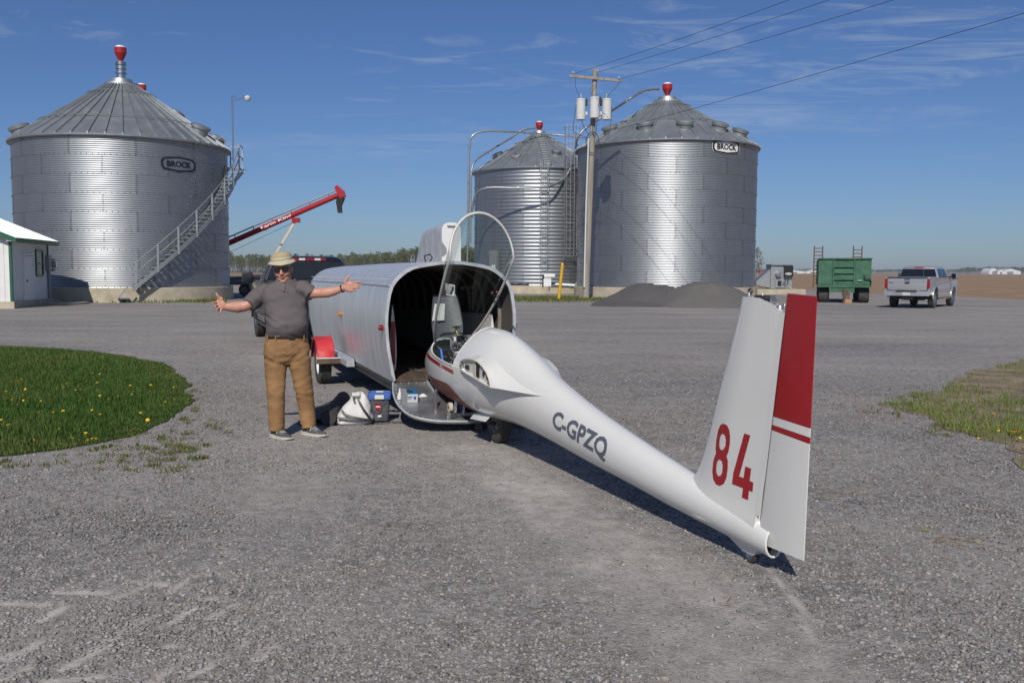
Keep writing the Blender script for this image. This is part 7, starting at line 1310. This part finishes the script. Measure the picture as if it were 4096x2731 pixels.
def man():
    YM = 9.05; k4 = lambda x, y, Y=YM: AY((820 + x / 1.912) / _K, (980 + y / 1.912) / _K, Y); S = YM / F_PX / 1.912
    kr = lambda x, y, Y=YM: AY((1240 + x / 9.8) / _K, (1060 + y / 9.8) / _K, Y); kl = lambda x, y, Y=YM: AY((840 + x / 7.84) / _K, (1100 + y / 7.84) / _K, Y)
    foot = k4(640, 1475, YM); base = Vector((foot.x, foot.y, 0)); o = thing('person', 'man in khaki sun hat, grey polo shirt and tan work trousers with arms spread wide', 'person', base)
    fc = math.radians(28); f = Vector((math.sin(fc), -math.cos(fc), 0)); sd = Vector((math.cos(fc), math.sin(fc), 0))      # facing, and his left (viewer right)
    def hring(c, hw, hd, n=24, e=2.3):                       # horizontal ring
        P = []
        for j in range(n):
            a = 2 * PI * j / n; ca, sa = math.cos(a), math.sin(a); P.append(c - base + Vector((1, 0, 0)) * 0 + sd * (hw * math.copysign(abs(ca) ** (2 / e), ca)) + f * (hd * math.copysign(abs(sa) ** (2 / e), sa)))
        return P
    V = lambda p: p - base
    # ---------------- shirt
    b = B(); tors = [(262, 632, 52, 55, 0.0), (285, 620, 95, 68, -0.01), (310, 608, 135, 82, -0.01), (345, 604, 162, 94, 0), (400, 606, 170, 108, 0.01), (470, 612, 160, 120, 0.02), (540, 619, 159, 134, 0.035), (600, 623, 160, 142, 0.045), (650, 622, 158, 138, 0.04), (690, 618, 152, 126, 0.02), (725, 618, 148, 120, 0.0)]
    b.loft([hring(k4(x, y) + f * of, hw * S, hd * S) for y, x, hw, hd, of in tors])
    b.tube([V(k4(490, 345)), V(k4(440, 366)), V(k4(395, 402)), V(k4(358, 440)), V(k4(334, 463, YM - .03))], [0.072, 0.084, 0.084, 0.081, 0.078], 18)
    b.tube([V(k4(712, 328)), V(k4(758, 334)), V(k4(792, 356)), V(k4(819, 386, YM - .02))], [0.072, 0.080, 0.080, 0.076], 18)
    me = fuse(b, 0.011, 5)
    def folds(p):
        x, y, z = p; w = 0.0; q = Vector((x, y, z))
        w += 0.007 * mnoise.noise((x * 5 + z * 9, y * 5, z * 13 - x * 8)); w += 0.0045 * mnoise.noise((x * 14, y * 14, z * 22 + x * 10))
        t = z + 0.55 * (x + 0.12) - 1.17; w -= 0.011 * math.exp(-(t / 0.012) ** 2) * smoothstep(0.10, -0.12, x) * (1 if x > -0.26 else 0); t2 = z + 0.5 * (x + 0.12) - 1.10; w -= 0.006 * math.exp(-(t2 / 0.010) ** 2) * smoothstep(0.02, -0.14, x) * (1 if x > -0.26 else 0)
        return w
    displace(me, folds); me.materials.append(MATS['shirt']); sh = link('shirt', me, o)
    # collar, placket
    nb = V(k4(624, 277)) - f * 0.004; rows = []
    for k in range(25):
        a = math.radians(22 + (338 - 22) * k / 24); dr = f * math.cos(a) + sd * math.sin(a); fr = max(0, math.cos(a)); rows.append([nb + dr * 0.068 + Vector((0, 0, 0.030 - 0.050 * fr)), nb + dr * 0.078 + Vector((0, 0, 0.036 - 0.050 * fr)), nb + dr * (0.108 + 0.012 * fr) + Vector((0, 0, 0.004 - 0.062 * fr)), nb + dr * (0.124 + 0.022 * fr ** 2) + Vector((0, 0, -0.020 - 0.088 * fr ** 1.5))])
    B().loft(rows, caps=False, closed=False).build('collar', 'shirt', sh, 60)
    pt = lambda x, y, d=0.0: V(k4(x, y)) + f * d
    ch = [hring(k4(x, y) + f * of, hw * S, hd * S) for y, x, hw, hd, of in tors]
    P = []
    for zz, yv in ((0, 335), (1, 360), (2, 385), (3, 405)):
        y = yv; r = [t for t in tors]; i = max(j for j in range(len(r) - 1) if r[j][0] <= y); t = (y - r[i][0]) / (r[i + 1][0] - r[i][0]); c = k4(r[i][1] * (1 - t) + r[i + 1][1] * t, y); hd = (r[i][3] * (1 - t) + r[i + 1][3] * t) * S; P.append(V(c) + f * (hd + 0.0015))
    B().loft([[p - sd * 0.013, p + f * 0.003, p + sd * 0.013] for p in P], caps=False, closed=False).build('placket', 'shirt', sh, 60)
    for p in P[1:3]: B().sphere(p + f * 0.004, 0.005, 6, 4).build('button', 'black', sh, 40)
    # ---------------- trousers
    b = B(); b.loft([hring(k4(x, y) + f * of, hw * S, hd * S) for y, x, hw, hd, of in ((672, 618, 152, 128, 0.012), (720, 621, 160, 130, 0.008), (780, 625, 172, 134, 0.0), (830, 626, 174, 134, -0.01), (875, 628, 160, 118, -0.01), (905, 630, 120, 90, -0.01))])
    YL, YR = YM - 0.10, YM + 0.07
    b.tube([V(k4(548, 800, YM - .02)), V(k4(540, 900, YM - .04)), V(k4(540, 1010, YM - .06)), V(k4(543, 1130, YL)), V(k4(546, 1280, YL)), V(k4(548, 1380, YL + .01)), V(k4(549, 1418, YL + .01))], [0.105, 0.112, 0.100, 0.090, 0.082, 0.080, 0.078], 18)
    b.tube([V(k4(712, 790, YM)), V(k4(722, 890, YM)), V(k4(742, 1010, YM + .03)), V(k4(762, 1130, YM + .04)), V(k4(778, 1260, YR)), V(k4(792, 1360, YR)), V(k4(797, 1398, YR))], [0.105, 0.110, 0.099, 0.090, 0.080, 0.077, 0.075], 18)
    me = fuse(b, 0.011, 4)
    def pfold(p):
        x, y, z = p; w = 0.004 * mnoise.noise((x * 6, y * 6, z * 12)); w += 0.008 * mnoise.noise((x * 9 + z * 10, y * 9, z * 24 - x * 9)) * (0.45 + smoothstep(0.55, 0.8, z) * 0.6 + math.exp(-((z - 0.47) / 0.08) ** 2)); w += 0.010 * mnoise.noise((x * 8 - z * 9, y * 8, z * 34 + 3)) * math.exp(-((z - 0.11) / 0.09) ** 2)
        w += 0.007 * mnoise.noise((x * 6, y * 6, z * 40 - abs(x - 0.03) * 30)) * math.exp(-((z - 0.80) / 0.10) ** 2); w -= 0.006 * math.exp(-((z - 0.47 + 0.25 * (x + 0.12) + 0.03 * mnoise.noise((x * 9, y * 9, 1))) / 0.012) ** 2)
        return w
    displace(me, pfold); me.materials.append(MATS['trousers']); tr = link('trousers', me, o)
    bl = [hring(k4(619, y) + f * of, 156 * S, hd * S, 36) for y, hd, of in ((682, 131, 0.012), (684, 134, 0.012), (706, 135, 0.010), (708, 132, 0.010))]
    bt = B().loft(bl, caps=False).build('belt', 'belt', o, 50); c = V(k4(619, 696)) + f * (134 * S + 0.012); B().bar(c - sd * 0.028, c + sd * 0.028, 0.012, 0.04, up=f).build('buckle', 'dark_metal', bt, 0)
    for a in (-75, -40, 38, 70):
        t = math.radians(a); d = Vector((0, 0, 0)); q = hring(k4(619, 700) + f * 0.011, 158 * S, 136 * S, 72)[int(round((90 - a) / 5)) % 72]; B().bar(q - Vector((0, 0, 0.028)), q + Vector((0, 0, 0.022)), 0.010, 0.006, up=f).build('belt_loop', 'trousers', tr, 0)
    q = V(k4(478, 850)) + Vector((0.0, -0.06, 0)); B().bar(q, q + Vector((0.012, -0.01, -0.06)), 0.03, 0.02).build('pocket_knife', 'black', tr, 0)
    # ---------------- shoes
    def shoe(heel, toe, name):
        h, t = Vector((heel.x, heel.y, 0)), Vector((toe.x, toe.y, 0)); d = (t - h); L_ = d.length; d.normalize(); s_ = Vector((-d.y, d.x, 0)); sh_ = bpy.data.objects.new(name, None); COL.objects.link(sh_); sh_.parent = o; sh_.location = h
        st = [(0.0, 0.020, 0.055), (0.02, 0.034, 0.085), (0.07, 0.040, 0.098), (0.12, 0.041, 0.098), (0.16, 0.044, 0.078), (0.20, 0.048, 0.062), (0.24, 0.046, 0.052), (0.275, 0.036, 0.044), (0.295, 0.018, 0.034)]; k = L_ / 0.295; rows, srows = [], []
        for x, w, hh in st:
            rows.append([d * x * k + s_ * (w * math.cos(a)) + Vector((0, 0, 0.024 + (hh - 0.024) * max(0, math.sin(a)) ** 0.7)) for a in (PI * j / 10 for j in range(11))] + [d * x * k - s_ * w * 0.9 + Vector((0, 0, 0.02)), d * x * k + s_ * w * 0.9 + Vector((0, 0, 0.02))])
            w2 = w + 0.006; x2 = x * k + (0.006 if x > 0.28 else -0.006 if x < 0.01 else 0); zt = 0.030 + (0.008 if x < 0.1 else 0); tz = 0.012 * smoothstep(0.22, 0.30, x); srows.append([d * x2 + s_ * w2 + Vector((0, 0, zt)), d * x2 - s_ * w2 + Vector((0, 0, zt)), d * x2 - s_ * w2 * 0.95 + Vector((0, 0, 0.002 + tz)), d * x2 + s_ * w2 * 0.95 + Vector((0, 0, 0.002 + tz))])
        B().loft(rows).build('upper', 'shoe_grey', sh_, 60); B().loft(srows).build('sole', 'shoe_sole', sh_, 40)
        for x, z in ((0.125, 0.098), (0.145, 0.090), (0.165, 0.080), (0.185, 0.071)): B().tube([d * x * k + s_ * u * 0.032 + Vector((0, 0, z - 0.012 * abs(u))) for u in (-1, -0.5, 0, 0.5, 1)], 0.0035, 5).build('lace', 'lace', sh_, 40)
        for u in (-1, 1): B().tube([d * 0.125 * k + Vector((0, 0, 0.10)), d * 0.13 * k + s_ * u * 0.03 + Vector((0, 0, 0.088)), d * 0.14 * k + s_ * u * 0.052 + Vector((0, 0, 0.055))], 0.003, 5).build('lace_end', 'lace', sh_, 40)
    gq = lambda x, y: V(G((820 + x / 1.912) / _K, (980 + y / 1.912) / _K))
    h1 = V(k4(512, 1450, YL + 0.06)); t1 = gq(640, 1490); h1.z = 0; dd = (t1 - h1); dd.z = 0; shoe(h1, h1 + dd.normalized() * 0.30, 'shoe')
    h2 = V(k4(752, 1430, YR + 0.03)); h2.z = 0; t2 = V(k4(950, 1455, YR - 0.14)); t2.z = 0; dd = t2 - h2; shoe(h2, h2 + dd.normalized() * 0.30, 'shoe')
    # ---------------- body: head, neck, arms and hands
    hc = V(k4(595, 184, YM - 0.02)); HM = T(hc) @ Matrix.Rotation(math.radians(-6), 4, 'Y') @ Matrix.Rotation(math.radians(6), 4, 'X') @ RZ(PI + math.radians(4)); ck = 1.04
    # head frame: local +y is the face (towards the viewer), local x to his right
    Hp = lambda x, y, z: HM @ Vector((x * ck, y * ck, z * ck)); H3 = HM.to_3x3()
    b = B()
    def ell(x, y, z, rx, ry, rz, M=None): b.sphere(Hp(x, y, z), (rx * ck, ry * ck, rz * ck), 16, 12, H3 @ M if M else H3)
    ell(0, -0.012, 0.03, .077, .094, .086); ell(0, .022, -.03, .068, .068, .088); ell(0, .030, -.082, .055, .052, .044); ell(0, .066, -.107, .025, .018, .017)
    for s in (-1, 1): ell(s * .038, .062, -.036, .030, .026, .028); ell(s * .080, -.008, -.012, .010, .022, .034); ell(s * .034, .074, .022, .030, .014, .012); ell(s * .013, .098, -.036, .010, .012, .009); ell(s * .046, .020, -.075, .022, .035, .03)
    b.tube([Hp(0, .080, .012), Hp(0, .096, -.010), Hp(0, .110, -.030)], [.010, .0125, .0155], 10); ell(0, .108, -.034, .0145, .013, .012); ell(0, .082, -.060, .030, .010, .014)
    b.tube([Hp(0, -.01, -.04), V(k4(612, 262)), V(k4(622, 300)), V(k4(615, 380))], [.060, .064, .070, .09], 16)
    b.tube([V(k4(615, 330)), V(k4(618, 560))], [0.09, 0.10], 12); b.tube([V(k4(615, 350)), V(k4(440, 372))], [0.04, 0.04], 12); b.tube([V(k4(615, 350)), V(k4(755, 340))], [0.04, 0.04], 12)
    A1, A2 = YM - 0.03, YM - 0.10
    b.tube([V(k4(440, 372)), V(k4(375, 425)), V(kl(1150, 960, A1)), V(kl(1010, 985, A1)), V(kl(860, 1008, A1 - .02)), V(kl(700, 1000, A1 - .04)), V(kl(560, 995, A1 - .06)), V(kl(455, 985, A1 - .07)), V(kl(390, 960, A1 - .075))], [.045, .050, .052, .055, .056, .050, .041, .036, .030], 16)
    b.tube([V(k4(755, 340)), V(k4(808, 374)), V(kr(230, 1100, A1)), V(kr(450, 1085, A1)), V(kr(700, 1080, A1 - .02)), V(kr(950, 1030, A1 - .03)), V(kr(1150, 955, A1 - .04)), V(kr(1260, 920, A1 - .045)), V(kr(1340, 890, A1 - .045))], [.045, .049, .050, .051, .049, .042, .035, .033, .032], 16)
    # his left hand (palm to us)
    Yh = A1 - 0.05
    def palm(pts, r, th): 
        for p in pts: b.sphere(V(p), (r, th, r), 10, 8)
    for x, y, r in ((1390, 880, .032), (1450, 800, .034), (1480, 930, .033), (1560, 760, .030), (1570, 860, .032), (1560, 960, .028), (1650, 740, .022), (1650, 830, .023), (1640, 920, .022), (1610, 1000, .019), (1420, 720, .026), (1400, 660, .022)): b.sphere(V(kr(x, y, Yh)), (r, .017, r), 12, 8)
    fng = lambda P, r: b.tube([V(p) for p in P], r, 10)
    fng([kr(1395, 680, Yh), kr(1430, 590, Yh - .006), kr(1475, 510, Yh - .010), kr(1525, 440, Yh - .008), kr(1548, 395, Yh - .004)], [.017, .0145, .0125, .012, .008])
    for P, r in (([(1640, 720), (1780, 690), (1900, 675), (1990, 668), (2012, 667)], .0098), ([(1650, 800), (1790, 790), (1920, 787), (2010, 790), (2035, 792)], .0100), ([(1640, 890), (1760, 890), (1860, 888), (1930, 890), (1950, 893)], .0095), ([(1610, 985), (1700, 1000), (1780, 1005), (1840, 1008), (1858, 1010)], .0085)):
        fng([kr(x, y, Yh - 0.004 - 0.010 * i * (1.6 if r < .0097 else 1)) for i, (x, y) in enumerate(P)], [r * 1.12, r * 1.05, r, r * 0.9, r * 0.55])
    # his right hand, fingers towards us
    Yl = A1 - 0.09
    for x, y, r in ((410, 960, .034), (370, 900, .036), (350, 1000, .034), (310, 820, .030), (300, 930, .034), (330, 1070, .026), (250, 850, .022), (250, 930, .023), (280, 1010, .022), (320, 1090, .020), (330, 760, .027), (290, 720, .022)): b.sphere(V(kl(x, y, Yl)), (r, .019, r), 12, 8)
    fng([kl(310, 760, Yl), kl(275, 700, Yl - .012), kl(240, 650, Yl - .02), kl(212, 600, Yl - .024), kl(192, 560, Yl - .022)], [.018, .0155, .0135, .0125, .008])
    fng([kl(250, 850, Yl), kl(180, 858, Yl - .028), kl(115, 868, Yl - .050), kl(70, 866, Yl - .060), kl(45, 862, Yl - .064)], [.0115, .011, .0105, .0098, .006]); fng([kl(250, 930, Yl), kl(205, 955, Yl - .034), kl(175, 975, Yl - .062), kl(158, 985, Yl - .080), kl(152, 988, Yl - .085)], [.0118, .0112, .0108, .010, .006]); fng([kl(280, 1010, Yl), kl(258, 1040, Yl - .034), kl(240, 1058, Yl - .060), kl(232, 1066, Yl - .075), kl(230, 1070, Yl - .08)], [.0115, .011, .0105, .0098, .006]); fng([kl(325, 1085, Yl), kl(335, 1125, Yl - .022), kl(342, 1155, Yl - .036), kl(346, 1180, Yl - .042), kl(347, 1192, Yl - .044)], [.0105, .010, .0092, .0085, .0055])
    me = fuse(b, 0.0045, 3, 0.4); me.materials.append(MATS['skin']); bd = link('body', me, o)
    # mouth, brows
    B().tube([Hp(x, y, z) for x, y, z in ((-.028, .079, -.058), (-.016, .092, -.064), (0, .0955, -.067), (.014, .093, -.066), (.026, .083, -.060))], [.002, .0035, .0042, .0035, .002], 6).build('mouth', 'lips', bd, 50)
    B().tube([Hp(x, y, z) for x, y, z in ((-.020, .088, -.069), (0, .0945, -.0745), (.020, .088, -.070))], [.0025, .0055, .0025], 6).build('lower_lip', 'lips', bd, 50)
    # sunglasses
    sg = bpy.data.objects.new('sunglasses', None); COL.objects.link(sg); sg.parent = o
    for s in (-1, 1):
        rows = []
        for i in range(7):
            u = -1 + 2 * i / 6; rows.append([Hp(s * (.036 + .029 * u), .106 - .012 * ((u * 1 + .9) / 2) ** 2 * 1.4, .002 + .021 * v * (1 - 0.28 * abs(u) ** 3) - 0.003 * u) for v in (-1, -.5, 0, .5, 1)])
        B().loft(rows, caps=False, closed=False).build('lens', 'dark_glass', sg, 60); B().tube([Hp(s * .064, .088, .010), Hp(s * .078, .06, .010), Hp(s * .082, -.005, .006)], .0035, 6).build('temple', 'black', sg, 40); B().tube([Hp(s * .008, .107, .018), Hp(s * .036, .105, .0215), Hp(s * .066, .088, .016)], .003, 6).build('frame', 'black', sg, 40)
    B().tube([Hp(-.010, .107, .012), Hp(0, .108, .015), Hp(.010, .107, .012)], .003, 6).build('bridge', 'black', sg, 40)
    # hat
    ht = bpy.data.objects.new('sun_hat', None); COL.objects.link(ht); ht.parent = o
    def hr(r, z, dy=0.0, wav=0.0, n=48): return [Hp(r * 0.90 * math.cos(a) * (1), r * math.sin(a) + dy - 0.010, 0.038 + z + wav * math.sin(2 * a + 0.9) + wav * 0.4 * math.sin(3 * a) + 0.004 * mnoise.noise((math.cos(a) * 3, math.sin(a) * 3, z * 30))) for a in (2 * PI * k / n for k in range(n))]
    B().loft([hr(.108, .050), hr(.107, .075), hr(.104, .090), hr(.098, .103), hr(.085, .113), hr(.060, .118), hr(.025, .120), hr(.002, .120)], caps=True).build('crown', 'hat', ht, 60)
    B().loft([hr(.109, .046), hr(.1115, .050), hr(.111, .072), hr(.107, .075)], caps=False).build('band', 'hat_band', ht, 60)
    B().loft([hr(.106, .050), hr(.122, .040, 0, .002), hr(.135, .028, 0.002, .004), hr(.146, .019, 0.003, .007), hr(.147, .0165, 0.003, .007), hr(.135, .024, 0.002, .004), hr(.122, .036, 0, .002), hr(.105, .045)], caps=False).build('brim', 'hat_band', ht, 60)
    # watch and ring
    wp, wq = V(kr(1235, 935, A1 - .043)), V(kr(1290, 915, A1 - .045)); w = bpy.data.objects.new('watch', None); COL.objects.link(w); w.parent = o
    B().tube([wp, wp.lerp(wq, .5), wq], [.0385, .0388, .0385], 20, caps=False).build('strap', 'black', w, 50); c = V(kr(1240, 850, A1 - .07)); B().box(c, (0.018, 0.006, 0.008)).build('buckle', 'steel', w, 0)
    c = V(kr(1775, 890, Yh - .017)); B().tube([c + Vector((0, .0118 * math.cos(a), .0118 * math.sin(a))) for a in (2 * PI * k / 16 for k in range(16))], .0018, 5, closed=True).build('finger_ring', 'brass', o, 40)
man()
# ================================================================== the air over the fields
def haze():
    m = bpy.data.materials.new('haze_air'); m.use_nodes = True; nt = m.node_tree; nt.nodes.remove(nt.nodes['Principled BSDF']); v = nt.nodes.new('ShaderNodeVolumePrincipled')
    v.inputs['Color'].default_value = (0.86, 0.92, 1.0, 1); v.inputs['Density'].default_value = 0.00015; v.inputs['Anisotropy'].default_value = 0.1; nt.links.new(v.outputs[0], nt.nodes['Material Output'].inputs['Volume'])
    b = B(); b.box((0, 1650, 10), (7400, 4100, 24)); o = b.build('haze', m, None, 0); tag(o, 'thin summer haze over the fields', 'haze', kind='stuff')
haze()
